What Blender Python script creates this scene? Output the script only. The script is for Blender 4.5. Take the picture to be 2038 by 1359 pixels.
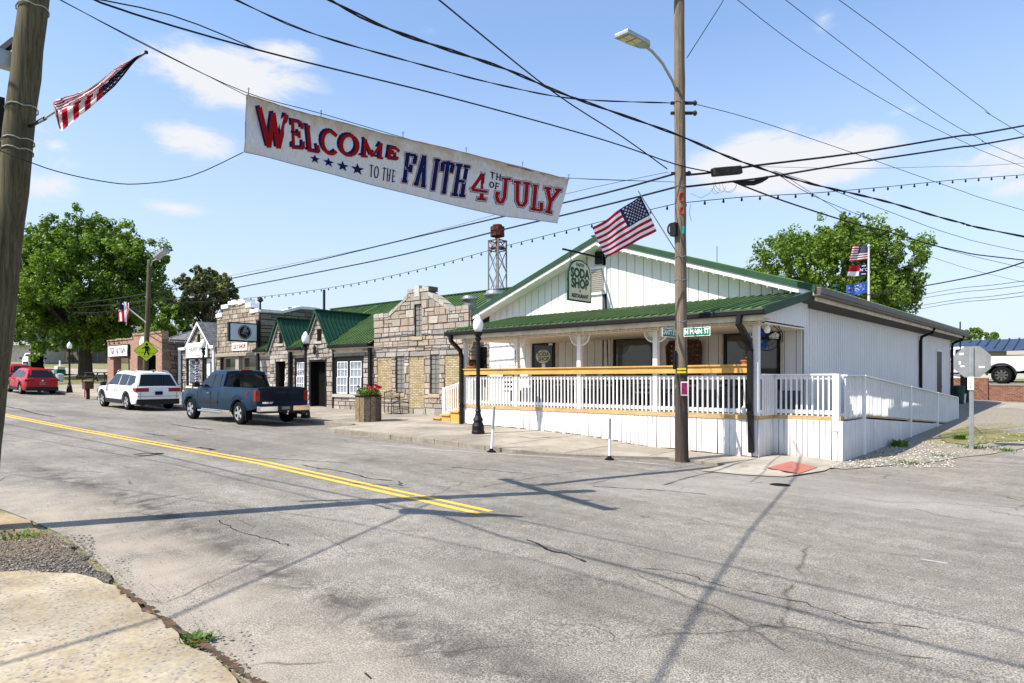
import bpy, math, random
from mathutils import Matrix, Vector, noise as mnoise
R=math.radians
rnd=random.Random(7)
for o in list(bpy.data.objects): bpy.data.objects.remove(o)
scn=bpy.context.scene; C=scn.collection
# ------------------------------------------------------------------ camera, sky, sun, exposure
F=1300.;CX=1019.;HY=755.;CZ=1.75
AH=math.atan2(1218,1300)
fw=(-math.sin(AH),math.cos(AH)); rt=(math.cos(AH),math.sin(AH))
cam=bpy.data.cameras.new('camera'); cam.lens=F/2038*36; cam.sensor_width=36; cam.shift_y=75.5/2038; cam.clip_end=3000; cam.clip_start=.05
co=bpy.data.objects.new('camera',cam); C.objects.link(co); co.location=(0,0,CZ); co.rotation_euler=(R(90),0,AH); scn.camera=co
SUN_PHI=R(20.8); SUN_EL=R(50)          # light travels towards (sin phi, cos phi)
sl=bpy.data.lights.new('sun','SUN'); sl.energy=4.5; sl.angle=R(.35); sl.color=(1,.93,.82)
so=bpy.data.objects.new('sun',sl); C.objects.link(so)
sdir=Vector((math.sin(SUN_PHI)*math.cos(SUN_EL),math.cos(SUN_PHI)*math.cos(SUN_EL),-math.sin(SUN_EL)))
so.rotation_euler=sdir.to_track_quat('-Z','Y').to_euler(); so.location=(-5,-20,30)
w=bpy.data.worlds.new('World'); scn.world=w; w.use_nodes=True
nt=w.node_tree; bg=nt.nodes['Background']
sky=nt.nodes.new('ShaderNodeTexSky'); sky.sky_type='NISHITA'; sky.sun_disc=False; sky.sun_elevation=SUN_EL; sky.sun_rotation=R(180)+SUN_PHI
sky.air_density=1.1; sky.dust_density=1.0; sky.ozone_density=2.6; sky.altitude=100
tc=nt.nodes.new('ShaderNodeTexCoord')
def wn(t,**k):
    n=nt.nodes.new(t)
    for a,b in k.items(): setattr(n,a,b)
    return n
sep=wn('ShaderNodeSeparateXYZ'); nt.links.new(tc.outputs['Generated'],sep.inputs[0])
def wm(op,a,b=0,c=None):
    n=wn('ShaderNodeMath',operation=op)
    for i,x in enumerate((a,b)+(() if c is None else (c,))):
        if isinstance(x,bpy.types.NodeSocket): nt.links.new(x,n.inputs[i])
        else: n.inputs[i].default_value=x
    return n.outputs[0]
X_,Y_,Z_=sep.outputs
tint=wn('ShaderNodeMixRGB',blend_type='MULTIPLY'); tint.inputs[0].default_value=1; nt.links.new(sky.outputs[0],tint.inputs[1]); tint.inputs[2].default_value=(.97,1.16,1.31,1)
# pale haze towards the horizon
hz=wn('ShaderNodeMapRange'); hz.inputs['From Min'].default_value=-.02; hz.inputs['From Max'].default_value=.46; hz.inputs['To Min'].default_value=.95; hz.inputs['To Max'].default_value=.14
nt.links.new(Z_,hz.inputs['Value'])
mxh=wn('ShaderNodeMixRGB'); nt.links.new(hz.outputs[0],mxh.inputs[0]); nt.links.new(tint.outputs[0],mxh.inputs[1]); mxh.inputs[2].default_value=(3.75,4.1,4.72,1)
# soft clouds at their own azimuth and elevation, edges broken by noise over the sky direction
az=wm('ARCTAN2',X_,Y_); el=wm('ARCSINE',Z_)
vs_=wn('ShaderNodeVectorMath',operation='MULTIPLY'); nt.links.new(tc.outputs['Generated'],vs_.inputs[0]); vs_.inputs[1].default_value=(1,1,2.2)
def wnoise(sc,det,ro,di):
    n=wn('ShaderNodeTexNoise'); n.inputs['Scale'].default_value=sc; n.inputs['Detail'].default_value=det; n.inputs['Roughness'].default_value=ro; n.inputs['Distortion'].default_value=di; nt.links.new(vs_.outputs[0],n.inputs['Vector']); return n.outputs['Fac']
nz=wm('ADD',wm('MULTIPLY',wnoise(9,10,.66,.5),2.4),-.18)
def azel(px,py):
    t=(px-CX)/F; x=fw[0]+rt[0]*t; y=fw[1]+rt[1]*t; z=(HY-py)/F; return math.atan2(x,y),math.asin(z/math.sqrt(x*x+y*y+z*z))
dens=None
for px,py,sx_,sy_,k in ((460,150,.16,.055,1.),(560,110,.08,.03,.8),(385,280,.085,.035,.8),(90,370,.06,.035,.7),(110,290,.035,.02,.6),(345,415,.08,.02,.6),(1560,320,.17,.055,1.15),(1450,330,.07,.03,.9),(1700,290,.08,.04,.8),(1640,40,.04,.04,.45),(1810,220,.05,.02,.55),(700,395,.06,.02,.4),(1750,385,.05,.018,.6),(440,545,.08,.02,.5),(940,300,.06,.03,.35),(1240,470,.05,.015,.4),(860,60,.05,.02,.4),(2200,300,.2,.06,.9),(-200,250,.2,.07,.9)):
    a0,e0=azel(px,py); da=wm('DIVIDE',wm('SUBTRACT',az,a0),sx_); de=wm('DIVIDE',wm('SUBTRACT',el,e0),sy_)
    d=wm('SQRT',wm('ADD',wm('MULTIPLY',da,da),wm('MULTIPLY',de,de))); m_=wm('MULTIPLY',wm('MAXIMUM',wm('SUBTRACT',1.25,d),0.),k)
    dens=m_ if dens is None else wm('MAXIMUM',dens,m_)
cl=wm('MULTIPLY',dens,nz)
cf=wn('ShaderNodeMapRange',interpolation_type='SMOOTHSTEP'); nt.links.new(cl,cf.inputs['Value']); cf.inputs['From Min'].default_value=.38; cf.inputs['From Max'].default_value=.86; cf.inputs['To Max'].default_value=.95
mx=wn('ShaderNodeMixRGB'); nt.links.new(cf.outputs[0],mx.inputs[0]); nt.links.new(mxh.outputs[0],mx.inputs[1]); mx.inputs[2].default_value=(4.5,4.55,4.7,1)
nt.links.new(mx.outputs[0],bg.inputs[0]); bg.inputs[1].default_value=.112
vs=scn.view_settings; vs.view_transform='Standard'; vs.look='None'; vs.exposure=.85; vs.gamma=1
# ------------------------------------------------------------------ pixel helpers (photo pixels, 2038 wide) used to survey positions
def ray(px,py):
    t=(px-CX)/F; return Vector((fw[0]+rt[0]*t, fw[1]+rt[1]*t,(HY-py)/F))
O3=Vector((0,0,CZ))
def atD(px,py,d): return O3+ray(px,py)*d
def atY(px,py,Y): r=ray(px,py); return O3+r*(Y/r.y)
def atX(px,py,X): r=ray(px,py); return O3+r*(X/r.x)
def atZ(px,py,Z): r=ray(px,py); return O3+r*((Z-CZ)/r.z)
# ------------------------------------------------------------------ ground model
def interp(k,x):
    if x<=k[0][0]: return k[0][1]
    for (a,b),(c,d) in zip(k,k[1:]):
        if x<=c: return b+(d-b)*(x-a)/(c-a)
    return k[-1][1]
CK=[(-400,9),(-160,6.2),(-120,4.3),(-96,2.95),(-80,2.2),(-52,.95),(-33,.46),(-26,.33),(-22,.27),(-12.5,.165),(-5.85,.05),(0,0),(10,-.08),(200,-.5)]
def yc(X): return 5.85 if X>-12 else 5.85+.052*(X+12)
KP=[(-18.9,None),(-18.2,10.85),(-10.6,11.15),(-8.9,12.3),(-7.6,13.35),(-4.9,13.05),(-4.1,14.2)]
def yk(X):
    if X<-18.9: return yc(X)+7.2
    if X<-18.2: 
        a=yc(-18.9)+7.2; return a+(10.85-a)*(X+18.9)/.7
    return interp([(-18.2,10.85),(-10.6,11.15),(-8.9,12.3),(-7.6,13.35),(-4.9,13.05),(20,13.05)],X)
def road(X,Y):
    c=interp(CK,X); y0=yc(X)
    return c-.022*min(max(Y-y0,0),7.4)-.008*min(max(y0-Y,0),8)
def kh(X): return interp([(-13,.13),(-10.8,.1),(-9.2,.02),(-8,.05),(-5.6,.06),(-4.6,.02)],X)
def land(X,Y):
    k=yk(X)
    if Y<=k: return road(X,Y)
    z=road(X,k)+kh(X)+.02*(min(Y,17)-k)
    if X>-5.0: z=road(X,k)+.02+.01*(min(Y,17)-k)
    if Y>16.5:
        s=.026*(Y-16.5)
        z+=min(s,1.6)*(1 if X>-12 else (.35 if X>-40 else .5))
    return z
def G(px,py,off=0):
    d=1.5; r_=ray(px,py); prev=d
    while d<140:
        p=O3+r_*d
        if p.z<=land(p.x,p.y)+off: break
        prev=d; d+=.25
    lo,hi=prev,d
    for i in range(18):
        m_=(lo+hi)/2; p=O3+r_*m_
        if p.z<=land(p.x,p.y)+off: hi=m_
        else: lo=m_
    return O3+r_*hi
# ------------------------------------------------------------------ materials
def M(name,col,rough=.7,metal=0,col2=None,scale=8,bump=0,bscale=40,spec=.25,emit=None,coat=0,detail=4,stretch=None,trans=0,alpha=1):
    if not emit:
        kk=lambda c:tuple(v*.76 for v in c) if max(c)<.62 else c
        col=kk(col); col2=kk(col2) if col2 else None
    m=bpy.data.materials.new(name); m.use_nodes=True; t=m.node_tree; b=t.nodes['Principled BSDF']
    b.inputs['Base Color'].default_value=(*col,1); b.inputs['Roughness'].default_value=rough; b.inputs['Metallic'].default_value=metal
    b.inputs['Specular IOR Level'].default_value=spec
    if coat: b.inputs['Coat Weight'].default_value=coat; b.inputs['Coat Roughness'].default_value=.05
    if emit: b.inputs['Emission Color'].default_value=(*col,1); b.inputs['Emission Strength'].default_value=emit
    if trans: b.inputs['Transmission Weight'].default_value=trans
    vec=None
    if col2 or bump:
        tcn=t.nodes.new('ShaderNodeTexCoord'); vec=tcn.outputs['Object']
        if stretch:
            mp=t.nodes.new('ShaderNodeMapping'); mp.inputs['Scale'].default_value=stretch; t.links.new(vec,mp.inputs[0]); vec=mp.outputs[0]
    if col2:
        n=t.nodes.new('ShaderNodeTexNoise'); n.inputs['Scale'].default_value=scale; n.inputs['Detail'].default_value=detail; n.inputs['Roughness'].default_value=.6
        t.links.new(vec,n.inputs['Vector'])
        r=t.nodes.new('ShaderNodeValToRGB'); r.color_ramp.elements[0].position=.35; r.color_ramp.elements[1].position=.65
        r.color_ramp.elements[0].color=(*col,1); r.color_ramp.elements[1].color=(*col2,1)
        t.links.new(n.outputs['Fac'],r.inputs[0]); t.links.new(r.outputs[0],b.inputs['Base Color'])
    if bump:
        n=t.nodes.new('ShaderNodeTexNoise'); n.inputs['Scale'].default_value=bscale; n.inputs['Detail'].default_value=5
        t.links.new(vec,n.inputs['Vector'])
        bp=t.nodes.new('ShaderNodeBump'); bp.inputs['Strength'].default_value=bump; bp.inputs['Distance'].default_value=.02
        t.links.new(n.outputs['Fac'],bp.inputs['Height']); t.links.new(bp.outputs[0],b.inputs['Normal'])
    return m
ALB=.76
class NT:
    def __init__(s,name):
        s.m=bpy.data.materials.new(name); s.m.use_nodes=True; s.t=s.m.node_tree; s.b=s.t.nodes['Principled BSDF']; s.b.inputs['Specular IOR Level'].default_value=.2
    def n(s,t,ins=None,**k):
        n=s.t.nodes.new(t)
        for a,b in k.items(): setattr(n,a,b)
        for a,b in (ins or {}).items():
            if isinstance(b,bpy.types.NodeSocket): s.t.links.new(b,n.inputs[a])
            else: n.inputs[a].default_value=b
        return n
    def pos(s): return s.n('ShaderNodeNewGeometry').outputs['Position']
    def noise(s,v,sc,det=4,ro=.6,dist=0): return s.n('ShaderNodeTexNoise',{'Vector':v,'Scale':sc,'Detail':det,'Roughness':ro,'Distortion':dist}).outputs['Fac']
    def ramp(s,f,stops):
        r=s.n('ShaderNodeValToRGB',{0:f}); e=r.color_ramp.elements
        while len(e)<len(stops): e.new(.5)
        for i,(p,c) in enumerate(stops): e[i].position=p; e[i].color=(c,c,c,1) if not isinstance(c,tuple) else (*c,1)
        return r.outputs[0]
    def mix(s,f,a,b,mode='MIX'): 
        n=s.n('ShaderNodeMixRGB',blend_type=mode)
        for i,x in ((0,f),(1,a),(2,b)):
            if isinstance(x,bpy.types.NodeSocket): s.t.links.new(x,n.inputs[i])
            else: n.inputs[i].default_value=(*x,1) if isinstance(x,tuple) else (x if i==0 else (x,x,x,1))
        return n.outputs[0]
    def math(s,op,a,b=0):
        n=s.n('ShaderNodeMath',operation=op)
        for i,x in ((0,a),(1,b)):
            if isinstance(x,bpy.types.NodeSocket): s.t.links.new(x,n.inputs[i])
            else: n.inputs[i].default_value=x
        return n.outputs[0]
    def fin(s,col=None,rough=None,h=None,hs=.3,hd=.01,keep=None):
        if col is not None: s.t.links.new(s.mix(1,col,(ALB,ALB,ALB),'MULTIPLY') if keep is None else col,s.b.inputs['Base Color'])
        if rough is not None:
            if isinstance(rough,bpy.types.NodeSocket): s.t.links.new(rough,s.b.inputs['Roughness'])
            else: s.b.inputs['Roughness'].default_value=rough
        if h is not None:
            b=s.n('ShaderNodeBump',{'Height':h,'Strength':hs,'Distance':hd}); s.t.links.new(b.outputs[0],s.b.inputs['Normal'])
        return s.m
def line_mask(q,v,pts,width,soft):
    """soft mask round a polyline lying on the ground (worn tracks, oil, dust)"""
    best=None
    sp=q.n('ShaderNodeSeparateXYZ',{0:v}); x=sp.outputs[0]; y=sp.outputs[1]
    for (ax,ay),(bx,by) in zip(pts,pts[1:]):
        dx,dy=bx-ax,by-ay; L2=dx*dx+dy*dy
        rx=q.math('SUBTRACT',x,ax); ry=q.math('SUBTRACT',y,ay)
        t=q.math('DIVIDE',q.math('ADD',q.math('MULTIPLY',rx,dx),q.math('MULTIPLY',ry,dy)),L2)
        t=q.n('ShaderNodeClamp',{0:t}).outputs[0]
        ex=q.math('SUBTRACT',rx,q.math('MULTIPLY',t,dx)); ey=q.math('SUBTRACT',ry,q.math('MULTIPLY',t,dy))
        d=q.math('SQRT',q.math('ADD',q.math('MULTIPLY',ex,ex),q.math('MULTIPLY',ey,ey)))
        best=d if best is None else q.math('MINIMUM',best,d)
    return q.n('ShaderNodeMapRange',{'Value':best,'From Min':width,'From Max':width+soft,'To Min':1.,'To Max':0.}).outputs[0]
def asphalt():
    q=NT('asphalt'); p=q.pos()
    fine=q.noise(p,85,3,.75); fine2=q.noise(p,38,3,.6); mid=q.noise(p,5,4,.6); big=q.noise(p,.35,5,.6,.4)
    c=q.ramp(fine,[(.40,(.085,.075,.062)),(.5,(.25,.226,.192)),(.60,(.56,.51,.435))])
    c=q.mix(.3,c,q.ramp(fine2,[(.35,(.165,.149,.126)),(.65,(.36,.332,.288))]))
    c=q.mix(1,c,q.ramp(mid,[(.3,.82),(.7,1.14)]),'MULTIPLY')
    c=q.mix(1,c,q.ramp(big,[(.35,.78),(.62,1.14)]),'MULTIPLY')
    blot=q.math('MULTIPLY',q.ramp(q.noise(p,3.1,5,.7,.8),[(.62,0.),(.70,1.)]),q.ramp(q.noise(p,.6,3),[(.45,0.),(.6,1.)]))
    c=q.mix(q.math('MULTIPLY',blot,.28),c,(.075,.068,.058))
    # streaks along the driving direction
    mp=q.n('ShaderNodeMapping',{'Vector':p,'Scale':(.12,1.6,1)}); st=q.noise(mp.outputs[0],1.2,5,.6)
    c=q.mix(1,c,q.ramp(st,[(.35,.86),(.6,1.08)]),'MULTIPLY')
    # oil / tar band in the near lane, dusty light zones
    oil=[G(60,930),G(250,985),G(420,1075),G(560,1150),G(760,1240),G(1000,1345),G(1150,1420)]
    om=line_mask(q,p,[(a.x,a.y) for a in oil],.02,.42)
    br=q.ramp(q.noise(p,2.6,6,.68,.6),[(.42,0.),(.58,1.)])
    c=q.mix(q.math('MULTIPLY',q.math('MULTIPLY',om,br),.72),c,(.045,.04,.036))
    dust=[G(-200,985),G(60,990),G(200,1060),G(300,1120),G(420,1230),G(560,1345),G(640,1420)]
    dm=line_mask(q,p,[(a.x,a.y) for a in dust],.12,.75)
    dn=q.ramp(q.noise(p,1.7,5,.6,.3),[(.35,.25),(.65,1.)])
    c=q.mix(q.math('MULTIPLY',q.math('MULTIPLY',dm,dn),.75),c,(.47,.40,.31))
    d2=line_mask(q,p,[(a.x,a.y) for a in (G(1300,965),G(1600,960),G(1850,1010),G(2300,1060))],.3,1.6)
    c=q.mix(q.math('MULTIPLY',d2,.36),c,(.42,.395,.36))
    # cracks
    vv=q.n('ShaderNodeTexVoronoi',{'Vector':q.mix(.22,p,q.n('ShaderNodeTexNoise',{'Vector':p,'Scale':1.6,'Detail':5}).outputs['Color']),'Scale':.42},feature='DISTANCE_TO_EDGE').outputs[0]
    ck=q.math('MULTIPLY',q.ramp(vv,[(.0,1.),(.006,0.)]),q.ramp(q.noise(p,.55,3),[(.47,0.),(.56,1.)]))
    c=q.mix(q.math('MULTIPLY',ck,.75),c,(.05,.046,.042))
    return q.fin(c,.92,fine,.5,.006)
def concrete(name,a,b,stain=.5,agg=0,sc=60):
    q=NT(name); p=q.pos()
    c=q.mix(q.ramp(q.noise(p,1.3,6,.65),[(.35,0.),(.65,1.)]),a,b)
    fine=q.noise(p,sc,3,.6)
    c=q.mix(1,c,q.ramp(fine,[(.3,.8),(.7,1.12)]),'MULTIPLY')
    c=q.mix(1,c,q.ramp(q.noise(p,.5,5,.7),[(.4,1-stain*.45),(.6,1.05)]),'MULTIPLY')
    if agg:
        vz=q.n('ShaderNodeTexVoronoi',{'Vector':p,'Scale':36.}); g=q.math('MULTIPLY',q.ramp(vz.outputs['Distance'],[(.34,1.),(.46,0.)]),q.ramp(q.noise(p,5,5,.7),[(.42,0.),(.55,1.)]))
        c=q.mix(q.math('MULTIPLY',g,agg),c,q.mix(q.n('ShaderNodeSeparateColor',{0:vz.outputs['Color']}).outputs[0],(.13,.12,.12),(.42,.4,.39)))
    return q.fin(c,.9,fine,.4,.006)
def groundmat():
    q=NT('dry_grass_earth'); p=q.pos()
    c=q.mix(q.ramp(q.noise(p,1.2,6,.7),[(.4,0.),(.6,1.)]),(.16,.19,.05),(.30,.27,.11))
    c=q.mix(q.ramp(q.noise(p,.25,5,.7),[(.45,0.),(.62,1.)]),c,(.33,.28,.17))
    f=q.noise(p,35,4,.7); c=q.mix(1,c,q.ramp(f,[(.3,.6),(.7,1.25)]),'MULTIPLY')
    return q.fin(c,.95,f,.7,.03)
def gravelmat(name,a,b,sc,dirt=(.33,.27,.2),amt=.5):
    q=NT(name); p=q.pos()
    v=q.n('ShaderNodeTexVoronoi',{'Vector':p,'Scale':sc}); 
    c=q.mix(q.n('ShaderNodeSeparateColor',{0:v.outputs['Color']}).outputs[0],a,b)
    c=q.mix(1,c,q.ramp(v.outputs['Distance'],[(.2,1.1),(.62,.45)]),'MULTIPLY')
    c=q.mix(q.math('MULTIPLY',q.ramp(q.noise(p,.8,5,.65),[(.42,0.),(.6,1.)]),amt),c,dirt)
    h=q.ramp(v.outputs['Distance'],[(.1,1.),(.6,0.)])
    return q.fin(c,.9,h,.8,.02)
def attrmat(name,rough=.85,bump=.5,bs=30,sc=14,var=.25):
    q=NT(name); p=q.pos()
    a=q.n('ShaderNodeVertexColor',layer_name='Col').outputs[0]
    n=q.noise(p,sc,5,.7)
    c=q.mix(1,a,q.ramp(n,[(.3,1-var),(.7,1+var*.8)]),'MULTIPLY')
    return q.fin(c,rough,q.noise(p,bs,5,.65),bump,.02)
def brickmat(name,c1,c2,mo,bw=.2,bh=.065,off=.5):
    q=NT(name); o=q.n('ShaderNodeTexCoord').outputs['Object']; s=q.n('ShaderNodeSeparateXYZ',{0:o})
    v=q.n('ShaderNodeCombineXYZ',{0:q.math('ADD',s.outputs[0],s.outputs[1]),1:s.outputs[2]}).outputs[0]
    b=q.n('ShaderNodeTexBrick',{'Vector':v,'Color1':(*c1,1),'Color2':(*c2,1),'Mortar':(*mo,1),'Scale':1.,'Mortar Size':.008,'Brick Width':bw,'Row Height':bh,'Bias':0.})
    c=q.mix(1,b.outputs[0],q.ramp(q.noise(o,9,4,.7),[(.3,.7),(.7,1.2)]),'MULTIPLY')
    return q.fin(c,.88,q.math('SUBTRACT',1.,b.outputs[1]),.6,.012)
def woodmat(name,a,b,sc=(1,1,1),ns=6,rough=.75,bump=.3):
    q=NT(name); o=q.n('ShaderNodeTexCoord').outputs['Object']; mp=q.n('ShaderNodeMapping',{'Vector':o,'Scale':sc}).outputs[0]
    n=q.noise(mp,ns,6,.65,.6); c=q.ramp(n,[(.3,a),(.7,b)])
    c=q.mix(1,c,q.ramp(q.noise(o,1.5,4,.6),[(.3,.8),(.7,1.12)]),'MULTIPLY')
    return q.fin(c,rough,n,bump,.012)
def leafmat(name,a,b,tr=.35):
    q=NT(name); col=q.n('ShaderNodeVertexColor',layer_name='Col').outputs[0]
    sp=q.n('ShaderNodeSeparateColor',{0:col}).outputs[0]; c=q.mix(sp,tuple(v*.85 for v in a),tuple(v*.85 for v in b))
    q.t.links.new(c,q.b.inputs['Base Color']); q.b.inputs['Roughness'].default_value=.55; q.b.inputs['Specular IOR Level'].default_value=.35
    tl=q.n('ShaderNodeBsdfTranslucent',{0:q.mix(1,c,(1.25,1.35,.6),'MULTIPLY')}); ms=q.n('ShaderNodeMixShader',{0:tr,1:q.b.outputs[0],2:tl.outputs[0]})
    q.t.links.new(ms.outputs[0],q.t.nodes['Material Output'].inputs[0]); return q.m
def glassmat(name,tint,rough=.03,spec=.5):
    return M(name,tint,rough,0,spec=spec)
A={}
A['asphalt']=asphalt()
A['dirt']=concrete('sandy_dirt',(.36,.24,.12),(.52,.40,.25),.6,.4,30)
A['walk']=concrete('sidewalk_concrete',(.40,.35,.28),(.50,.445,.365),.7)
A['apron']=concrete('exposed_aggregate_concrete',(.40,.31,.19),(.60,.51,.37),.5,.95,26)
A['slab']=concrete('pale_slab',(.43,.385,.32),(.52,.47,.395),.5)
A['ground']=groundmat()
A['gravel']=gravelmat('pale_gravel',(.36,.335,.29),(.68,.64,.56),30,(.40,.33,.23),.7)
A['gravel2']=gravelmat('dark_gravel',(.09,.08,.065),(.36,.33,.29),48,(.27,.19,.10),.8)
A['stone']=attrmat('rough_stone',.9,.7,34,16,.3)
A['mortar']=M('mortar',(.045,.036,.028),.95,col2=(.10,.08,.062),scale=12,spec=.1)
A['ybrick']=brickmat('buff_brick',(.46,.35,.19),(.62,.51,.33),(.17,.13,.09),.26,.07)
A['rbrick']=brickmat('red_brick',(.22,.075,.045),(.36,.15,.09),(.30,.25,.2),.2,.075)
A['pbrick']=brickmat('pink_brick',(.40,.21,.14),(.52,.31,.21),(.36,.3,.25),.21,.09)
A['white']=M('white_paint',(.78,.78,.77),.6,col2=(.70,.71,.71),scale=2.5,bump=.15,bscale=60)
def skirtmat():
    q=NT('weathered_white_boards'); p=q.pos()
    mp=q.n('ShaderNodeMapping',{'Vector':p,'Scale':(9,9,.7)}).outputs[0]
    c=q.mix(q.ramp(q.noise(mp,1.5,6,.7),[(.5,0.),(.72,1.)]),(.68,.68,.68),(.48,.48,.47))
    c=q.mix(1,c,q.ramp(q.noise(p,1.1,4),[(.3,.9),(.7,1.04)]),'MULTIPLY')
    z=q.n('ShaderNodeSeparateXYZ',{0:p}).outputs[2]
    wob=q.math('ADD',z,q.math('MULTIPLY',q.noise(p,2.3,5),-.5))
    g=q.n('ShaderNodeMapRange',{'Value':wob,'From Min':-.3,'From Max':.16,'To Min':.5,'To Max':0.}).outputs[0]
    c=q.mix(g,c,(.44,.38,.30))
    return q.fin(c,.7,q.noise(mp,3,4),.25,.01,keep=1)
A['skirt']=skirtmat()
A['siding']=M('white_siding',(.73,.72,.71),.6,col2=(.67,.665,.655),scale=.9,bump=.12,bscale=25)
A['groove']=M('groove_shadow',(.15,.148,.145),.9,spec=.1); A['groove2']=M('skirt_gap_shadow',(.06,.055,.05),.9,spec=.1)
A['tan']=M('cream_trim',(.66,.58,.46),.6,col2=(.60,.52,.40),scale=3)
A['soffit']=M('soffit',(.78,.72,.62),.7)
def roofmat(name,a,b):
    q=NT(name); p=q.pos()
    c=q.mix(q.ramp(q.noise(p,1.1,6,.7),[(.35,0.),(.65,1.)]),a,b)
    c=q.mix(1,c,q.ramp(q.noise(q.n('ShaderNodeMapping',{'Vector':p,'Scale':(6,.5,.5)}).outputs[0],1.5,5),[(.3,.82),(.7,1.12)]),'MULTIPLY')
    q.b.inputs['Metallic'].default_value=.0; q.b.inputs['Specular IOR Level'].default_value=.3
    return q.fin(c,.5)
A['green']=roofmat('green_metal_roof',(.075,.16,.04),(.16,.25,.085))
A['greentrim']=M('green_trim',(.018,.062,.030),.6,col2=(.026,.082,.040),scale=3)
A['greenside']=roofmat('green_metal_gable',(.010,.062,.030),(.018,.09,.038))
A['bluemet']=roofmat('blue_metal_roof',(.035,.06,.11),(.05,.08,.14))
A['shingle']=brickmat('grey_shingles',(.13,.135,.14),(.22,.22,.225),(.07,.07,.07),.3,.14)
A['shingle2']=M('dark_shingle',(.10,.10,.10),.9,col2=(.2,.19,.18),scale=7)
A['black']=M('black_metal',(.006,.006,.007),.5,col2=(.010,.010,.011),scale=5,spec=.25)
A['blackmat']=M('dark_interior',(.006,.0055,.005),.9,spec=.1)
A['brownmet']=M('brown_gutter',(.10,.08,.07),.5,col2=(.14,.115,.1),scale=3)
A['pine']=woodmat('fresh_pine',(.62,.33,.07),(.80,.50,.16),(1.2,10,10),3,.6,.15)
A['decky']=woodmat('deck_edge_wood',(.50,.32,.14),(.72,.52,.27),(2,12,12),2,.8,.3)
A['oldwood']=attrmat('reclaimed_wood',.85,.5,60,18,.7)
A['pole']=woodmat('utility_pole_wood',(.045,.040,.022),(.19,.165,.10),(14,14,.35),2.4,.9,.6)
A['pole2']=woodmat('weathered_pole_wood',(.07,.052,.036),(.37,.30,.22),(18,18,.4),2.6,.9,1.)
A['pole2low']=woodmat('creosote_pole_wood',(.04,.03,.022),(.13,.10,.08),(16,16,.45),2.2,.9,.8)
A['bark']=M('bark',(.05,.04,.03),.95,col2=(.12,.095,.07),scale=9,bump=.8,bscale=14)
A['leaf1']=leafmat('maple_leaves',(.035,.085,.008),(.23,.36,.035))
A['leaf2']=leafmat('oak_leaves',(.045,.065,.02),(.25,.28,.09))
A['leaf3']=leafmat('spring_leaves',(.045,.10,.01),(.24,.36,.04))
A['weed']=leafmat('weed_leaves',(.05,.12,.02),(.16,.28,.05))
A['cable']=M('cable_black',(.012,.012,.013),.6)
A['steel']=M('galvanised_steel',(.42,.44,.45),.4,.75,col2=(.55,.56,.57),scale=7)
A['signback']=M('aluminium_sign_back',(.24,.25,.255),.55,.1,col2=(.31,.32,.325),scale=4)
A['chrome']=M('chrome',(.75,.75,.76),.12,1)
A['rim']=M('alloy_rim',(.46,.47,.49),.3,.2,spec=.5); A['rimdark']=M('dark_machined_rim',(.16,.16,.165),.3,.4,spec=.5)
A['rubber']=M('tyre_rubber',(.010,.010,.010),.9,bump=.2,bscale=60,spec=.1)
A['plastic']=M('black_plastic',(.02,.02,.021),.6)
A['carglass']=glassmat('tinted_car_glass',(.004,.005,.007),.04,.45)
A['shopglass']=glassmat('shop_glass',(.085,.082,.068),.05,.6)
A['cottglass']=glassmat('curtained_glass',(.30,.34,.40),.08,.6)
A['skyglass']=glassmat('pale_glass',(.16,.22,.26),.05,.9)
A['blockglass']=M('glass_block',(.16,.155,.14),.25,col2=(.30,.29,.26),scale=22,spec=.7)
A['red']=M('red_lens',(.30,.006,.006),.25,coat=.3)
A['redpaint']=M('red_sign_paint',(.40,.008,.010),.8,col2=(.32,.01,.012),scale=9,spec=.08)
A['navy']=M('navy_sign_paint',(.006,.014,.10),.8,col2=(.009,.015,.075),scale=9,spec=.08)
def cloth(name,c,tr=.45):
    q=NT(name); q.b.inputs['Base Color'].default_value=(*c,1); q.b.inputs['Roughness'].default_value=.85; q.b.inputs['Specular IOR Level'].default_value=.1
    tl=q.n('ShaderNodeBsdfTranslucent',{0:(*c,1)}); ms=q.n('ShaderNodeMixShader',{0:tr,1:q.b.outputs[0],2:tl.outputs[0]}); q.t.links.new(ms.outputs[0],q.t.nodes['Material Output'].inputs[0]); return q.m
A['flagred']=cloth('flag_red',(.42,.012,.03)); A['flagwhite']=cloth('flag_white',(.82,.82,.84)); A['flagblue']=cloth('flag_navy',(.012,.022,.075),.25)
A['flagroyal']=M('flag_royal',(.03,.12,.48),.8)
def bannermat():
    q=NT('weathered_banner_vinyl'); p=q.n('ShaderNodeTexCoord').outputs['UV']
    sp=q.n('ShaderNodeSeparateXYZ',{0:p})
    c=q.mix(q.ramp(q.noise(p,7,6,.7,.4),[(.38,0.),(.62,1.)]),(.60,.61,.63),(.66,.61,.54))
    t=q.n('ShaderNodeMapRange',{'Value':q.math('ADD',sp.outputs[1],q.math('MULTIPLY',q.noise(p,5,5),.8)),'From Min':1.05,'From Max':1.4,'To Min':0.,'To Max':.85}).outputs[0]
    c=q.mix(t,c,(.47,.34,.21))
    c=q.mix(1,c,q.ramp(q.noise(q.n('ShaderNodeMapping',{'Vector':p,'Scale':(30,5,1)}).outputs[0],1.5,5,.7),[(.35,.84),(.6,1.05)]),'MULTIPLY')
    return q.fin(c,.7,keep=1)
A['banner']=bannermat()
A['cream']=M('cream_sign',(.68,.66,.52),.6,col2=(.62,.60,.47),scale=4)
A['dgreen']=M('dark_green_paint',(.02,.085,.055),.6)
A['stgreen']=M('street_sign_green',(.0,.20,.10),.5); A['signwhite']=M('sign_white',(.85,.85,.85),.6)
A['lime']=M('fluorescent_yellow_green',(.52,.66,.01),.5)
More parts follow.
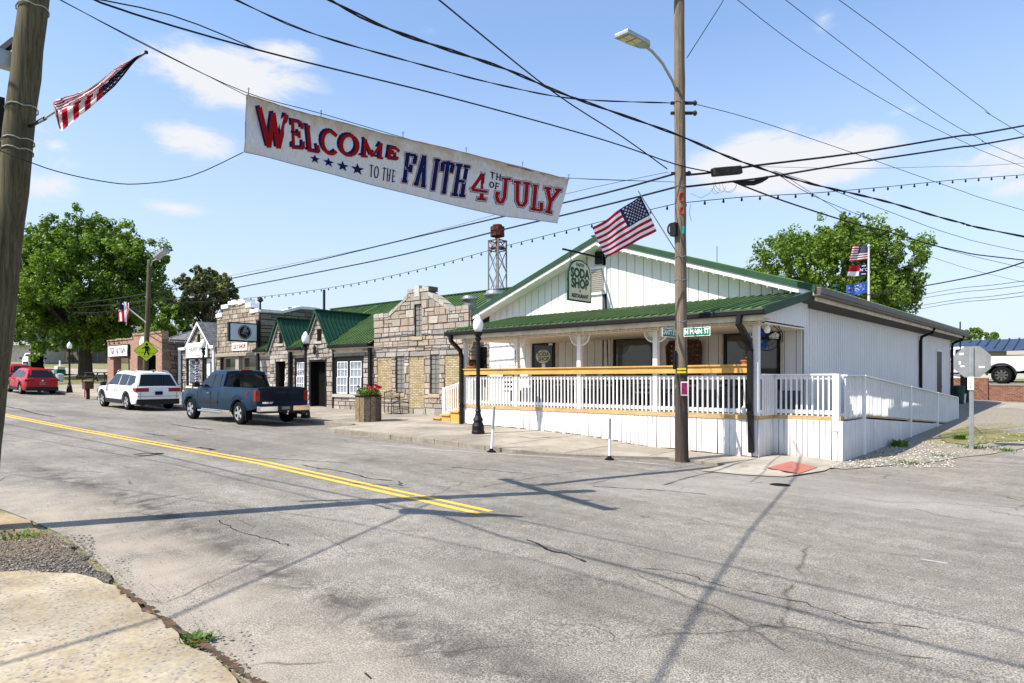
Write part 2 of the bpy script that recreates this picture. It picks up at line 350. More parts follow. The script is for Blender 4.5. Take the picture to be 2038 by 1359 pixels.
A['yellow']=M('road_yellow',(.80,.48,.055),.8,col2=(.62,.37,.06),scale=14)
A['roadwhite']=M('road_white',(.58,.56,.53),.85,col2=(.40,.38,.36),scale=16)
A['globe']=M('white_globe',(.86,.86,.87),.25)
A['bollard']=M('white_plastic_post',(.76,.76,.78),.5,col2=(.60,.60,.62),scale=5)
A['truckblue']=M('blue_car_paint',(.006,.027,.062),.32,.05,spec=.2,coat=.08); A['carwhite']=M('white_car_paint',(.70,.71,.72),.3,coat=.4); A['carred']=M('red_car_paint',(.48,.006,.012),.3,.05,spec=.3,coat=.25)
A['pad']=M('red_tactile_paving',(.52,.19,.14),.85,col2=(.42,.15,.11),scale=20,bump=.6,bscale=18)
A['rust']=M('rusty_red_metal',(.16,.035,.022),.8,col2=(.09,.025,.018),scale=6)
A['terra']=M('terracotta',(.55,.20,.09),.8); A['orange']=M('orange_flowers',(.75,.2,.03),.7)
A['petal']=M('red_petals',(.62,.015,.03),.6,col2=(.42,.01,.02),scale=30); A['pink']=M('pink_petals',(.80,.45,.45),.6)
A['sealant']=M('tar_sealant',(.022,.021,.02),.7)
A['basket']=M('tobacco_basket_wood',(.075,.035,.02),.8,col2=(.14,.07,.04),scale=12)
A['iron']=M('wrought_iron',(.03,.026,.022),.6)
A['litter']=M('dry_leaves',(.11,.06,.03),.9)
A['pinkposter']=M('poster_magenta',(.45,.03,.14),.7,col2=(.12,.02,.08),scale=9)
A['concretedark']=M('kerb_concrete',(.36,.32,.26),.9,col2=(.25,.215,.17),scale=5,bump=.5,bscale=20)
A['coping']=M('whitewashed_coping',(.80,.81,.83),.7,col2=(.66,.68,.70),scale=4,bump=.5,bscale=9)
A['greyblue']=M('grey_blue_face',(.50,.56,.64),.5)
# ------------------------------------------------------------------ object helpers
PM={}
def setp(o,label=None,cat=None,group=None,kind=None):
    if label: o['label']=label
    if cat: o['category']=cat
    if group: o['group']=group
    if kind: o['kind']=kind
    return o
def thing(name,label,cat,loc,rz=0,group=None):
    o=bpy.data.objects.new(name,None); C.objects.link(o); o.empty_display_size=.2
    m=Matrix.Translation(Vector(loc))@Matrix.Rotation(rz,4,'Z')
    o.location=loc; o.rotation_euler=(0,0,rz); PM[o]=m
    return setp(o,label,cat,group)
def kids(o): return [c for c in bpy.data.objects if c.parent==o]
def dup(o,loc,rz=None,label=None,parent=None):
    c=o.copy(); C.objects.link(c)
    if parent is None:
        c.location=loc
        if rz is not None: c.rotation_euler=(0,0,rz)
        if label: c['label']=label
        PM[c]=Matrix.Translation(Vector(loc))@Matrix.Rotation(c.rotation_euler.z,4,'Z')
    else: c.parent=parent; PM[c]=PM[parent]
    for k in kids(o): dup(k,None,parent=c)
    return c
ROW=Matrix.Translation((-19.9,17.0,0))@Matrix.Rotation(R(3),4,'Z')
ID=Matrix.Identity(4)
class MB:
    def __init__(s): s.v=[];s.f=[];s.mi=[];s.col=[];s.cm=0;s.cc=(1,1,1)
    def add(s,vs,fs):
        b=len(s.v); s.v+= [tuple(v) for v in vs]
        for f in fs: s.f.append([b+i for i in f]); s.mi.append(s.cm); s.col.append(s.cc)
    def poly(s,pts): s.add(pts,[list(range(len(pts)))])
    def box(s,x0,x1,y0,y1,z0,z1,m=None):
        vs=[Vector((x,y,z)) for z in (z0,z1) for y in (y0,y1) for x in (x0,x1)]
        if m is not None: vs=[m@v for v in vs]
        s.add(vs,[(0,2,3,1),(4,5,7,6),(0,1,5,4),(2,6,7,3),(0,4,6,2),(1,3,7,5)])
    def bar(s,a,b,w,h=None,up=(0,0,1)):
        a=Vector(a);b=Vector(b);h=h or w;d=(b-a)
        if d.length<1e-6:return
        d.normalize();u=Vector(up)
        if abs(d.dot(u))>.99:u=Vector((0,1,0))
        sd=d.cross(u).normalized();u=sd.cross(d)
        vs=[p+sd*(i*w/2)+u*(j*h/2) for p in (a,b) for i,j in ((-1,-1),(1,-1),(1,1),(-1,1))]
        s.add(vs,[(3,2,1,0),(4,5,6,7),(0,1,5,4),(1,2,6,5),(2,3,7,6),(3,0,4,7)])
    def tube(s,pts,r,n=8,caps=True):
        pts=[Vector(p) for p in pts]; rs=r if isinstance(r,(list,tuple)) else [r]*len(pts)
        b=len(s.v); up=None
        for i,p in enumerate(pts):
            d=(pts[min(i+1,len(pts)-1)]-pts[max(i-1,0)]).normalized()
            if up is None: up=Vector((0,0,1)) if abs(d.z)<.9 else Vector((1,0,0))
            sd=d.cross(up).normalized(); up=sd.cross(d).normalized()
            for k in range(n):
                a=2*math.pi*k/n; s.v.append(tuple(p+sd*(math.cos(a)*rs[i])+up*(math.sin(a)*rs[i])))
        for i in range(len(pts)-1):
            for k in range(n):
                k2=(k+1)%n; s.f.append([b+i*n+k,b+i*n+k2,b+(i+1)*n+k2,b+(i+1)*n+k]); s.mi.append(s.cm); s.col.append(s.cc)
        if caps:
            s.f.append([b+k for k in range(n)][::-1]); s.mi.append(s.cm); s.col.append(s.cc)
            e=b+(len(pts)-1)*n; s.f.append([e+k for k in range(n)]); s.mi.append(s.cm); s.col.append(s.cc)
    def lathe(s,prof,c=(0,0,0),n=20,m=None,caps=True):
        b=len(s.v)
        for r,z in prof:
            for k in range(n):
                a=2*math.pi*k/n; p=Vector((c[0]+r*math.cos(a),c[1]+r*math.sin(a),c[2]+z))
                s.v.append(tuple(m@p if m is not None else p))
        for i in range(len(prof)-1):
            for k in range(n):
                k2=(k+1)%n; s.f.append([b+i*n+k,b+i*n+k2,b+(i+1)*n+k2,b+(i+1)*n+k]); s.mi.append(s.cm); s.col.append(s.cc)
        for i,rv in ((0,True),(len(prof)-1,False)):
            if caps and prof[i][0]>1e-4:
                l=[b+i*n+k for k in range(n)]; s.f.append(l[::-1] if rv else l); s.mi.append(s.cm); s.col.append(s.cc)
    def prism(s,poly,fn,d0,d1):
        """poly 2-D (u,v), fn(u,v,d)->xyz"""
        n=len(poly); vs=[fn(u,v,d0) for u,v in poly]+[fn(u,v,d1) for u,v in poly]
        s.add(vs,[list(range(n))[::-1],list(range(n,2*n))]+[(i,(i+1)%n,n+(i+1)%n,n+i) for i in range(n)])
    def build(s,name,mat,parent=None,xf=ID,smooth=False,bevel=0,uv=None,solid=0,sub=0):
        m=xf if parent is None else PM[parent].inverted()@xf
        me=bpy.data.meshes.new(name); ident=(m==ID)
        me.from_pydata([tuple(m@Vector(v)) for v in s.v] if not ident else s.v,[],s.f)
        mats=mat if isinstance(mat,(list,tuple)) else [mat]
        for a in mats: me.materials.append(A[a] if isinstance(a,str) else a)
        if len(mats)>1: me.polygons.foreach_set('material_index',s.mi)
        if any(c!=(1,1,1) for c in s.col):
            ca=me.color_attributes.new('Col','FLOAT_COLOR','CORNER'); d=[]
            for f,c in zip(s.f,s.col): d+= list((*c,1))*len(f)
            ca.data.foreach_set('color',d)
        if uv:
            ul=me.uv_layers.new(name='UVMap'); d=[]
            for f in s.f:
                for i in f: d+=list(uv[i])
            ul.data.foreach_set('uv',d)
        if smooth: me.polygons.foreach_set('use_smooth',[True]*len(me.polygons))
        me.update()
        o=bpy.data.objects.new(name,me); C.objects.link(o)
        if parent is not None: o.parent=parent; PM[o]=PM[parent]
        else: PM[o]=ID
        if bevel:
            b=o.modifiers.new('bevel','BEVEL'); b.width=bevel; b.segments=2; b.limit_method='ANGLE'; b.angle_limit=R(40)
        if solid:
            b=o.modifiers.new('solid','SOLIDIFY'); b.thickness=solid
        if sub:
            b=o.modifiers.new('sub','SUBSURF'); b.levels=sub; b.render_levels=sub
        return o
def smoothtext(o): pass
def textmesh(txt,size,fn,name,mat,parent=None,align='CENTER',bold=0,sx=1,xf=ID,spacing=1,thick=.0):
    cu=bpy.data.curves.new('txt','FONT'); cu.body=txt; cu.size=size; cu.align_x=align; cu.align_y='CENTER'; cu.offset=bold; cu.space_character=spacing; cu.resolution_u=3
    t=bpy.data.objects.new('txt',cu); me0=bpy.data.meshes.new_from_object(t)
    mb=MB(); mb.add([fn(v.co.x*sx,v.co.y) for v in me0.vertices],[list(p.vertices) for p in me0.polygons])
    bpy.data.objects.remove(t); bpy.data.curves.remove(cu); bpy.data.meshes.remove(me0)
    return mb.build(name,mat,parent,xf)
def clip(poly,a,b,c):
    """keep a*u+b*v<=c"""
    out=[]
    for i,p in enumerate(poly):
        q=poly[(i+1)%len(poly)]; dp=a*p[0]+b*p[1]-c; dq=a*q[0]+b*q[1]-c
        if dp<=0: out.append(p)
        if (dp<0)!=(dq<0) and abs(dp-dq)>1e-9:
            t=dp/(dp-dq); out.append((p[0]+(q[0]-p[0])*t,p[1]+(q[1]-p[1])*t))
    return out
def area(p): return .5*abs(sum(p[i][0]*p[(i+1)%len(p)][1]-p[(i+1)%len(p)][0]*p[i][1] for i in range(len(p))))
def minus(rects,h):
    out=[]
    for (a,b,c,d) in rects:
        if h[0]>=b or h[1]<=a or h[2]>=d or h[3]<=c: out.append((a,b,c,d)); continue
        if h[0]>a: out.append((a,h[0],c,d))
        if h[1]<b: out.append((h[1],b,c,d))
        a2=max(a,h[0]);b2=min(b,h[1])
        if h[2]>c: out.append((a2,b2,c,h[2]))
        if h[3]<d: out.append((a2,b2,h[3],d))
    return out
PAL_L=[(.49,.42,.35),(.54,.48,.41),(.44,.37,.29),(.52,.41,.32),(.41,.37,.325),(.59,.54,.475),(.43,.36,.29),(.53,.42,.335),(.48,.44,.39)]
PAL_C=[(.46,.41,.36),(.51,.46,.41),(.40,.34,.29),(.56,.52,.46),(.44,.38,.33),(.36,.32,.28)]
PAL_W=[(.42,.35,.27),(.47,.39,.31),(.36,.30,.23),(.50,.43,.34)]
PAL_R=[(.27,.20,.15),(.32,.24,.18),(.23,.17,.13),(.30,.21,.15)]
def ashlar(mb,fn,u0,u1,v0,v1,holes=(),regions=None,pal=PAL_L,rh=(.17,.36),rw=(.28,.72),gap=.012,depth=.06,seed=1,split=.35):
    r=random.Random(seed); v=v0
    while v<v1-.03:
        h=r.uniform(*rh); 
        if v+h>v1-.1: h=v1-v
        u=u0
        while u<u1-.02:
            wd=r.uniform(*rw)
            if u+wd>u1-.15: wd=u1-u
            cells=[(u,u+wd,v,v+h)]
            if h>.27 and r.random()<split:
                m_=v+h*r.uniform(.4,.6); cells=[(u,u+wd,v,m_),(u,u+wd,m_,v+h)]
                if r.random()<.5: k=u+wd*r.uniform(.35,.65); cells=[(u,k,v,m_),(k,u+wd,v,m_),(u,u+wd,m_,v+h)]
            for c0 in cells:
                col=r.choice(pal); k=r.uniform(.78,1.04); col=tuple(min(1,x*k) for x in col)
                rs=[c0]
                for hh in holes: rs=minus(rs,hh)
                for (a,b,c,d) in rs:
                    for rg in (regions or [None]):
                        p=[(a+gap,c+gap),(b-gap,c+gap),(b-gap,d-gap),(a+gap,d-gap)]
                        if b-a<3*gap or d-c<3*gap: continue
                        if rg:
                            for (ea,eb,ec) in rg:
                                p=clip(p,ea,eb,ec)
                                if len(p)<3: break
                        if len(p)<3 or area(p)<.003: continue
                        cx=sum(q[0] for q in p)/len(p);cy=sum(q[1] for q in p)/len(p)
                        dd=depth*r.uniform(.35,1); ins=.012; n=len(p)
                        fr=[]
                        for q in p:
                            l=math.hypot(q[0]-cx,q[1]-cy)+1e-6; k2=max(0,1-ins*1.6/l); fr.append((cx+(q[0]-cx)*k2,cy+(q[1]-cy)*k2))
                        mb.cc=col
                        vs=[fn(x,y,0) for x,y in p]+[fn(x,y,dd*.55) for x,y in p]+[fn(x,y,dd*(1+r.uniform(-.25,.25))) for x,y in fr]
                        fs=[tuple(range(2*n,3*n))]+[(i,(i+1)%n,n+(i+1)%n,n+i) for i in range(n)]+[(n+i,n+(i+1)%n,2*n+(i+1)%n,2*n+i) for i in range(n)]
                        mb.add(vs,fs)
            u+=wd
        v+=h
def roofplane(mb,o,ud,vd,poly,rib=.3,th=.04,rw=.035,rhh=.03):
    """poly in (u,v) of the plane o + u*ud + v*vd; ribs run along v"""
    o=Vector(o);ud=Vector(ud).normalized();vd=Vector(vd).normalized();n=ud.cross(vd).normalized()
    if n.z<0: n=-n
    mb.prism(poly,lambda u,v,d:o+ud*u+vd*v+n*d,-th,0)
    us=[p[0] for p in poly]; u=min(us)+rib/2
    while u<max(us):
        vs=[]
        for i,p in enumerate(poly):
            q=poly[(i+1)%len(poly)]
            if (p[0]-u)*(q[0]-u)<0: vs.append(p[1]+(q[1]-p[1])*(u-p[0])/(q[0]-p[0]))
        if len(vs)>=2:
            a,b=min(vs),max(vs)
            if b-a>.05: mb.prism([(u-rw,a),(u+rw,a),(u+rw,b),(u-rw,b)],lambda x,y,d:o+ud*x+vd*y+n*d,.001,rhh*1.5)
        u+=rib
def arc(cx,cy,r,a0,a1,n=8): return [(cx+r*math.cos(R(a0+(a1-a0)*i/n)),cy+r*math.sin(R(a0+(a1-a0)*i/n))) for i in range(n+1)]
A['blockjoint']=M('block_joint',(.34,.33,.30),.8)

def core(mb,x0,x1,z0,z1,y0,y1,holes=()):
    rs=[(x0,x1,z0,z1)]
    for h in holes: rs=minus(rs,h)
    for a,b,c,d in rs: mb.box(a,b,y0,y1,c,d)
# ------------------------------------------------------------------ ground sheets
def frange(a,b,s):
    n=max(1,int(round((b-a)/s))); return [a+(b-a)*i/n for i in range(n+1)]
XS=[-400,-300,-220,-160,-130]+frange(-110,-60,4)+frange(-58,-22,2)+frange(-21,6,.5)+frange(8,40,4)+[60,100,200,400]
def sheet(name,mat,xs,y0,y1,ny,zf,kind='structure',skirt=None):
    mb=MB(); n=len(xs); 
    for X in xs:
        a,b=y0(X),y1(X)
        for j in range(ny+1):
            Y=a+(b-a)*j/ny; mb.v.append((X,Y,zf(X,Y)))
    for i in range(n-1):
        for j in range(ny):
            k=i*(ny+1)+j; mb.f.append([k,k+ny+1,k+ny+2,k+1]); mb.mi.append(0); mb.col.append((1,1,1))
    if skirt is not None: # vertical kerb face along the y0 edge
        for i in range(n-1):
            a=mb.v[i*(ny+1)];b=mb.v[(i+1)*(ny+1)]
            mb.poly([a,(a[0],a[1]+.03,a[2]-skirt),(b[0],b[1]+.03,b[2]-skirt),b])
    o=mb.build(name,mat,smooth=False); o['kind']=kind; return o
YS=[-200,-100,-60,-30,-15]+frange(-8,20,1)+frange(22,46,2)+[50,60,80,120,200,320]
def gh(X,Y):
    z=land(X,Y)
    inside=(yn(X)+.4<Y<17.2) if X<-6.2 else ((yn(X)+.4<Y) and (Y<13.4 or X>-1.2) and Y<60)
    if inside: return z-.12
    if X>-7 and X<6 and 13<=Y<=42: return z-.1
    return z-.012
def yn(X): # near edge of the road
    return interp(NE,X)
NEP=[G(-420,1003),G(-150,1003),G(0,1012),G(60,1035),G(120,1062),G(190,1112),G(240,1165),G(330,1238),G(400,1290),G(500,1362),G(640,1480)]
NE=[(-400,-2),(-60,1.6)]+[(p.x,p.y) for p in sorted(NEP,key=lambda p:p.x)]+[(3,-6),(400,-9)]
mb=MB()
for X in XS:
    for Y in YS: mb.v.append((X,Y,gh(X,Y)))
ny=len(YS)
for i in range(len(XS)-1):
    for j in range(ny-1): mb.f.append([i*ny+j,(i+1)*ny+j,(i+1)*ny+j+1,i*ny+j+1]); mb.mi.append(0); mb.col.append((1,1,1))
mb.build('ground','ground')['kind']='structure'
sheet('main_road','asphalt',XS,yn,lambda X:yk(X)+(.02 if X<-8.5 else .0),28,road)
# side street runs away from the camera on the right
mb=MB(); sx=[-4.05,-3.7,-3.2,-2.8,-2.4,-2.0,-1.6,0,3,8,14]; sy=frange(13.05,60,1.2)
def sidel(Y): return interp([(13,-4.9),(14.2,-4.25),(15.2,-3.75),(17,-3.0),(20.4,-1.95),(26,-1.2),(60,-.4)],Y)
rows=[]
for Y in sy:
    l=sidel(Y); l-=.16; xs=[l+(14-l)*t for t in (0,.05,.12,.25,.45,.7,1)]; rows.append([(x,Y,land(x,Y)-.0) for x in xs])
for r_ in rows: mb.v+=r_
for i in range(len(rows)-1):
    for j in range(6): mb.f.append([i*7+j,i*7+j+1,(i+1)*7+j+1,(i+1)*7+j]); mb.mi.append(0); mb.col.append((1,1,1))
mb.build('side_street','asphalt')['kind']='structure'
# pavement with kerb
wx=[x for x in XS if -60<=x<=-7.8]+[-7.6,-7.2,-6.8,-6.4,-6,-5.6,-5.2,-4.95]
def wy1(X):
    if X<-19: return 17.6+.052*(X+19)
    if X<-6.1: return 17.5
    return interp([(-6.1,17.4),(-6.08,15.8),(-4.95,15.6)],X)
sheet('pavement','walk',wx,lambda X:yk(X),wy1,14,lambda X,Y:land(X,Y+.005)+.004,skirt=.16)
# kerb stone strip, slightly proud, chipped
mb=MB(); pts=[]
for X in frange(-60,-8.6,.9):
    pts.append(Vector((X,yk(X)-.005,land(X,yk(X)+.01)+.008)))
rr=random.Random(3)
for a,b in zip(pts,pts[1:]):
    d=rr.uniform(0,.012); mb.prism([(0,0),(1,0),(1,1),(0,1)],lambda u,v,w:(a.x+(b.x-a.x-.012)*u,a.y+(b.y-a.y)*u+.16*v-d,a.z+(b.z-a.z)*u+w),-.17,0)
mb.build('kerb','concretedark',bevel=.012)['kind']='structure'
# pavement expansion joints
mb=MB()
for X in frange(-44,-8,1.55):
    a=yk(X)+.17; b=min(wy1(X),14.55 if X>-15.8 else 17)
    ys=frange(a,b,.8)
    for y0,y1 in zip(ys,ys[1:]): mb.poly([(X-.007,y0,land(X,y0)+.008),(X+.007,y0,land(X,y0)+.008),(X+.007,y1,land(X,y1)+.008),(X-.007,y1,land(X,y1)+.008)])
mb.build('pavement_joints','sealant')['kind']='structure'
# tactile red pad and concrete around the drop kerb at the corner
def groundpoly(name,mat,pix,off,kind='structure',jit=0):
    mb=MB(); P0=[G(x,y) for x,y in pix]; P=[]; rj=random.Random(len(pix)*7)
    for a,b in zip(P0,P0[1:]+P0[:1]):
        k_=max(1,min(30,int((b-a).length/.12))) if jit else 1
        for i in range(k_):
            q=a.lerp(b,i/k_); q.x+=jit*mnoise.noise(Vector((q.x*3,q.y*3,1)))+jit*.6*rj.uniform(-1,1); q.y+=jit*mnoise.noise(Vector((q.x*3,q.y*3,9)))+jit*.6*rj.uniform(-1,1); P.append(q)
    c=sum(P0,Vector())/len(P0); m=len(P)
    K=6; ring=[]
    for k in range(K+1):
        ring.append([ (lambda q:(q.x,q.y,land(q.x,q.y)+off))(c.lerp(p,k/K)) for p in P])
    vs=[ring[0][0]]+[v for r_ in ring[1:] for v in r_]
    fs=[(0,1+i,1+(i+1)%m) for i in range(m)]
    for k in range(K-1):
        for i in range(m): fs.append((1+k*m+i,1+(k+1)*m+i,1+(k+1)*m+(i+1)%m,1+k*m+(i+1)%m))
    mb.add(vs,fs); o=mb.build(name,mat); o['kind']=kind; return o
groundpoly('drop_kerb_slab','slab',[(1395,938),(1450,925),(1530,908),(1610,906),(1676,923),(1640,938),(1560,950),(1480,946)],.016)
groundpoly('tactile_pad','pad',[(1525,933),(1575,920),(1628,932),(1590,945)],.026)
groundpoly('pale_patch','slab',[(1030,868),(1052,864),(1100,870),(1060,873)],.012)
# pale gravel strip by the ramp up to the brick wall
mb=MB(); rows=[]; sy=frange(14.35,41.6,.9)
for Y in sy:
    l=-6.2 if Y>15.6 else -4.6; r_=sidel(Y)+.06*math.sin(Y*3.1)+.05*math.sin(Y*7.7)+.03
    rows.append([(l+(r_-l)*t,Y,land(l+(r_-l)*t,Y)+.014) for t in (0,.2,.4,.6,.8,1)])
for r_ in rows: mb.v+=r_
for i in range(len(rows)-1):
    for j in range(5): mb.f.append([i*6+j,i*6+j+1,(i+1)*6+j+1,(i+1)*6+j]); mb.mi.append(0); mb.col.append((1,1,1))
o=mb.build('gravel_strip','gravel'); o['kind']='structure'
groundpoly('far_gravel','slab',[(1960,812),(2060,815),(2060,803),(1960,801)],.02)
# near left: gravelly dirt, exposed aggregate slab, earth edge
groundpoly('gravel_shoulder','gravel2',[(-320,1090),(-120,1062),(20,1058),(90,1066),(140,1090),(185,1128),(215,1165),(150,1150),(60,1146),(-60,1150),(-320,1170)],.02,jit=.07)
groundpoly('dirt_shoulder','dirt',[(-420,1010),(-200,1004),(-40,1008),(40,1030),(95,1062),(20,1062),(-100,1066),(-300,1095)],.016,jit=.06)
groundpoly('concrete_apron','apron',[(-320,1165),(-60,1148),(60,1143),(150,1148),(225,1172),(330,1250),(395,1300),(470,1362),(600,1480),(200,1900),(-700,1500)],.03,jit=.035)
# scattered stones (loose gravel nobody could count)
def stones(name,zones,seed,mat,bc=(.30,.28,.25)):
    r=random.Random(seed); mb=MB()
    for (x0,x1,y0,y1,n,s0,s1) in zones:
        for _ in range(n):
            px=r.uniform(x0,x1);py=r.uniform(y0,y1); p=G(px,py); s=r.uniform(s0,s1)
            k=r.uniform(.5,1.6); mb.cc=(bc[0]*k,bc[1]*k,bc[2]*k) if r.random()<.8 else (.14,.12,.10)
            a=r.uniform(0,3.1); m=Matrix.Translation((p.x,p.y,p.z+.02+s*.2))@Matrix.Rotation(a,4,'Z')
            vs=[m@Vector((s*.62*r.uniform(.6,1.1)*math.cos(R(60*i_)),s*.45*r.uniform(.6,1.1)*math.sin(R(60*i_)),s*r.uniform(-.12,.05))) for i_ in range(6)]+[m@Vector((s*r.uniform(-.15,.15),s*r.uniform(-.1,.1),s*r.uniform(.18,.34))),m@Vector((s*.3,0,s*.2))]
            mb.add(vs,[(0,1,7),(5,0,7),(1,6,7),(6,5,7),(1,2,6),(2,3,6),(3,4,6),(4,5,6)])
    o=mb.build(name,mat); o['kind']='stuff'; return o
stones('loose_gravel',[(-20,185,1068,1148,900,.012,.036),(120,260,1110,1215,300,.008,.028),(0,420,1160,1359,260,.006,.02),(80,330,1010,1130,120,.006,.02),(330,500,1260,1359,150,.008,.03),(190,420,1150,1290,200,.006,.022)],5,'stone',(.25,.22,.18))
stones('ramp_gravel',[(1690,1900,880,932,1100,.02,.05),(1900,2038,860,905,200,.02,.05),(1650,1700,915,935,60,.02,.045)],6,'stone',(.60,.56,.49))
# earth seam along the broken road edge
mb=MB(); rq=random.Random(2); sp0=[G(232,1172),G(300,1222),G(390,1287),G(420,1302),G(455,1327),G(490,1354),G(540,1390)]; sp=[]
for a,b in zip(sp0,sp0[1:]):
    for i in range(9): sp.append(a.lerp(b,i/9)+Vector((rq.uniform(-.012,.012),rq.uniform(-.012,.012),0)))
for a,b in zip(sp,sp[1:]):
    d=(b-a).normalized(); sd=Vector((-d.y,d.x,0))*rq.uniform(.006,.04); mb.poly([(a+sd)+Vector((0,0,.034)),(a-sd)+Vector((0,0,.034)),(b-sd*1.4)+Vector((0,0,.034)),(b+sd*1.2)+Vector((0,0,.034))])
mb.build('earth_seam',M('earth_brown',(.15,.09,.05),.95,col2=(.08,.05,.03),scale=14,bump=.7,bscale=20))['kind']='structure'
# ------------------------------------------------------------------ road paint
def strip(mb,pts,w,off=.004,seed=0,wear=0):
    P=[]
    for a,b in zip(pts,pts[1:]):
        n=max(1,int((b-a).length/.5)); P+= [a.lerp(b,i/n) for i in range(n)]
    P.append(pts[-1]); r=random.Random(seed)
    for a,b in zip(P,P[1:]):
        if wear and r.random()<wear: continue
        d=(b-a).normalized(); sd=Vector((-d.y,d.x,0))*w/2
        q=[a+sd,a-sd,b-sd,b+sd]; mb.poly([(p.x,p.y,land(p.x,p.y)+off) for p in q])
mb=MB()
def cl(o): return [Vector((X,yc(X)+o,0)) for X in frange(-90,-5.95,1)]
strip(mb,cl(.105),.10); strip(mb,cl(-.105),.10)
mb.build('centre_line','yellow')['kind']='structure'
mb=MB()
strip(mb,[G(740,885),G(900,897),G(1040,906),G(1200,915)],.09,.004,1,.06)
strip(mb,[G(1230,917),G(1335,926)],.08,.004,2,.3)
strip(mb,[G(120,810),G(200,803)],.1); strip(mb,[G(1832,1113),G(1886,1122)],.05,.004,3,.2)
mb.build('parking_lines','roadwhite')['kind']='structure'
# crack sealant wriggles
mb=MB(); r=random.Random(11)
def wig(px,w,amp=.03):
    P=[G(x,y) for x,y in px]; out=[]
    for a,b in zip(P,P[1:]):
        n=max(1,int((b-a).length/.09)); out+=[a.lerp(b,i/n)+Vector((r.uniform(-amp,amp),r.uniform(-amp,amp),0)) for i in range(n)]
    for a,b in zip(out,out[1:]):
        d=(b-a); 
        if d.length<1e-4: continue
        d.normalize(); ww=w*r.uniform(.35,1.2); sd=Vector((-d.y,d.x,0))*ww/2
        mb.poly([(p.x,p.y,land(p.x,p.y)+.005) for p in (a+sd,a-sd,b-sd,b+sd)])
for px,w in [([(600,925),(630,932),(665,935),(700,943),(740,953),(790,957)],.05),([(790,957),(800,962),(792,965),(815,969)],.035),
  ([(5,808),(40,814),(75,824),(110,830)],.10),([(340,844),(390,852),(430,856)],.09),([(285,862),(330,868)],.07),([(395,890),(430,896)],.12),([(345,875),(375,880)],.06),
  ([(1050,1075),(1090,1095),(1130,1103),(1180,1125)],.03),([(1265,1130),(1330,1135),(1420,1160),(1500,1180),(1600,1200),(1700,1235),(1880,1256)],.011),
  ([(430,1035),(480,1060),(540,1075),(590,1090)],.014),([(720,1340),(735,1348),(748,1342)],.012),([(690,962),(760,966),(830,972)],.03),([(1180,968),(1300,975),(1420,985)],.03),
  ([(520,912),(600,916),(700,922)],.03),([(900,930),(1000,938),(1060,944)],.03),([(265,905),(290,902),(320,903),(290,907),(262,907)],.16)]: wig(px,w)
mb.build('crack_sealant','sealant')['kind']='structure'
def disc(name,px,py,rx,mat,off=.006):
    p=G(px,py); mb=MB(); n=24
    mb.poly([(p.x+rx*math.cos(2*math.pi*i/n),p.y+rx*math.sin(2*math.pi*i/n),p.z+off) for i in range(n)]); return mb.build(name,mat)
setp(disc('manhole_cover',1552,965,.17,'rubber'),'small round dark iron cover set in the road near the red corner pad','manhole cover')
# ------------------------------------------------------------------ soda shop
YF,YW=14.6,17.4
XL,XR=-17.5,-6.07; XD=-15.85
S=thing('restaurant_building','white board restaurant with a green metal gable roof and a long raised front porch','building',(-11.8,17.4,0))
APX,APZ=-12.2,6.27; SL=(6.27-4.06)/(12.2-5.6)
def zroof(X): return APZ-abs(X-APX)*(.333 if X>APX else .352)
def siding(mb,fn,u0,u1,zlo,zhi,step,gap=.014,holes=(),t=.018):
    u=u0
    while u<u1-.01:
        b=min(u+step,u1); rs=[(u+gap/2,b-gap/2,0,50)]
        for h in holes: rs=minus(rs,h)
        for (a,b_,c,d) in rs:
            za,zb=zhi(a),zhi(b_); la=max(c,zlo); 
            top=(min(d,za),min(d,zb))
            if min(top)>la+.01: mb.prism([(a,la),(b_,la),(b_,top[1]),(a,top[0])]+([(APXU[0],min(d,zhi(APXU[0])))] if a<APXU[0]<b_ and d>40 else []),fn,0,t)
        u+=step
APXU=[APX]
holes=[(-15.33,-14.27,0.9,3.16),(-11.9,-10.34,1.45,3.1),(-8.2,-6.6,1.45,3.08)]
mb=MB()
mb.prism([(XL,-.2),(XR,-.2),(XR,zroof(XR)-.18),(APX,APZ-.18),(XL,zroof(XL)-.18)],lambda u,v,d:(u,YW+.06+d,v),0,.1)
mb.prism([(YW+.06,-.3),(37.3,-.1),(37.3,3.8),(YW+.06,3.8)],lambda u,v,d:(XR-.03-d,u,v),0,.1)
mb.box(XL,XR-.15,37.15,37.3,-.1,4); 
mb.build('wall_backing','groove',S)
mb=MB(); siding(mb,lambda u,v,d:(u,YW+.045-d,v),XL,XR,.1,lambda u:zroof(u)-.19,.305,gap=.018,holes=holes); mb.build('front_wall','siding',S)
mb=MB(); APXU[0]=999; siding(mb,lambda u,v,d:(XR-.02+d,u,v),YW,37.25,-.1,lambda u:3.78,.2,gap=.024,holes=[(33.9,35.1,-1,3.05)]); mb.build('side_wall','siding',S)
mb=MB(); mb.box(XR-.03,XR+.015,33.95,35.05,.3,3.0); d=mb.build('side_door',M('brown_door',(.05,.035,.03),.5),S)
mb=MB()
for y in (33.9,35.1): mb.box(XR-.02,XR+.03,y-.04,y+.04,.3,3.06)
mb.box(XR-.02,XR+.03,33.9,35.1,3.0,3.08); mb.build('door_frame','white',d); mb=MB(); mb.box(XR+.015,XR+.06,34.9,34.94,1.4,1.46); mb.build('handle','chrome',d)
# main roof
mb=MB(); yf,yb=16.88,37.9
for sgn,run,rise in ((1,6.65,6.65*.333),(-1,5.7,5.7*.352)):
    L=math.hypot(run,rise); roofplane(mb,(APX,yf,APZ),(0,1,0),(sgn*run,0,-rise),[(0,0),(yb-yf,0),(yb-yf,L),(0,L)],.45)
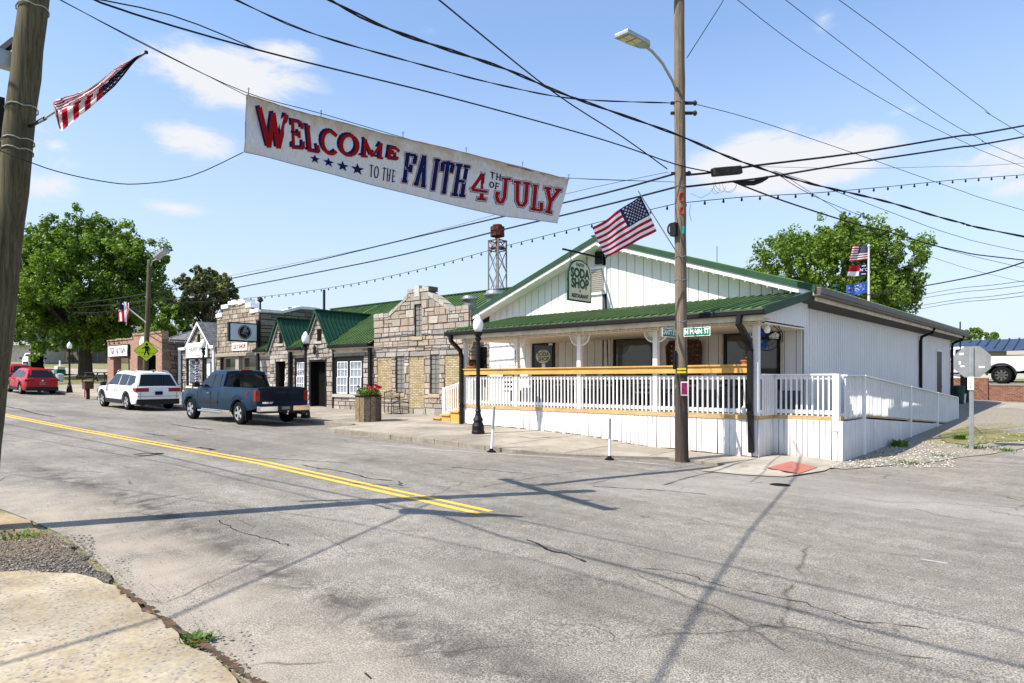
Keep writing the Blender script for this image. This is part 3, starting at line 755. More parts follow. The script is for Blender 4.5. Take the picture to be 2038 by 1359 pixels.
# left slope carries on down behind the stone shops
mb.build('roof','green',S)
mb=MB()
def rake(x0,z0,x1,z1,y,h=.14,t=.03): mb.prism([(x0,z0+.02),(x1,z1+.02),(x1,z1-h),(x0,z0-h)],lambda u,v,d:(u,y-d,v),0,t)
rake(APX,APZ,-5.55,APZ-6.65*.333,16.88,.14); rake(-17.9,APZ-5.7*.352,APX,APZ,16.88,.14)
mb.bar((APX,16.85,APZ+.03),(APX,37.9,APZ+.03),.3,.04); mb.build('rake_trim','greentrim',S)
mb=MB(); rake(APX,APZ-.14,-5.6,APZ-6.6*.333-.14,16.92,.12); rake(-17.85,APZ-5.65*.352-.14,APX,APZ-.14,16.92,.12)
for a,b in (((APX,APZ-.24),(-5.6,APZ-6.6*.333-.24)),((-17.85,APZ-5.65*.352-.24),(APX,APZ-.24))):
    mb.prism([(a[0],a[1]),(b[0],b[1]),(b[0],b[1]-.02),(a[0],a[1]-.02)],lambda u,v,d:(u,16.92+d,v),0,.5)
mb.build('rake_soffit','white',S)
# side eave: brown fascia gutter, dark soffit
mb=MB(); mb.box(-5.6,-5.42,16.9,37.9,3.86,4.03); mb.box(-5.62,-5.44,16.9,37.9,3.80,3.87); gt=mb.build('side_gutter','brownmet',S,bevel=.02)
mb=MB(); mb.prism([(XR+.02,3.80),(-5.6,3.98),(-5.6,3.80),(XR+.02,3.62)],lambda u,v,d:(u,d,v),17.0,37.8); mb.build('soffit',M('brown_soffit',(.085,.075,.07),.7),S)
mb=MB(); mb.box(-5.60,-5.57,16.95,37.85,3.70,3.86); mb.build('fascia','tan',S)
mb=MB()
def dspout(pts,w=.1,mat='black'):
    m=MB(); 
    for a,b in zip(pts,pts[1:]):
        d=(Vector(b)-Vector(a)).normalized()*.03; m.bar(Vector(a)-d,Vector(b)+d,w,w*.85)
    return m.build('downspout',mat,S,bevel=.012)
for y in (30.6,37.2): dspout([(-5.52,y,3.82),(-5.6,y,3.62),(-5.96,y,3.48),(-6.0,y,3.3),(-6.0,y,.35)],.11)
# vent and little dark window in the gable
mb=MB(); mb.box(-12.78,-12.14,YW-.03,YW+.02,4.5,5.42); v=mb.build('gable_vent','white',S,bevel=.01)
mb=MB()
for i in range(12):
    z=4.62+i*.062; mb.prism([(0,0),(.045,.0),(.0,.03)],lambda a,b,d:(-12.72+d,YW-.032-a*.5,z+b),0,.5)
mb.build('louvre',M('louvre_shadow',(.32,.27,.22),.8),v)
# door and windows of the porch front
def pane(name,x0,x1,z0,z1,y,frame=.05,fm='black',gm='shopglass',par=None,cross=None):
    m=MB()
    for a in ((x0,x0+frame,z0,z1),(x1-frame,x1,z0,z1),(x0+frame,x1-frame,z1-frame,z1),(x0+frame,x1-frame,z0,z0+frame)): m.box(a[0],a[1],y-.04,y+.03,a[2],a[3])
    if cross:
        nx,nz=cross
        for i in range(1,nx): xx=x0+(x1-x0)*i/nx; m.box(xx-.015,xx+.015,y-.03,y+.02,z0+frame,z1-frame)
        for i in range(1,nz): zz=z0+(z1-z0)*i/nz; m.box(x0+frame,x1-frame,y-.028,y+.018,zz-.015,zz+.015)
    return m
def window(x0,x1,z0,z1,y,frame=.05,fm='black',gm='shopglass',par=None,cross=None,xf=ID,name='window'):
    w_=pane(name,x0,x1,z0,z1,y,frame,cross=cross).build(name,fm,par,xf)
    g=MB(); g.box(x0+frame*.6,x1-frame*.6,y-.004,y+.012,z0+frame*.6,z1-frame*.6); g.build('pane',gm,w_,xf); return w_
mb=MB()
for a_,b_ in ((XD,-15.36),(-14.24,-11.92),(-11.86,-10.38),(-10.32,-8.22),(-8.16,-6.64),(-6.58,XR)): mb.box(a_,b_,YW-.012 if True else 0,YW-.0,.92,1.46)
mb.build('lower_wall_panel',M('slate_panel',(.16,.18,.215),.7,col2=(.11,.12,.14),scale=3),S)  # darker slate-toned panels along the lower porch wall, door left free
window(-11.86,-10.38,1.5,3.06,YW+.02,.06,par=S); window(-8.16,-6.64,1.5,3.04,YW+.02,.06,par=S)
mb=MB()
for (a,b,c,d) in ((-11.95,-10.29,1.4,3.14),(-8.25,-6.55,1.4,3.12),(-15.4,-14.2,.9,3.24)):
    for q in ((a,a+.06,c,d),(b-.06,b,c,d),(a+.06,b-.06,d-.06,d)): mb.box(q[0],q[1],YW-.0,YW+.03,q[2],q[3])
mb.build('window_trim','tan',S)
mb=MB(); mb.box(-15.33,-14.27,YW+.0,YW+.05,.92,3.16); d=mb.build('front_door','black',S,bevel=.01)
mb=MB(); mb.box(-15.2,-14.4,YW-.012,YW,1.15,3.0); mb.build('door_glass','carglass',d)
mb=MB(); mb.tube([(-14.46,YW-.06,1.7),(-14.46,YW-.06,2.1)],.014,6); mb.build('door_pull','chrome',d)
mb=MB(); mb.box(-14.86,-14.7,YW-.018,YW-.013,2.02,2.3); mb.build('notice','signwhite',d)
mb=MB(); mb.box(-14.55,-14.38,YW-.018,YW-.013,2.93,3.0); mb.build('hours_sticker','signwhite',d)
# oval sign on the door
T_=thing('door_sign','oval cream sign lettered SODA SHOP hung on the dark front door','sign',(-14.78,YW-.03,2.55))
mb=MB(); mb.prism([(-14.78+.33*math.cos(2*math.pi*i/28),2.55+.24*math.sin(2*math.pi*i/28)) for i in range(28)],lambda u,v,d:(u,YW-.02-d,v),0,.02); mb.build('board','cream',T_)
textmesh('SODA',.2,lambda u,v:(-14.78+u,YW-.043,2.62+v),'lettering','dgreen',T_,bold=.006); textmesh('SHOP',.2,lambda u,v:(-14.76+u,YW-.043,2.45+v),'lettering','dgreen',T_,bold=.006)
textmesh('FAITH',.07,lambda u,v:(-14.78+u,YW-.043,2.745+v),'lettering','dgreen',T_,bold=.002)
# porch roof, beam, posts
mb=MB(); e0=Vector((XD-.1,13.98,3.30)); L=math.hypot(3.42,.69)
roofplane(mb,e0,(1,0,0),(0,3.42,.69),[(0,0),(10.28,0),(10.28,L),(0,L)],.23,.04,.02,.028)
pr=mb.build('porch_roof','green',S)
for xx in (-5.66,-15.99): mb=MB(); mb.prism([(13.96,3.33),(17.3,4.02),(17.3,3.84),(13.96,3.14)],lambda u,v,d:(xx+d,u,v),0,.03); mb.build('porch_rake','greentrim',S)
mb=MB(); mb.box(-16.0,-5.62,13.86,13.98,3.15,3.28); mb.build('porch_gutter','black',S,bevel=.025)
mb=MB(); mb.box(-15.98,-5.70,13.99,14.02,3.03,3.2); mb.prism([(14.02,3.10),(14.5,3.10),(14.5,3.08),(14.02,3.08)],lambda u,v,d:(d,u,v),-15.95,-5.7); mb.build('porch_fascia','tan',S)
# gable-end infill over the right side of the porch
mb=MB(); siding(mb,lambda u,v,d:(-5.92+d*.5,u,v),14.3,17.38,3.08,lambda u:3.10+(u-13.98)*.2,.13,gap=.01); mb.build('porch_end_infill','siding',S)
mb=MB(); mb.box(-15.9,-5.93,14.5,17.38,3.02,3.05); mb.build('porch_ceiling','soffit',S)
mb=MB(); mb.box(XD,-5.93,14.52,14.68,2.98,3.2); bm=mb.build('porch_beam','tan',S)
mb=MB(); 
for x in frange(XD+.05,-6.0,.235): mb.box(x,x+.03,14.48,14.53,2.995,3.10)
for z in (2.985,3.10,): mb.box(XD,-5.93,14.495,14.53,z,z+.022)
mb.build('dentil_trim','soffit',bm)
posts=[-15.79,-13.49,-11.1,-8.68,-6.09]
for i,x in enumerate(posts):
    mb=MB(); mb.box(x-.065,x+.065,14.56,14.69,.92,2.98); p=mb.build('porch_post','white',S,bevel=.006)
    for sg in (-1,1):
        if (i==0 and sg<0) or (i==4 and sg>0): continue
        mb=MB(); cx,cz=x+sg*.065,2.98; rr_=.27
        a=[(cx+sg*rr_*math.cos(R(t)),14.62,cz-rr_*math.sin(R(t))) for t in range(0,91,9)]
        mb.tube(a,.022,6); mb.tube([(x_,14.62,z_) for x_,z_ in ((cx+sg*.02,cz-.01),(cx+sg*.02,cz-rr_))],.012,4)
        for t in range(9,90,12): mb.tube([(cx+sg*.05*math.cos(R(t)),14.62,cz-.05*math.sin(R(t))),(cx+sg*rr_*math.cos(R(t)),14.62,cz-rr_*math.sin(R(t)))],.010,4)
        mb.tube([(cx+sg*.06*math.cos(R(t)),14.62,cz-.06*math.sin(R(t))) for t in range(0,91,15)],.010,4)
        mb.build('fan_bracket','white',p)
# house number on the second post
for i,ch in enumerate('115'): textmesh(ch,.17,lambda u,v,i=i:(-13.49+u,14.552,2.56-.17*i+v),'number','black',S,bold=.004)
# deck, skirt, rails
mb=MB(); mb.box(XD,XR,14.62,17.38,.86,.92); mb.box(XR,-4.6,15.5,17.0,.86,.92); mb.build('deck','decky',S)
mb=MB(); mb.box(XD-.02,XR+.02,14.56,14.62,.83,.93); mb.box(XR+.0,XR+.05,14.62,15.46,.83,.93); mb.box(XR+.05,-4.55,15.44,15.5,.83,.93); mb.box(-4.6,-4.55,15.5,17.03,.83,.93); mb.build('deck_edge','decky',S)
def boards(mb,fn,u0,u1,top,bot,w=.145,seed=1,t=.018):
    r=random.Random(seed); u=u0
    while u<u1-.03:
        b=min(u+w*r.uniform(.8,1.1),u1); g=r.uniform(.007,.017); tl=r.uniform(-.012,.012)*.7; d=r.uniform(0,.006)
        bo=bot((u+b)/2)+r.uniform(-.01,.02)
        if top(u)-bo>.03: mb.prism([(u+g/2+tl,bo),(b-g/2+tl,bo),(b-g/2,top(b)),(u+g/2,top(u))],lambda x,y,dd:fn(x,y,dd+d),0,t)
        u=b
mb=MB(); boards(mb,lambda u,v,d:(u,14.6-d,v),XD,XR+.02,lambda u:.83,lambda u:land(u,14.6)+.012,seed=2)
boards(mb,lambda u,v,d:(XR+.02+d,u,v),14.6,15.46,lambda u:.83,lambda u:land(XR,u)+.0,seed=3)
boards(mb,lambda u,v,d:(u,15.46-d,v),XR+.04,-4.5,lambda u:.83,lambda u:land(u,15.4)-.06,seed=4,w=.14)
rampz=lambda y: .90 if y<17 else .90-(y-17)*.0635
boards(mb,lambda u,v,d:(-4.52+d,u,v),15.46,28.2,lambda u:rampz(u)-.08,lambda u:land(-4.5,u)-.05,seed=5,w=.15)
mb.build('skirt_boards','skirt',S)
mb=MB(); mb.box(XD+.03,XR-.01,14.66,14.7,-.3,.8); mb.box(XR-.02,XR,14.66,15.5,-.3,.8); mb.box(XR,-4.58,15.5,15.54,-.3,.8)
mb.prism([(15.5,-.3),(28,.1),(28,rampz(28)-.1),(17,.75),(15.5,.75)],lambda u,v,d:(-4.56+d,u,v),0,.02); mb.box(-15.83,-15.8,14.66,17.4,-.2,.85); mb.build('skirt_backing','groove2',S)
def railing(a,b,zb0,zb1,h0=.12,htop=.90,step=.118,side=(0,-1),capw=.14,lean=0,parent=None):
    a=Vector(a);b=Vector(b);d=(b-a);L=d.length;n=max(1,int(L/step)); mb=MB(); sd=Vector((side[0],side[1],0))
    for i in range(n+1):
        t=(i+.5)/(n+1); p=a+d*t; z=zb0+(zb1-zb0)*t; j=rnd.uniform(-.006,.006)
        q=p+sd*.035; mb.box(q.x-.017+j,q.x+.017+j,q.y-.017,q.y+.017,z+h0-.09,z+htop-.03)
    za=Vector((0,0,1))
    mb.bar(a+za*(zb0+htop-.06-a.z),b+za*(zb1+htop-.06-b.z),.035,.09)
    mb.bar(a+za*(zb0+h0-a.z),b+za*(zb1+h0-b.z),.035,.09)
    if capw: mb.bar(a+za*(zb0+htop+.0-a.z),b+za*(zb1+htop+.0-b.z),capw,.035)
    return mb.build('railing','white',parent or S)
for x0,x1 in zip(posts,posts[1:]): railing((x0+.065,14.62,0),(x1-.065,14.62,0),.93,.93,.10,.93,.132,capw=0)
mb=MB(); mb.box(XD-.02,XR-.04,14.50,14.54,1.90,2.06); mb.box(XD-.02,XR-.04,14.46,14.74,2.06,2.095); mb.build('bar_rail','pine',S)
railing((XR+.03,14.7,0),(XR+.03,15.5,0),.93,.93,.08,.93,.115,side=(1,0))
railing((XR+.05,15.48,0),(-4.62,15.48,0),.93,.93,.08,.93,.118)
mb=MB(); mb.box(-4.72,-4.58,15.42,15.56,.6,1.87); mb.build('rail_post','white',S,bevel=.006)
for y0,y1 in ((15.56,17.0),(17.0,21.6),(21.6,25.3),(25.3,28.9)):
    railing((-4.56,y0+.04,0),(-4.56,y1-.04,0),rampz(y0),rampz(y1),.06,.94,.115,side=(1,0),capw=.20)
for y in (17.0,21.6,25.3,28.88):
    mb=MB(); mb.box(-4.60,-4.46,y-.05,y+.05,land(-4.5,y),rampz(y)+.94); mb.build('rail_post','white',S,bevel=.006)
railing((-5.85,17.0,0),(-5.85,28.8,0),.9,rampz(28.8),.06,.94,.12,side=(1,0),capw=.1)
mb=MB()
mb.prism([(17.0,.86),(28.9,rampz(28.9)-.04),(28.9,rampz(28.9)),(17.0,.905)],lambda u,v,d:(d,u,v),-5.9,-4.5); mb.build('ramp_deck','decky',S)
# downspouts of the porch
dspout([(-6.17,13.92,3.16),(-6.2,13.92,2.98),(-6.16,14.38,2.62),(-6.16,14.44,2.4),(-6.16,14.44,1.0),(-6.16,14.46,.9),(-6.16,14.5,.12)],.12)
dspout([(-15.75,13.92,3.16),(-15.75,13.95,2.98),(-15.82,14.42,2.68),(-15.82,14.46,2.5),(-15.82,14.46,1.0),(-15.86,14.5,.9),(-15.86,14.5,.32)],.12)
# steps
for i in range(4):
    mb=MB(); x1=XD-.02-i*.46; zt=.92-(i+1)*.125
    mb.box(x1-.50,x1,14.78,15.95,zt-.04,zt); mb.box(x1-.44,x1,14.83,15.9,land(x1,15)-.05,zt-.045); mb.build('step','pine',S)
mb=MB(); a=Vector((-15.92,15.3,0)); b=Vector((-17.6,15.3,0)); 
railing(a,b,.92,.50,.06,.93,.12,side=(0,-1),capw=.1)
mb=MB(); mb.box(-17.69,-17.59,15.25,15.35,.2,1.46); mb.build('rail_post','white',S,bevel=.006)
# string of little lights under the rakes
mb=MB()
def drape(a,b,n,r=.010):
    a=Vector(a);b=Vector(b)
    for i in range(n):
        p=a.lerp(b,(i+.5)/n); mb.tube([p,p+Vector((.0,0,-.05))],r,5)
    mb.tube([a,b],.006,4)
drape((APX,16.84,APZ-.27),(-5.7,16.84,APZ-6.5*.333-.27),22); drape((-17.7,16.84,APZ-5.5*.352-.27),(APX,16.84,APZ-.27),16)
mb.build('fairy_lights','bollard',S)
# porch wall lamp and ceiling lamp
T_=thing('porch_lamp','small white globe lamp under the right end of the porch roof','lamp',(-6.0,14.9,3.0))
mb=MB(); mb.lathe([(.0,-.19),(.05,-.18),(.075,-.12),(.06,-.05),(.03,-.02),(.03,0)],(-5.98,14.95,3.0),12); mb.build('globe','globe',T_,smooth=True)
mb=MB(); mb.lathe([(.05,-.03),(.05,.02)],(-5.98,14.95,3.0),12); mb.build('lamp_base','tan',T_)
# hanging sign
T_=thing('hanging_sign','cream arched hanging sign lettered SODA SHOP & RESTAURANT below the gable','sign',(-12.4,16.2,5.4))
sx=lambda t:-12.42
c0=atX(1129,535,-12.42)
SGX=-12.42; y0=atX(1130,598,SGX).y; y1=atX(1177,600,SGX).y
zb=atX(1130,597,SGX).z; zt=atX(1130,536,SGX).z; za=atX(1153,517,SGX).z
yc_=(y0+y1)/2; wy=(y1-y0)/2
out=[(-wy,zb),(wy,zb),(wy,zt-.02)]+[(wy*.92*math.cos(R(t)),zt+(za-zt)*math.sin(R(t))) for t in range(0,181,12)]+[(-wy,zt-.02)]
mb=MB(); mb.prism(out,lambda u,v,d:(SGX-d,yc_+u,v),0,.05); mb.build('frame','dgreen',T_)
inn=[(u*.90,zb+.05+(v-zb)*.95) for u,v in out]
inn=[(u*.90,(zb+za)/2+(v-(zb+za)/2)*.93) for u,v in out]
mb=MB(); mb.prism(inn,lambda u,v,d:(SGX+.004+d,yc_+u,v),0,.006); mb.build('board','cream',T_)
H_=za-zb
for txt,sz,dz,mt,bo,sxx in (('FAITH',.15,.87,'dgreen',.008,1),('SODA',.40,.665,'dgreen',.022,.88),('SHOP',.40,.42,'dgreen',.022,.88),('&',.12,.255,'dgreen',.005,1),('RESTAURANT',.16,.13,'black',.008,.86)):
    textmesh(txt,sz,lambda u,v,dz=dz:(SGX+.014,yc_+u*1.0,zb+dz*H_+v),'lettering',mt,T_,bold=bo,sx=sxx)
mb=MB(); ys=y0-.25; ye=17.35; zz=za+.22
mb.bar((SGX,ys,zz),(SGX,ye,zz),.05,.05); mb.box(SGX-.12,SGX+.12,ye-.02,ye+.04,zz-.22,zz+.18)
for y in (yc_-wy*.75,yc_+wy*.6): mb.tube([(SGX,y,zz),(SGX,y,zb+H_*.85)],.012,5)
mb.build('bracket','black',T_)
# woven tobacco basket on the wall
T_=thing('wall_basket','large brown woven tobacco basket leaning on the porch wall','basket',(-9.3,17.3,2.0))
mb=MB(); bx0,bx1,bz0,bz1=-9.88,-8.78,1.75,2.86; n=8
rim=[(bx0+.05,bz0),(bx1-.05,bz0),(bx1,bz1-.15),(bx1-.12,bz1),(bx0+.12,bz1),(bx0,bz1-.15)]
for a,b in zip(rim,rim[1:]+rim[:1]): mb.bar((a[0],17.24,a[1]),(b[0],17.24,b[1]),.05,.06)
for i in range(n):
    x=bx0+.07+(bx1-bx0-.14)*i/(n-1); mb.box(x-.045,x+.045,17.28+.012*(i%2),17.29+.012*(i%2),bz0+.02,bz1-.03)
    z=bz0+.06+(bz1-bz0-.12)*i/(n-1); mb.box(bx0+.04,bx1-.04,17.285,17.297,z-.043,z+.043)
mb.build('weave','basket',T_)
# porch fan
def cyl_ring(mb,c,r,tr,m,n=24): 
    mb.tube([m@Vector((r*math.cos(2*math.pi*i/n),r*math.sin(2*math.pi*i/n),c)) for i in range(n+1)],tr,5,False)
T_=thing('porch_fan','black wire cage fan with a blue blade mounted at the porch corner','fan',(-6.35,15.7,2.6))
fm=Matrix.Translation(atD(1526,672,15.6))@Matrix.Rotation(AH+R(-20),4,'Z')@Matrix.Rotation(R(90),4,'X')
mb=MB()
for r_,z_ in ((.31,0),(.31,.09),(.2,.11),(.1,.12),(.2,-.02)): cyl_ring(mb,z_,r_,.009 if r_>.3 else .004,fm)
for i in range(18):
    a=2*math.pi*i/18; mb.tube([fm@Vector((.05*math.cos(a),.05*math.sin(a),.12)),fm@Vector((.31*math.cos(a),.31*math.sin(a),.09)),fm@Vector((.31*math.cos(a),.31*math.sin(a),0))],.0035,4)
mb.build('cage','black',T_)
mb=MB(); mb.lathe([(0,.05),(.09,.05),(.09,-.1),(.05,-.14),(0,-.14)],(0,0,0),14,fm); mb.build('motor','black',T_)
for i,mt in enumerate(('flagroyal','cream','flagroyal')):
    a=R(135-120*i); mb=MB(); mb.prism([(.05,-.03),(.24,-.10),(.28,.0),(.22,.07),(.05,.03)],lambda u,v,d:fm@Vector((u*math.cos(a)-v*math.sin(a),u*math.sin(a)+v*math.cos(a),.07+d+v*.2)),0,.006); mb.build('blade',mt,T_)
mb=MB(); p=fm@Vector((.33,.05,-.03)); mb.tube([fm@Vector((-.1,.36,0)),fm@Vector((.2,.36,0)),fm@Vector((.35,.1,0)),fm@Vector((.34,-.12,0))],.014,5); mb.tube([fm@Vector((0,0,-.12)),fm@Vector((-.1,.0,-.28)),(-6.1,14.7,2.75)],.018,5); mb.build('arm','black',T_)
def potplant(px,py,Y,lab,w=.22,h=.12,name='flower_pot'):
    p=atY(px,py,Y); T_=thing(name,lab,'plant pot',(p.x,p.y,p.z)); mb=MB(); mb.lathe([(w*.36,0),(w*.5,h*.8),(w*.56,h*.8),(w*.56,h)],(p.x,p.y,p.z),14); mb.build('pot','terra',T_)
    mb=MB(); r=random.Random(int(px))
    for i in range(60):
        a=r.uniform(0,6.3); q=Vector((p.x+r.uniform(0,w*.5)*math.cos(a),p.y+r.uniform(0,w*.5)*math.sin(a),p.z+h+r.uniform(0,.14))); s=.03; k=r.uniform(.2,.7); mb.cc=(k,k,k)
        e1=Vector((r.uniform(-1,1),r.uniform(-1,1),r.uniform(-1,1))).normalized()*s; e2=Vector((r.uniform(-1,1),r.uniform(-1,1),r.uniform(-1,1))).normalized()*s; mb.poly([q,q+e1,q+e1+e2,q+e2])
    mb.build('plant',M('rusty_plant',(.3,.12,.06),.8,col2=(.12,.16,.05),scale=30),T_)
potplant(1484,727,14.62,'terracotta pot of reddish plants on the bar rail beside the right downspout')
potplant(939,735,14.62,'long orange terracotta trough standing at the left end of the bar rail',.3,.1,'flower_trough')
# furniture behind the rails: high-backed chairs and tables
def porchchair(x,y,rz,mat,lab,g='wooden chairs along the porch'):
    T_=thing('porch_chair',lab,'chair',(x,y,.92),rz,g); xf=PM[T_]
    for i,j in ((-1,-1),(1,-1),(1,1),(-1,1)): mb=MB(); mb.box(i*.2-.02,i*.2+.02,j*.2-.02,j*.2+.02,0,.44 if j<0 else 1.0); mb.build('leg',mat,T_,xf)
    mb=MB(); mb.box(-.23,.23,-.23,.23,.43,.47); mb.build('seat',mat,T_,xf)
    mb=MB()
    for z in (.6,.74,.88,.98): mb.box(-.2,.2,.185,.215,z-.035,z+.035)
    mb.build('backrest',mat,T_,xf)
A['chairwood']=woodmat('brown_chair_wood',(.20,.10,.045),(.34,.19,.09))
for x,lab in ((-13.1,'brown ladder-back chair behind the rail left of the dark front door'),(-12.3,'brown ladder-back chair behind the rail near the middle porch post'),(-10.9,'brown chair behind the rail under the left porch window'),(-7.9,'brown chair behind the rail below the left edge of the right porch window')):
    porchchair(x,16.6,R(rnd.uniform(-15,15)),'chairwood',lab)
def porchtable(x,y,lab,mat='chairwood',r=.4,h=.74):
    T_=thing('porch_table',lab,'table',(x,y,.92),0,'tables on the porch'); xf=PM[T_]
    mb=MB(); mb.lathe([(r,h-.04),(r,h)],(0,0,0),20); mb.build('tabletop',mat,T_,xf); mb=MB(); mb.lathe([(.25,0),(.06,.05),(.04,.1),(.04,h-.04)],(0,0,0),12); mb.build('pedestal','black',T_,xf)
porchtable(-13.9,16.2,'round pale-topped table behind the rail below the house number post','pine'); porchtable(-11.7,16.3,'round brown table behind the rail left of the first porch window'); porchtable(-7.1,16.4,'round brown table behind the rail near the right downspout')
T_=thing('porch_bench','long grey wooden bench behind the rail under the left window','bench',(-10.2,16.9,.92)); xf=PM[T_]
mb=MB(); mb.box(-.9,.9,-.2,.2,.42,.47); mb.build('seat','greyblue',T_,xf); mb=MB()
for z in (.6,.74,.88): mb.box(-.9,.9,.2,.24,z-.05,z+.05)
mb.build('backrest','greyblue',T_,xf)
for x in (-.8,.8): mb=MB(); mb.box(x-.04,x+.04,-.2,.24,0,.42); mb.build('leg','greyblue',T_,xf)
T_=thing('lantern','small black wire lantern on the bar rail near the left end','lantern',(-15.0,14.6,2.1))
mb=MB(); p=Vector((-14.85,14.6,2.095)); mb.lathe([(.05,0),(.05,.02)],p,10); mb.lathe([(.03,.02),(.035,.07),(.0,.09)],p,8); mb.tube([p+Vector((.05*math.cos(R(a)),0,.08+.06*math.sin(R(a)))) for a in range(0,181,20)],.004,4); mb.build('lantern_body','black',T_)
T_=thing('small_post_light','little white post cap light standing on the deck edge by the right downspout','light',(-6.6,14.5,.93))
p=atY(1479,822,14.5); mb=MB(); mb.lathe([(.03,-.03),(.03,.06),(.05,.07),(.04,.12),(.0,.17)],p,8); mb.build('light_body','bollard',T_)

def shadowline(pix,h,r_,lab):
    P=[G(x,y)-sdir*(h/-sdir.z*-1 if False else h/abs(sdir.z)) for x,y in pix]; 
    mb=MB(); out=[]
    for a,b in zip(P,P[1:]): n=max(1,int((b-a).length/1.5)); out+=[a.lerp(b,i/n) for i in range(n)]
    out.append(P[-1]); mb.tube(out,r_,6); setp(mb.build('utility_cable','cable'),lab,'cable')
shadowline([(-150,815),(5,842),(250,890),(500,948),(860,1020),(1000,1068),(1423,1173),(1866,1287),(2300,1390)],8.6,.02,'power line above the picture casting the strongest long shadow on the near lane')
shadowline([(-150,840),(5,862),(350,925),(640,995),(1000,1028),(1443,1124),(1723,1188),(2038,1259),(2400,1340)],9,.013,'power line above the picture casting a fainter shadow across the road')
shadowline([(-300,900),(700,1040),(1061,1114),(1357,1201),(1866,1338),(2200,1430)],9.2,.010,'thin power line above the picture, nearest of the three along the road')
shadowline([(1596,905),(1585,946),(1499,1048),(1443,1130),(1397,1196),(1306,1359),(1200,1560)],9,.02,'power line above the picture crossing towards the corner of the ramp')
shadowline([(853,1003),(700,1070),(540,1140),(315,1240),(20,1328),(-300,1420)],9,.022,'power line above the picture crossing the road towards the concrete apron')

groundpoly('dry_grass_patch','ground',[(1868,868),(1925,850),(1990,858),(2060,866),(2060,878),(1985,880),(1930,888),(1880,882)],.03,jit=.12)

for x,y,lab in ((-14.6,15.6,'dark brown chair behind the rail below the oval door sign'),(-12.6,15.7,'dark brown chair close behind the rail left of the middle post'),(-9.3,16.0,'brown chair behind the rail below the tobacco basket'),(-8.4,15.8,'brown chair close behind the rail right of the fourth post'),(-6.7,15.9,'brown chair close behind the rail by the right downspout'),(-10.6,15.5,'brown chair close behind the rail just right of the third post')): porchchair(x,y,R(180+rnd.uniform(-25,25)),'basket',lab)

mb=MB(); r=random.Random(77)
for px,w in [([(0,930),(120,915),(300,935),(470,940)],.012),([(1200,1010),(1330,1040),(1480,1050),(1620,1090),(1850,1110)],.012),([(620,1060),(700,1100),(790,1110)],.010),([(1500,1240),(1600,1260),(1720,1300),(1900,1310)],.010),
  ([(1080,1240),(1180,1250),(1260,1300)],.009),([(1650,980),(1760,1000),(1900,1000),(2038,1030)],.018),([(1420,1000),(1560,1010),(1700,1020)],.012),([(330,1000),(420,1010),(520,1050)],.010),([(140,850),(300,880),(520,915)],.02),([(700,900),(860,925),(1000,960),(1180,985)],.014)]: wig(px,w*.55,.05)
mb.build('fine_cracks','sealant')['kind']='structure'
# ------------------------------------------------------------------ the row of stone shops (own frame: x along the row, y depth, z up)
def lr(x,y=0): p=ROW@Vector((x,y,0)); return land(p.x,p.y)
def rowthing(name,lab,x,y=0,cat='building'): p=ROW@Vector((x,y,0)); return thing(name,lab,cat,(p.x,p.y,lr(x,y)),R(3))
fr=lambda u,v,d:(u,-d,v)            # front faces look towards -y
def frn(n): return lambda u,v,d:(u,n-d,v)
def rightside(x): return lambda u,v,d:(x+d,u,v)
# --- stone shop with the stepped parapet
B=rowthing('stone_shop','rough stone shop with stepped parapet, buff brick panels and glass block slits',-1.2)
x0,x1=-4.1,1.68
mb=MB(); prof=[(x0,0),(x1,0),(x1,4.42),(.62,4.42),(-.6,5.12),(-.6,5.32),(-1.83,5.32),(-1.83,5.12),(-3.08,4.42),(x0,4.42)]
hl=[(-1.44,-1.0,3.52,4.82),(-2.62,-2.1,1.18,2.72),(-.5,0.02,1.18,2.74)]; core(mb,x0,x1,0,4.42,0,.38,hl); mb.prism([(-.6,5.12),(-.6,5.32),(-1.83,5.32),(-1.83,5.12),(-3.08,4.42),(-1.45,4.42),(-1.45,4.84),(-.99,4.84),(-.99,4.42),(.62,4.42)],lambda u,v,d:(u,d,v),0,.38); mb.box(x0,x0+.3,.38,6,0,3.6); mb.box(x1-.3,x1,.38,4,0,4.3); mb.build('mortar_core','mortar',B,ROW)
hl=[(-1.44,-1.0,3.52,4.82),(-2.62,-2.1,1.18,2.72),(-.5,0.02,1.18,2.74)]
bp=[(-3.86,-2.9,.95,2.68),(-1.78,-.86,.55,2.68),(.35,1.5,.6,2.68)]
reg=[[(1,0,-3.08),(0,1,4.42)],[(-1,0,3.08),(1,0,-1.83),(-.56,1,4.42+3.08*.56)],[(-1,0,1.83),(1,0,-.6),(0,1,5.3)],[(-1,0,.6),(1,0,.62),(.574,1,4.42+.62*.574)],[(-1,0,-.62),(0,1,4.42)]]
mb=MB(); ashlar(mb,fr,x0,x1,2.92,5.32,hl,reg,seed=21); 
ashlar(mb,fr,x0,x1,2.70,2.92,hl,None,pal=[(.40,.38,.34),(.46,.43,.38)],rh=(.2,.23),rw=(.7,1.3),seed=22,split=0,depth=.05)
ashlar(mb,fr,x0,x1,.25,2.70,hl+bp,None,seed=23)
ashlar(mb,rightside(x1),0,.5,2.5,4.42,(),None,seed=24,rw=(.25,.5))
mb.build('stone_facing','stone',B,ROW)
for (a,b,c,d) in bp: mb=MB(); mb.box(a+.01,b-.01,-.018,.0,c+.01,d-.01); mb.build('brick_panel','ybrick',B,ROW)
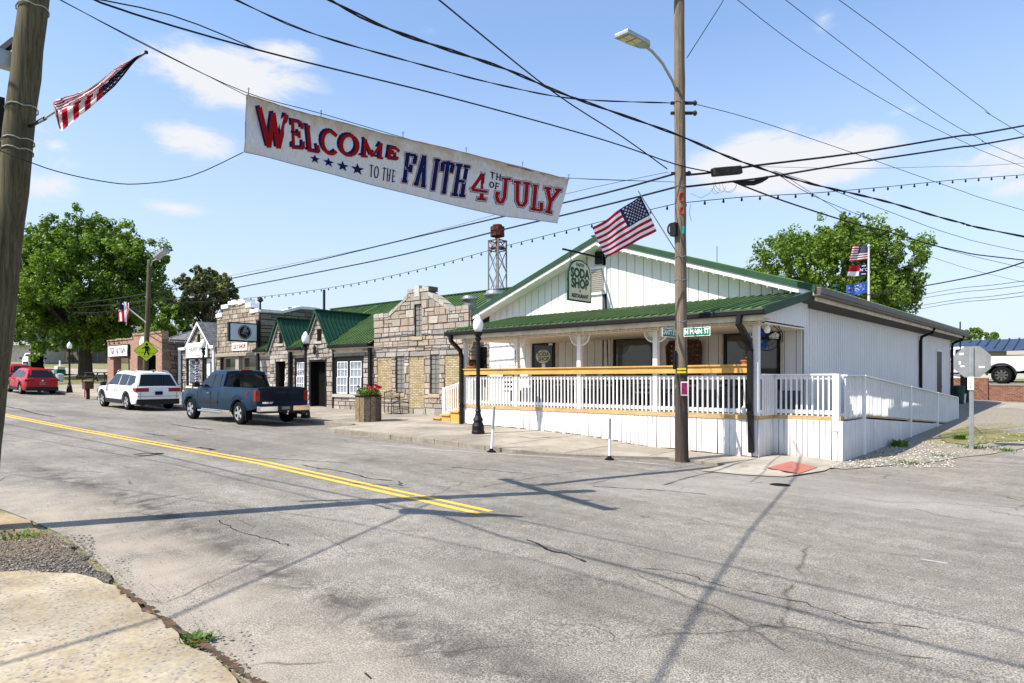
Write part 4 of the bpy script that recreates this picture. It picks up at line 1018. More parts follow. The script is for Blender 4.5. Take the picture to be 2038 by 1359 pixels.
# parapet coping of upright stones
mb=MB(); r=random.Random(5)
def coping(a,b,seed=0):
    a=Vector((a[0],0,a[1]));b=Vector((b[0],0,b[1])); L=(b-a).length; n=max(1,int(L/.3)); d=(b-a)/n
    for i in range(n):
        p=a+d*i; q=a+d*(i+.93); k=r.uniform(.85,1.15); mb.cc=(.47*k,.43*k,.37*k); h=.13+r.uniform(0,.05)
        mb.prism([(p.x,p.z),(q.x,q.z),(q.x,q.z+h+r.uniform(-.02,.02)),(p.x,p.z+h)],lambda u,v,dd:(u,-.05+dd,v),0,.46)
coping((x0,4.43),(-3.08,4.43)); coping((-3.08,4.43),(-1.83,5.14)); coping((-1.87,5.33),(-.56,5.33)); coping((-.6,5.14),(.62,4.43)); coping((.62,4.43),(x1,4.43))
mb.cc=(.15,.14,.13); mb.box(-.85,-.55,-.03,.45,5.33,5.52); mb.cc=(.6,.58,.53); mb.box(-1.4,-1.12,-.07,.1,5.15,5.6)
mb.build('coping','stone',B,ROW)
for (a,b,c,d) in hl:
    mb=MB(); nx,nz=2,(6 if c>3 else 8)
    for i in range(nx):
        for j in range(nz):
            w_=(b-a)/nx; h_=(d-c)/nz; mb.box(a+i*w_+.012,a+(i+1)*w_-.012,.04,.09,c+j*h_+.012,c+(j+1)*h_-.012)
    g=mb.build('glass_block_window','blockglass',B,ROW,bevel=.012)
    mb=MB(); mb.box(a,b,.085,.11,c,d); mb.build('joint','blockjoint',g,ROW)
    mb=MB(); mb.cc=(.52,.42,.28); mb.box(a-.08,b+.08,-.09,.06,c-.16,c-.01); mb.build('sill','stone',g,ROW,bevel=.01)
# infill beside the restaurant, with a dark narrow window
mb=MB(); mb.box(x1,2.42,.55,.7,0,3.9); mb.build('infill_core','mortar',B,ROW)
mb=MB(); ashlar(mb,frn(.55),x1+.02,2.42,2.3,3.9,(),None,seed=26,rw=(.25,.5)); mb.build('infill_stone','stone',B,ROW)
mb=MB(); mb.box(x1+.02,2.42,.52,.55,.3,2.3); mb.build('infill_brick','ybrick',B,ROW)
mb=MB(); mb.box(1.75,2.1,.47,.5,1.5,3.0); mb.build('narrow_window','carglass',B,ROW)
# roofs of the row: long green metal roof with the ridge 4.5 m back
B2=rowthing('stone_cottage','stone cottage shop with two steep green metal gables and black framed openings',-9)
mb=MB(); sl=math.atan2(5.85-3.3,4.85); L=math.hypot(4.85,2.55)
Lr_=L; kk=L/4.85
gables=[(-8.2,1.12,5.05,3.22,3.38),(-11.62,1.0,4.88,3.2,3.36)]
br=[-13.9]
for cx,hw,za_,_,_ in sorted(gables): br+=[cx-hw,cx,cx+hw]
br+=[-4.18,2.7]
def vlo(x,side):
    for cx,hw,za_,_,_ in gables:
        if cx-hw-1e-6<=x<=cx+hw+1e-6:
            if abs(x-(cx-hw))<1e-5 and side<0: return 0
            if abs(x-(cx+hw))<1e-5 and side>0: return 0
            return (1-abs(x-cx)/hw)*((za_-3.3)/.5258)*kk
    return 0 if x<-4.1 else 1.2
for xa,xb in zip(br,br[1:]):
    va,vb=vlo(xa,1),vlo(xb,-1)
    if xb>0: va=vb=1.2
    roofplane(mb,(xa,-.35,3.3),(1,0,0),(0,4.85,2.55),[(0,va),(xb-xa,vb),(xb-xa,L),(0,L)],.24,.05,.02,.03)
roofplane(mb,(-13.9,4.5,5.85),(1,0,0),(0,4.85,-2.55),[(0,0),(16.6,0),(16.6,L),(0,L)],.4,.05)
mb.build('main_roof','green',B2,ROW)
mb=MB(); mb.bar((-13.9,4.5,5.88),(2.7,4.5,5.88),.3,.05); mb.build('ridge_cap','greentrim',B2,ROW)
# little dormer roof behind the parapet
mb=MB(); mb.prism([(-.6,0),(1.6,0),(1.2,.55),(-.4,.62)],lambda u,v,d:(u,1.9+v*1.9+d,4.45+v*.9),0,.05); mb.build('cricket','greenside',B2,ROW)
gables=[(-8.2,1.12,5.05,3.22,3.38),(-11.62,1.0,4.88,3.2,3.36)]
hc=[(-12.06,-11.12,.2,2.66),(-10.42,-9.5,1.15,2.78),(-8.98,-7.54,.2,2.68),(-7.05,-4.86,1.08,2.80),(-8.29,-7.95,3.57,4.14),(-11.68,-11.34,3.57,4.12)]
mb=MB(); core(mb,-13.88,-4.1,0,3.3,.0,.3,hc)
for cx,hw,za_,zl,zr in gables: mb.prism([(cx-hw,3.2),(cx+hw,3.2),(cx,za_-.12)],lambda u,v,d:(u,-.1+d,v),0,.05); core(mb,cx-hw,cx+hw,0,3.25,-.1,.0,hc)
mb.build('mortar_core','mortar',B2,ROW)
hc=[(-12.06,-11.12,.2,2.66),(-10.42,-9.5,1.15,2.78),(-8.98,-7.54,.2,2.68),(-7.05,-4.86,1.08,2.80),(-8.29,-7.95,3.57,4.14),(-11.68,-11.34,3.57,4.12)]
mb=MB()
segs=[(-13.88,-12.62,0),(-12.62,-10.62,-.1),(-10.62,-9.32,0),(-9.32,-7.08,-.1),(-7.08,-4.1,0)]
for i,(a,b,n) in enumerate(segs):
    ashlar(mb,frn(n),a,b,.3,2.8,hc,None,pal=PAL_C,seed=30+i,rw=(.28,.6),rh=(.16,.32))
    ashlar(mb,frn(n),a,b,2.8,3.22,hc,None,pal=PAL_C,seed=40+i,rw=(.3,.6),rh=(.19,.23))
for i,(cx,hw,za_,zl,zr) in enumerate(gables):
    k=(za_-.14-3.2)/hw; ashlar(mb,frn(-.1),cx-hw,cx+hw,3.22,za_-.1,hc,[[(-k,1,3.2-k*(cx-hw)),(k,1,3.2+k*(cx+hw))]],pal=PAL_C,seed=50+i,rw=(.25,.5),rh=(.18,.28))
mb.build('stone_facing','stone',B2,ROW)
for i,(cx,hw,za_,zl,zr) in enumerate(gables):
    mb=MB(); zb_=3.22; dep=(za_-3.3)/(2.55/4.85)-.35; hw2=hw+.06
    for sg in (-1,1):
        Ls=math.hypot(hw2,za_-zb_); z_at=(zb_+.05-3.3)/.5258-.35
        poly=[(0,0),(Ls,0),(Ls,max(.02,z_at+.3)),(0,dep+.3)]
        # slope plane: u runs from ridge to eave, v runs back
        o=Vector((cx,-.3,za_)); ud=Vector((sg*hw2,0,-(za_-zb_))).normalized(); vd=Vector((0,1,0)); n_=ud.cross(vd); n_=n_ if n_.z>0 else -n_
        mb.prism(poly,lambda u,v,d:o+ud*u+vd*v+n_*d,-.05,0)
        v=.12
        while v<dep+.2:
            top=Ls if v<z_at+.3 else Ls*(1-(v-(z_at+.3))/max(.01,(dep-z_at)))
            if top>.05: mb.prism([(.02,v-.015),(top,v-.015),(top,v+.015),(.02,v+.015)],lambda u,v2,d:o+ud*u+vd*v2+n_*d,.001,.03)
            v+=.23
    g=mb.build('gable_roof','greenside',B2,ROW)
    mb=MB(); mb.bar((cx,-.32,za_+.03),(cx,dep,za_+.03),.2,.04)
    for sg in (-1,1): mb.bar((cx,-.31,za_-.02),(cx+sg*hw2,-.31,zb_-.04),.03,.13,up=(0,-1,0)) if False else mb.prism([(cx,za_+.03),(cx+sg*hw2,zb_+.03),(cx+sg*hw2,zb_-.1),(cx,za_-.12)],lambda u,v,d:(u,-.33+d,v),0,.03)
    mb.build('ridge_trim','greentrim',g,ROW)
    mb=MB()
    for sg in (-1,1): mb.prism([(cx,za_-.12),(cx+sg*hw,zb_-.08),(cx+sg*hw,zb_-.15),(cx,za_-.20)],lambda u,v,d:(u,-.22+d,v),0,.04)
    mb.build('white_bargeboard','white',g,ROW)
def gutter(x0,x1,y=-.42,z=3.2,par=None,mat='black'):
    mb=MB(); mb.box(x0,x1,y,y+.12,z,z+.14); return mb.build('gutter',mat,par,ROW,bevel=.02)
gutter(-7.1,-4.08,par=B2); gutter(-10.6,-9.35,par=B2); gutter(-13.9,-12.7,par=B2)
for a,b in ((-7.06,-4.1),(-10.6,-9.35),(-13.88,-12.7)): mb=MB(); mb.box(a,b,-.28,0,3.14,3.19); mb.box(a,b,-.06,-.02,2.96,3.14); mb.build('eave_board','tan',B2,ROW)
for x in (-10.66,-4.22): mb=MB(); mb.box(x-.08,x+.08,-.22,-.11,lr(x)+.02,3.2); mb.build('downspout','black',B2,ROW,bevel=.012)
# openings
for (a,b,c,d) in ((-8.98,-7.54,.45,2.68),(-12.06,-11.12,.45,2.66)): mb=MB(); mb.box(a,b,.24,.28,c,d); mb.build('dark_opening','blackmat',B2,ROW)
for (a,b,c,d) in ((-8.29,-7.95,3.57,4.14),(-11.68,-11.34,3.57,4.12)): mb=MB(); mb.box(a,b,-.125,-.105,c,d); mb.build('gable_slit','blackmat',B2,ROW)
mb=MB(); mb.box(-8.98,-8.86,-.13,.22,.45,2.68); mb.box(-7.62,-7.54,-.13,.22,.45,2.68); mb.box(-8.86,-7.62,-.13,.22,2.6,2.68); mb.build('door_frame','black',B2,ROW)
mb=MB(); mb.box(-7.98,-7.64,.12,.18,.48,2.6); d=mb.build('open_door',M('slate_door',(.045,.055,.065),.45),B2,ROW); mb=MB(); mb.box(-7.92,-7.87,.08,.12,1.5,1.75); mb.build('door_handle','chrome',d,ROW)
for (a,b,c,d_) in ((-8.29,-7.95,3.45,3.57),(-11.68,-11.34,3.45,3.57)): mb=MB(); mb.cc=(.55,.5,.42); mb.box(a-.1,b+.1,-.2,-.1,c,d_); mb.build('slit_sill','stone',B2,ROW,bevel=.01)
def cottwin(x0,x1,z0,z1,y=.02,par=None):
    w_=window(x0,x1,z0,(z0+z1)/2+.02,y-.03,.045,'white','cottglass',par,(3,2),ROW); window(x0,x1,(z0+z1)/2,z1,y+.0,.045,'white','cottglass',w_,(3,2),ROW,'upper_sash'); return w_
mb=MB(); mb.box(-7.05,-4.86,.10,.14,1.08,2.80)
for a in ((-7.05,-6.85,1.08,2.8),(-6.0,-5.86,1.08,2.8),(-4.97,-4.86,1.08,2.8),(-6.85,-6.0,2.6,2.8),(-5.86,-4.97,2.6,2.8)): mb.box(a[0],a[1],-.04,.10,a[2],a[3])
mb.build('window_surround','black',B2,ROW)
cottwin(-6.83,-6.02,1.10,2.58,par=B2); cottwin(-5.84,-4.99,1.10,2.58,par=B2)
mb=MB(); mb.cc=(.55,.51,.44); mb.box(-7.15,-4.8,-.12,.02,.93,1.07); mb.box(-10.5,-9.45,-.12,.02,.98,1.12); mb.build('sill','stone',B2,ROW,bevel=.015)
mb=MB(); mb.box(-10.42,-9.5,.10,.14,1.15,2.78); mb.box(-10.42,-10.24,-.04,.1,1.15,2.78); mb.box(-10.24,-9.5,-.04,.1,2.62,2.78); mb.build('window_surround','black',B2,ROW)
cottwin(-10.22,-9.55,1.18,2.60,par=B2); cottwin(-11.62,-11.2,1.0,2.3,.2,par=B2)
mb=MB(); mb.box(-12.0,-11.95,.0,.22,.45,2.6); mb.build('door_leaf','black',B2,ROW)
# lantern over the cottage door
def wall_lantern(x,z,y,lab):
    p=ROW@Vector((x,y,z)); T_=thing('wall_lantern',lab,'lantern',(p.x,p.y,p.z),R(3)); mb=MB()
    mb.lathe([(.02,.02),(.09,.14),(.07,.34),(.12,.36),(.02,.46)],(x,y-.14,z-.25),8); mb.bar((x,y,z+.26),(x,y-.14,z+.26),.03); mb.bar((x,y-.14,z+.28),(x,y-.14,z+.2),.03); mb.build('lantern_body','iron',T_,ROW)
wall_lantern(-8.3,3.15,-.13,'black lantern on the stone gable directly above the dark cottage doorway')
# --- stone shop with whitewashed stepped coping
B3=rowthing('white_coped_shop','square stone shop with a ragged whitewashed stepped coping',-16.3)
x0,x1=-18.68,-13.9
steps=[(x0,-18.0,5.42),(-18.0,-17.2,5.85),(-17.2,-15.3,6.02),(-15.3,-14.75,5.75),(-14.75,x1,5.42)]
mb=MB(); core(mb,x0,x1,0,5.4,.02,.42,[(-18.28,-14.05,.9,3.02)])
for a,b,z in steps: mb.box(a,b,.02,.42,5.4,z)
mb.prism([(.4,0),(9,0),(9,5.3),(3.2,5.75),(2.2,5.75),(1.7,5.45),(.4,5.45)],lambda u,v,d:(x1-.35+d,u,v),0,.33); mb.box(x0,x0+.3,.4,9,0,5.2); mb.box(x0,x1,8.7,9,0,5.2); mb.box(x0+.1,x1-.1,.3,8.8,4.6,4.7); mb.build('mortar_core','mortar',B3,ROW)
hw_=[(-18.28,-14.05,.9,3.02)]
mb=MB()
ashlar(mb,frn(.02),x0,x1,.4,5.42,hw_,None,pal=PAL_W,seed=61,rw=(.22,.6),rh=(.16,.36))
for i,(a,b,z) in enumerate(steps):
    if z>5.42: ashlar(mb,frn(.02),a,b,5.42,z,(),None,pal=PAL_W,seed=62+i,rw=(.25,.5))
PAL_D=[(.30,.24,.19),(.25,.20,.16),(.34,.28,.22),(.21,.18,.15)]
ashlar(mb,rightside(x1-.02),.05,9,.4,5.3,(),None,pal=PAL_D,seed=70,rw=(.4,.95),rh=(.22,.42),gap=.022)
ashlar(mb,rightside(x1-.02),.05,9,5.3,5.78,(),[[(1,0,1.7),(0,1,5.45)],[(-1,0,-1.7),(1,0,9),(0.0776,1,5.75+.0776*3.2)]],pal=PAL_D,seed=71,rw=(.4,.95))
mb.build('stone_facing','stone',B3,ROW)
mb=MB(); r=random.Random(9)
for a,b,z in steps:
    n=max(1,int((b-a)/.35))
    for i in range(n): u=a+(b-a)*i/n; mb.box(u-.03,u+(b-a)/n+.02,-.06-r.uniform(0,.05),.5,z-.06-r.uniform(0,.08),z+.12+r.uniform(0,.1))
sd=[(.0,5.42),(1.3,5.42),(1.9,5.6),(2.4,5.76),(3.2,5.78),(9,5.3)]
for (ya,za_),(yb_,zb_) in zip(sd,sd[1:]):
    n=max(1,int((yb_-ya)/.5))
    for i in range(n):
        p=ya+(yb_-ya)*i/n;q=ya+(yb_-ya)*(i+1)/n; z0_=za_+(zb_-za_)*i/n;z1_=za_+(zb_-za_)*(i+1)/n
        mb.prism([(p,z0_-.05),(q,z1_-.05),(q,z1_+.13),(p,z0_+.13)],lambda u,v,d:(x1-.42+d,u,v),0,.5)
mb.build('coping','coping',B3,ROW,bevel=.03)
mb=MB(); mb.box(-18.28,-14.05,.3,.34,.9,3.02); mb.build('shop_window','shopglass',B3,ROW)
mb=MB()
for x in (-18.26,-16.55,-16.05,-14.1): mb.box(x-.04,x+.04,.2,.3,.9,3.02)
mb.box(-18.28,-14.05,.2,.3,2.94,3.02); mb.build('window_frame','tan',B3,ROW)
mb=MB(); mb.cc=(.42,.38,.32); mb.box(-16.5,-16.1,-.02,.2,.9,3.02); mb.cc=(.38,.33,.27); mb.box(x0,x1,-.16,.05,3.03,3.22); mb.build('lintel','stone',B3,ROW,bevel=.03)
mb=MB(); mb.box(-13.98,-13.78,-.16,-.02,lr(-13.9)+.02,4.9); mb.build('corner_pipe','black',B3,ROW)
T_=thing('window_sign','white sign with OPEN lettering behind the shop window under the round emblem sign','sign',ROW@Vector((-17.0,.2,2.0)),R(3))
mb=MB(); mb.box(-17.35,-16.68,.17,.19,1.78,2.22); mb.build('board','signwhite',T_,ROW)
textmesh('OPEN',.26,lambda u,v:(-17.0+u,.162,2.0+v),'lettering','redpaint',T_,xf=ROW,bold=.008)
T_=thing('small_red_sign','small white wall sign with red letters below the round emblem sign','sign',ROW@Vector((-16.4,0,3.5)),R(3))
mb=MB(); mb.box(-16.8,-15.1,-.06,-.03,3.36,3.78); mb.build('board','signwhite',T_,ROW)
textmesh("LIL'S SHOP",.32,lambda u,v:(-15.95+u,-.068,3.57+v),'lettering','redpaint',T_,xf=ROW,bold=.012,sx=.92)
# projecting emblem sign
p0=ROW@Vector((-13.85,-.1,4.1)); T_=thing('emblem_sign','projecting white box sign in a black frame with a dark round bird emblem','sign',p0,R(3))
za_,zb_=4.72,3.72; ya,yb_=-1.72,-.16
mb=MB(); mb.box(-13.98,-13.78,ya,yb_,zb_,za_); mb.build('frame','black',T_,ROW,bevel=.01)
mb=MB(); mb.box(-13.775,-13.765,ya+.07,yb_-.07,zb_+.07,za_-.07); mb.build('face','greyblue',T_,ROW)
cy,cz=(ya+yb_)/2+.05,(za_+zb_)/2
def fs(u,v,d): return (-13.762+d,cy+u,cz+v)
mb=MB(); mb.prism([(.37*math.cos(2*math.pi*i/30),.37*math.sin(2*math.pi*i/30)) for i in range(30)],fs,0,.004); mb.build('disc','black',T_,ROW)
mb=MB(); n=40
for i in range(n):
    a,b=2*math.pi*i/n,2*math.pi*(i+.55)/n; mb.prism([(.31*math.cos(a),.31*math.sin(a)),(.335*math.cos(a),.335*math.sin(a)),(.335*math.cos(b),.335*math.sin(b)),(.31*math.cos(b),.31*math.sin(b))],fs,.005,.007)
mb.build('ring','cream',T_,ROW)
mb=MB()
for poly in ([(-.12,.05),(-.02,.26),(.12,.30),(.10,.16),(.2,.12),(.16,-.02),(.05,.02),(-.02,-.08)],[(-.25,-.02),(-.1,.0),(-.02,-.08),(-.05,-.12)],[(.02,-.05),(.12,-.1),(.17,-.22),(.13,-.22),(.08,-.13),(0,-.1)]): mb.prism(poly,fs,.005,.008)
mb.build('bird_shape',M('emblem_grey',(.30,.34,.40),.6,col2=(.05,.06,.09),scale=14),T_,ROW)
# --- barber shop
B4=rowthing('barber_shop','small stone barber shop with a white trimmed gable and grey shingle hip roof',-21.3)
x0,x1=-23.5,-18.9; gx,gh_,gz=-21.05,1.62,5.12
hb=[(-22.9,-21.05,1.35,3.05),(-20.45,-19.5,.6,3.05)]; mb=MB(); core(mb,x0,x1,0,3.75,.1,.4,hb); mb.prism([(gx-gh_,3.75),(gx+gh_,3.75),(gx,gz)],lambda u,v,d:(u,.1+d,v),0,.3); mb.box(x1-.3,x1,.4,7,0,3.75); mb.build('mortar_core','mortar',B4,ROW)
hb=[(-22.9,-21.05,1.35,3.05),(-20.45,-19.5,.6,3.05),(-21.35,-21.0,3.98,4.48)]; k=(gz-3.75)/gh_
mb=MB(); ashlar(mb,frn(.1),x0,x1,.5,3.75,hb,None,pal=PAL_C,seed=81,rw=(.25,.5),rh=(.18,.3)); ashlar(mb,frn(.1),gx-gh_,gx+gh_,3.75,gz-.06,hb,[[(-k,1,3.75-k*(gx-gh_)),(k,1,3.75+k*(gx+gh_))]],pal=PAL_C,seed=82,rw=(.25,.5),rh=(.18,.28)); mb.build('stone_facing','stone',B4,ROW)
mb=MB(); mb.box(-21.35,-21.0,.075,.095,3.98,4.48); mb.build('dark_slit','blackmat',B4,ROW)
mb=MB()
for sg in (-1,1): mb.prism([(gx,gz+.12),(gx+sg*(gh_+.12),3.68),(gx+sg*(gh_+.12),3.58),(gx,gz-.04)],lambda u,v,d:(u,-.12+d,v),0,.1)
mb.box(x0-.15,gx-gh_,-.15,.0,3.58,3.74); mb.box(gx+gh_,x1,-.15,.0,3.58,3.74); mb.box(x0-.12,x0+.02,-.12,.0,lr(x0),3.6); mb.box(x1-.25,x1-.13,-.05,.05,lr(x1),3.6); mb.build('white_trim','white',B4,ROW)
mb=MB()
for sg in (-1,1): mb.prism([(gx,gz+.14),(gx+sg*(gh_+.1),3.72),(gx+sg*(gh_+.1),3.66),(gx,gz+.07)],lambda u,v,d:(u,-.1+d,v),0,3.6)
mb.build('gable_roof','shingle',B4,ROW)
# hip roof behind
def plane(mb,pts,t=.05): 
    n=(Vector(pts[1])-Vector(pts[0])).cross(Vector(pts[2])-Vector(pts[0])).normalized()
    if n.z<0:n=-n
    m_=len(pts); mb.add([Vector(p) for p in pts]+[Vector(p)-n*t for p in pts],[list(range(m_)),list(range(m_,2*m_))[::-1]]+[(i,(i+1)%m_,m_+(i+1)%m_,m_+i) for i in range(m_)])
rx0,rx1,ry0,ry1=-29.5,-18.8,.6,11.5
mb=MB(); ra=(-25.5,5.6,6.45); rb=(-22.2,5.6,6.45)
plane(mb,[(rx0,ry0,4.25),(rx1,ry0,3.9),rb,ra]); plane(mb,[(rx1,ry0,3.9),(rx1,ry1,3.9),rb]); plane(mb,[(rx0,ry1,4.25),(rx0,ry0,4.25),ra]); plane(mb,[(rx1,ry1,3.9),(rx0,ry1,4.25),ra,rb])
mb.build('hip_roof','shingle',B4,ROW)
mb=MB(); mb.bar((rx1,ry0,3.93),(rb[0],rb[1],rb[2]+.03),.22,.04); mb.bar((rx0,ry0,4.28),(ra[0],ra[1],ra[2]+.03),.22,.04); mb.bar(ra,rb,.22,.08); mb.build('hip_cap',M('pale_shingle_cap',(.36,.40,.45),.8),B4,ROW)
window(-22.75,-21.1,1.4,3.0,.22,.07,'white','skyglass',B4,(2,2),ROW)
mb=MB(); mb.box(-22.9,-21.05,-.06,.1,1.22,1.36); mb.build('window_sill','tan',B4,ROW)
mb=MB(); mb.box(-20.42,-19.52,.2,.26,.6,3.0); d=mb.build('white_door','white',B4,ROW); mb=MB(); mb.box(-19.98,-19.62,.18,.2,1.5,2.8); mb.build('door_glass','skyglass',d,ROW)
T_=thing('barber_sign','white HAIRPORT sign board on the front of the barber shop','sign',ROW@Vector((-21.2,0,3.4)),R(3))
mb=MB(); mb.box(-22.55,-19.75,-.1,-.04,3.08,3.98); mb.build('board','signwhite',T_,ROW)
textmesh('HAIRPORT',.44,lambda u,v:(-21.2+u,-.108,3.56+v),'lettering','black',T_,xf=ROW,sx=.92,bold=.0); textmesh('THE BARBERSHOP',.14,lambda u,v:(-21.2+u,-.108,3.19+v),'lettering','black',T_,xf=ROW,spacing=1.15)
mb=MB()
for poly in ([(-22.5,3.15),(-22.44,3.15),(-22.2,3.5),(-22.24,3.52)],[(-20.12,3.6),(-19.95,3.9),(-19.86,3.86),(-20.0,3.6)],[(-20.1,3.2),(-19.95,3.2),(-19.95,3.45),(-20.1,3.45)]): mb.prism(poly,lambda u,v,d:(u,-.106-d,v),0,.004)
mb.build('scissor_marks','black',T_,ROW)
p=ROW@Vector((-20.75,-.15,2.3)); T_=thing('barber_pole','red white and blue spiral barber pole leaning by the barber shop window','barber pole',(p.x,p.y,p.z),R(3))
mb=MB()
for i in range(18):
    z=1.45+i*.075; mb.cm=[0,1,0,2][i%4]; mb.prism([(-.07,0),(.07,.06),(.07,.135),(-.07,.075)],lambda u,v,d:(-20.75+u+(z-2.1)*.0,-.2-d,z+v),0,.12)
mb.build('striped_tube',['flagwhite','flagred','flagblue'],T_,ROW); mb=MB(); mb.lathe([(.0,.16),(.1,.08),(.1,0),(.08,-.03)],(-20.75,-.26,2.9),10); mb.lathe([(.08,0),(.1,-.06),(.02,-.12)],(-20.75,-.26,1.45),10); mb.build('cap','black',T_,ROW)
T_=thing('shop_railing','thin black metal handrail on the steps of the barber shop','railing',ROW@Vector((-20.5,-1,1)),R(3)); mb=MB()
for x in (-21.6,-20.6,-19.6): mb.bar((x,-1.0,lr(x,-1)),(x,-1.0,1.55-.0),.04)
mb.tube([(-22.3,-1.4,1.15),(-21.6,-1.0,1.4),(-20.6,-1.0,1.62),(-19.6,-1,1.6)],.03,5); mb.build('bars','iron',T_,ROW)
# --- brick shop at the end
B5=rowthing('brick_shop','low pinkish brick shop with two dark recessed bays and a stone side wall',-28.5,-1)
bx0,bx1,bn=-33.1,-23.85,-1.0; bm_=-28.4
mb=MB(); z1_,z2_=4.44,4.66
for (a,b) in ((bx0,bx0+1.15),(-29.0,-27.7),(bx1-.9,bx1)): mb.box(a,b,bn,bn+.5,0,3.3)
mb.box(bx0,bm_,bn,bn+.4,3.3,z1_); mb.box(bm_,bx1,bn,bn+.4,3.3,z2_); mb.build('brick_front','pbrick',B5,ROW)
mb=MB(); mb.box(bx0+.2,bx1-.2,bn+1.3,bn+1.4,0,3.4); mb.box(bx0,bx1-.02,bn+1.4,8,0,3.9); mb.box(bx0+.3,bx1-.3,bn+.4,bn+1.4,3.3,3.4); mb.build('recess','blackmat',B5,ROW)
mb=MB(); ashlar(mb,rightside(bx1-.02),bn,8,.5,4.3,(),None,pal=[(.22,.16,.12),(.28,.21,.16),(.19,.14,.11),(.33,.25,.19)],seed=90,rw=(.4,1.1),rh=(.14,.34),gap=.016); mb.build('stone_side','stone',B5,ROW)
mb=MB(); r=random.Random(4)
for a,b,z in ((bx0,bm_,z1_),(bm_,bx1,z2_)):
    u=a
    while u<b: mb.box(u+.02,min(b,u+.3),bn-.05,bn+.4,z,z+.08+r.uniform(0,.08)); u+=.3
mb.build('coping','rust' if 0 else M('brick_cap',(.32,.2,.14),.9,col2=(.45,.33,.26),scale=10),B5,ROW)
mb=MB()
for x in (-31.5,-30.3,-29.2,-26.5,-25.3): mb.box(x-.06,x+.06,bn+1.2,bn+1.28,.5,3.3)
mb.build('mullion',M('bay_mullion',(.06,.05,.04),.6),B5,ROW)
T_=thing('brick_shop_sign','long white sign with red and black letters over the left bay of the brick shop','sign',ROW@Vector((-31,bn,3.9)),R(3))
mb=MB(); mb.box(-32.6,-28.9,bn-.14,bn-.02,3.3,4.12); mb.build('frame','black',T_,ROW); mb=MB(); mb.box(-32.5,-29.0,bn-.155,bn-.14,3.36,4.06); mb.build('face','signwhite',T_,ROW)
textmesh('TIGR',.62,lambda u,v:(-31.75+u,bn-.162,3.71+v),'lettering','redpaint',T_,xf=ROW,sx=.62,bold=.01); textmesh('AUCTIONING',.5,lambda u,v:(-30.15+u,bn-.162,3.71+v),'lettering','navy',T_,xf=ROW,sx=.60,bold=.0)
for i in range(4):
    x=-32+i*.85; T_=thing('sign_lamp','black gooseneck sign lamp above the long brick shop sign, %s from the left'%('first','second','third','fourth')[i],'lamp',ROW@Vector((x,bn,4.3)),R(3),'gooseneck lamps over the brick shop sign')
    mb=MB(); mb.tube([(x,bn,4.38),(x+.1,bn-.3,4.42),(x+.2,bn-.55,4.3),(x+.22,bn-.6,4.2)],.025,6); mb.build('arm','black',T_,ROW); mb=MB(); mb.lathe([(.04,0),(.12,-.1)],(x+.22,bn-.6,4.22),10); mb.build('lamp_shade','black',T_,ROW)
T_=thing('round_wall_sign','blank white round sign on the brick shop behind the crossing sign','sign',ROW@Vector((-26.6,bn,4.1)),R(3)); mb=MB(); mb.prism([(-26.7+.42*math.cos(2*math.pi*i/24),4.1+.42*math.sin(2*math.pi*i/24)) for i in range(24)],lambda u,v,d:(u,bn-.03-d,v),0,.05); mb.build('disc','signwhite',T_,ROW)
# roof vents behind the ridge
def vent(px,py,lab,r_,h,D_):
    p=atD(px,py,D_); T_=thing('roof_vent',lab,'vent',(p.x,p.y,p.z),0,'round metal vents on the green roof'); mb=MB(); mb.lathe([(r_*.8,-1.2),(r_*.8,0),(r_*.95,h*.45),(r_*1.1,h*.5),(r_*1.1,h*.62),(r_*.9,h*.72),(r_*.85,h*.95),(r_*.3,h)],p,18); mb.build('drum','steel',T_,smooth=False)
vent(935,604,'wide flared metal vent left of the siren tower',.34,.32,27.5); vent(986,598,'wide galvanised round vent right below the siren tower',.46,.42,27.5)
p=atD(1664,583,22); T_=thing('vent_pipe','short green capped pipe standing on the restaurant roof edge','pipe',(p.x,p.y,p.z)); mb=MB(); mb.lathe([(.07,-.6),(.07,.2),(.12,.2),(.12,.27),(.0,.3)],p,10); mb.build('pipe','dgreen',T_)
p=atD(518,602,33); T_=thing('roof_finial','small dark weather head on the white coping','roof vent',(p.x,p.y,p.z)); mb=MB(); mb.lathe([(.05,-.35),(.04,0),(.16,.1),(.1,.25),(.0,.3)],p,8); mb.build('head','iron',T_)
p=atD(645,600,36); T_=thing('roof_pipe','thin dark stub pole rising behind the green roof','pole',(p.x,p.y,p.z)); mb=MB(); mb.bar(p+Vector((0,0,-1.5)),p+Vector((0,0,.65)),.1); mb.build('pipe','iron',T_)
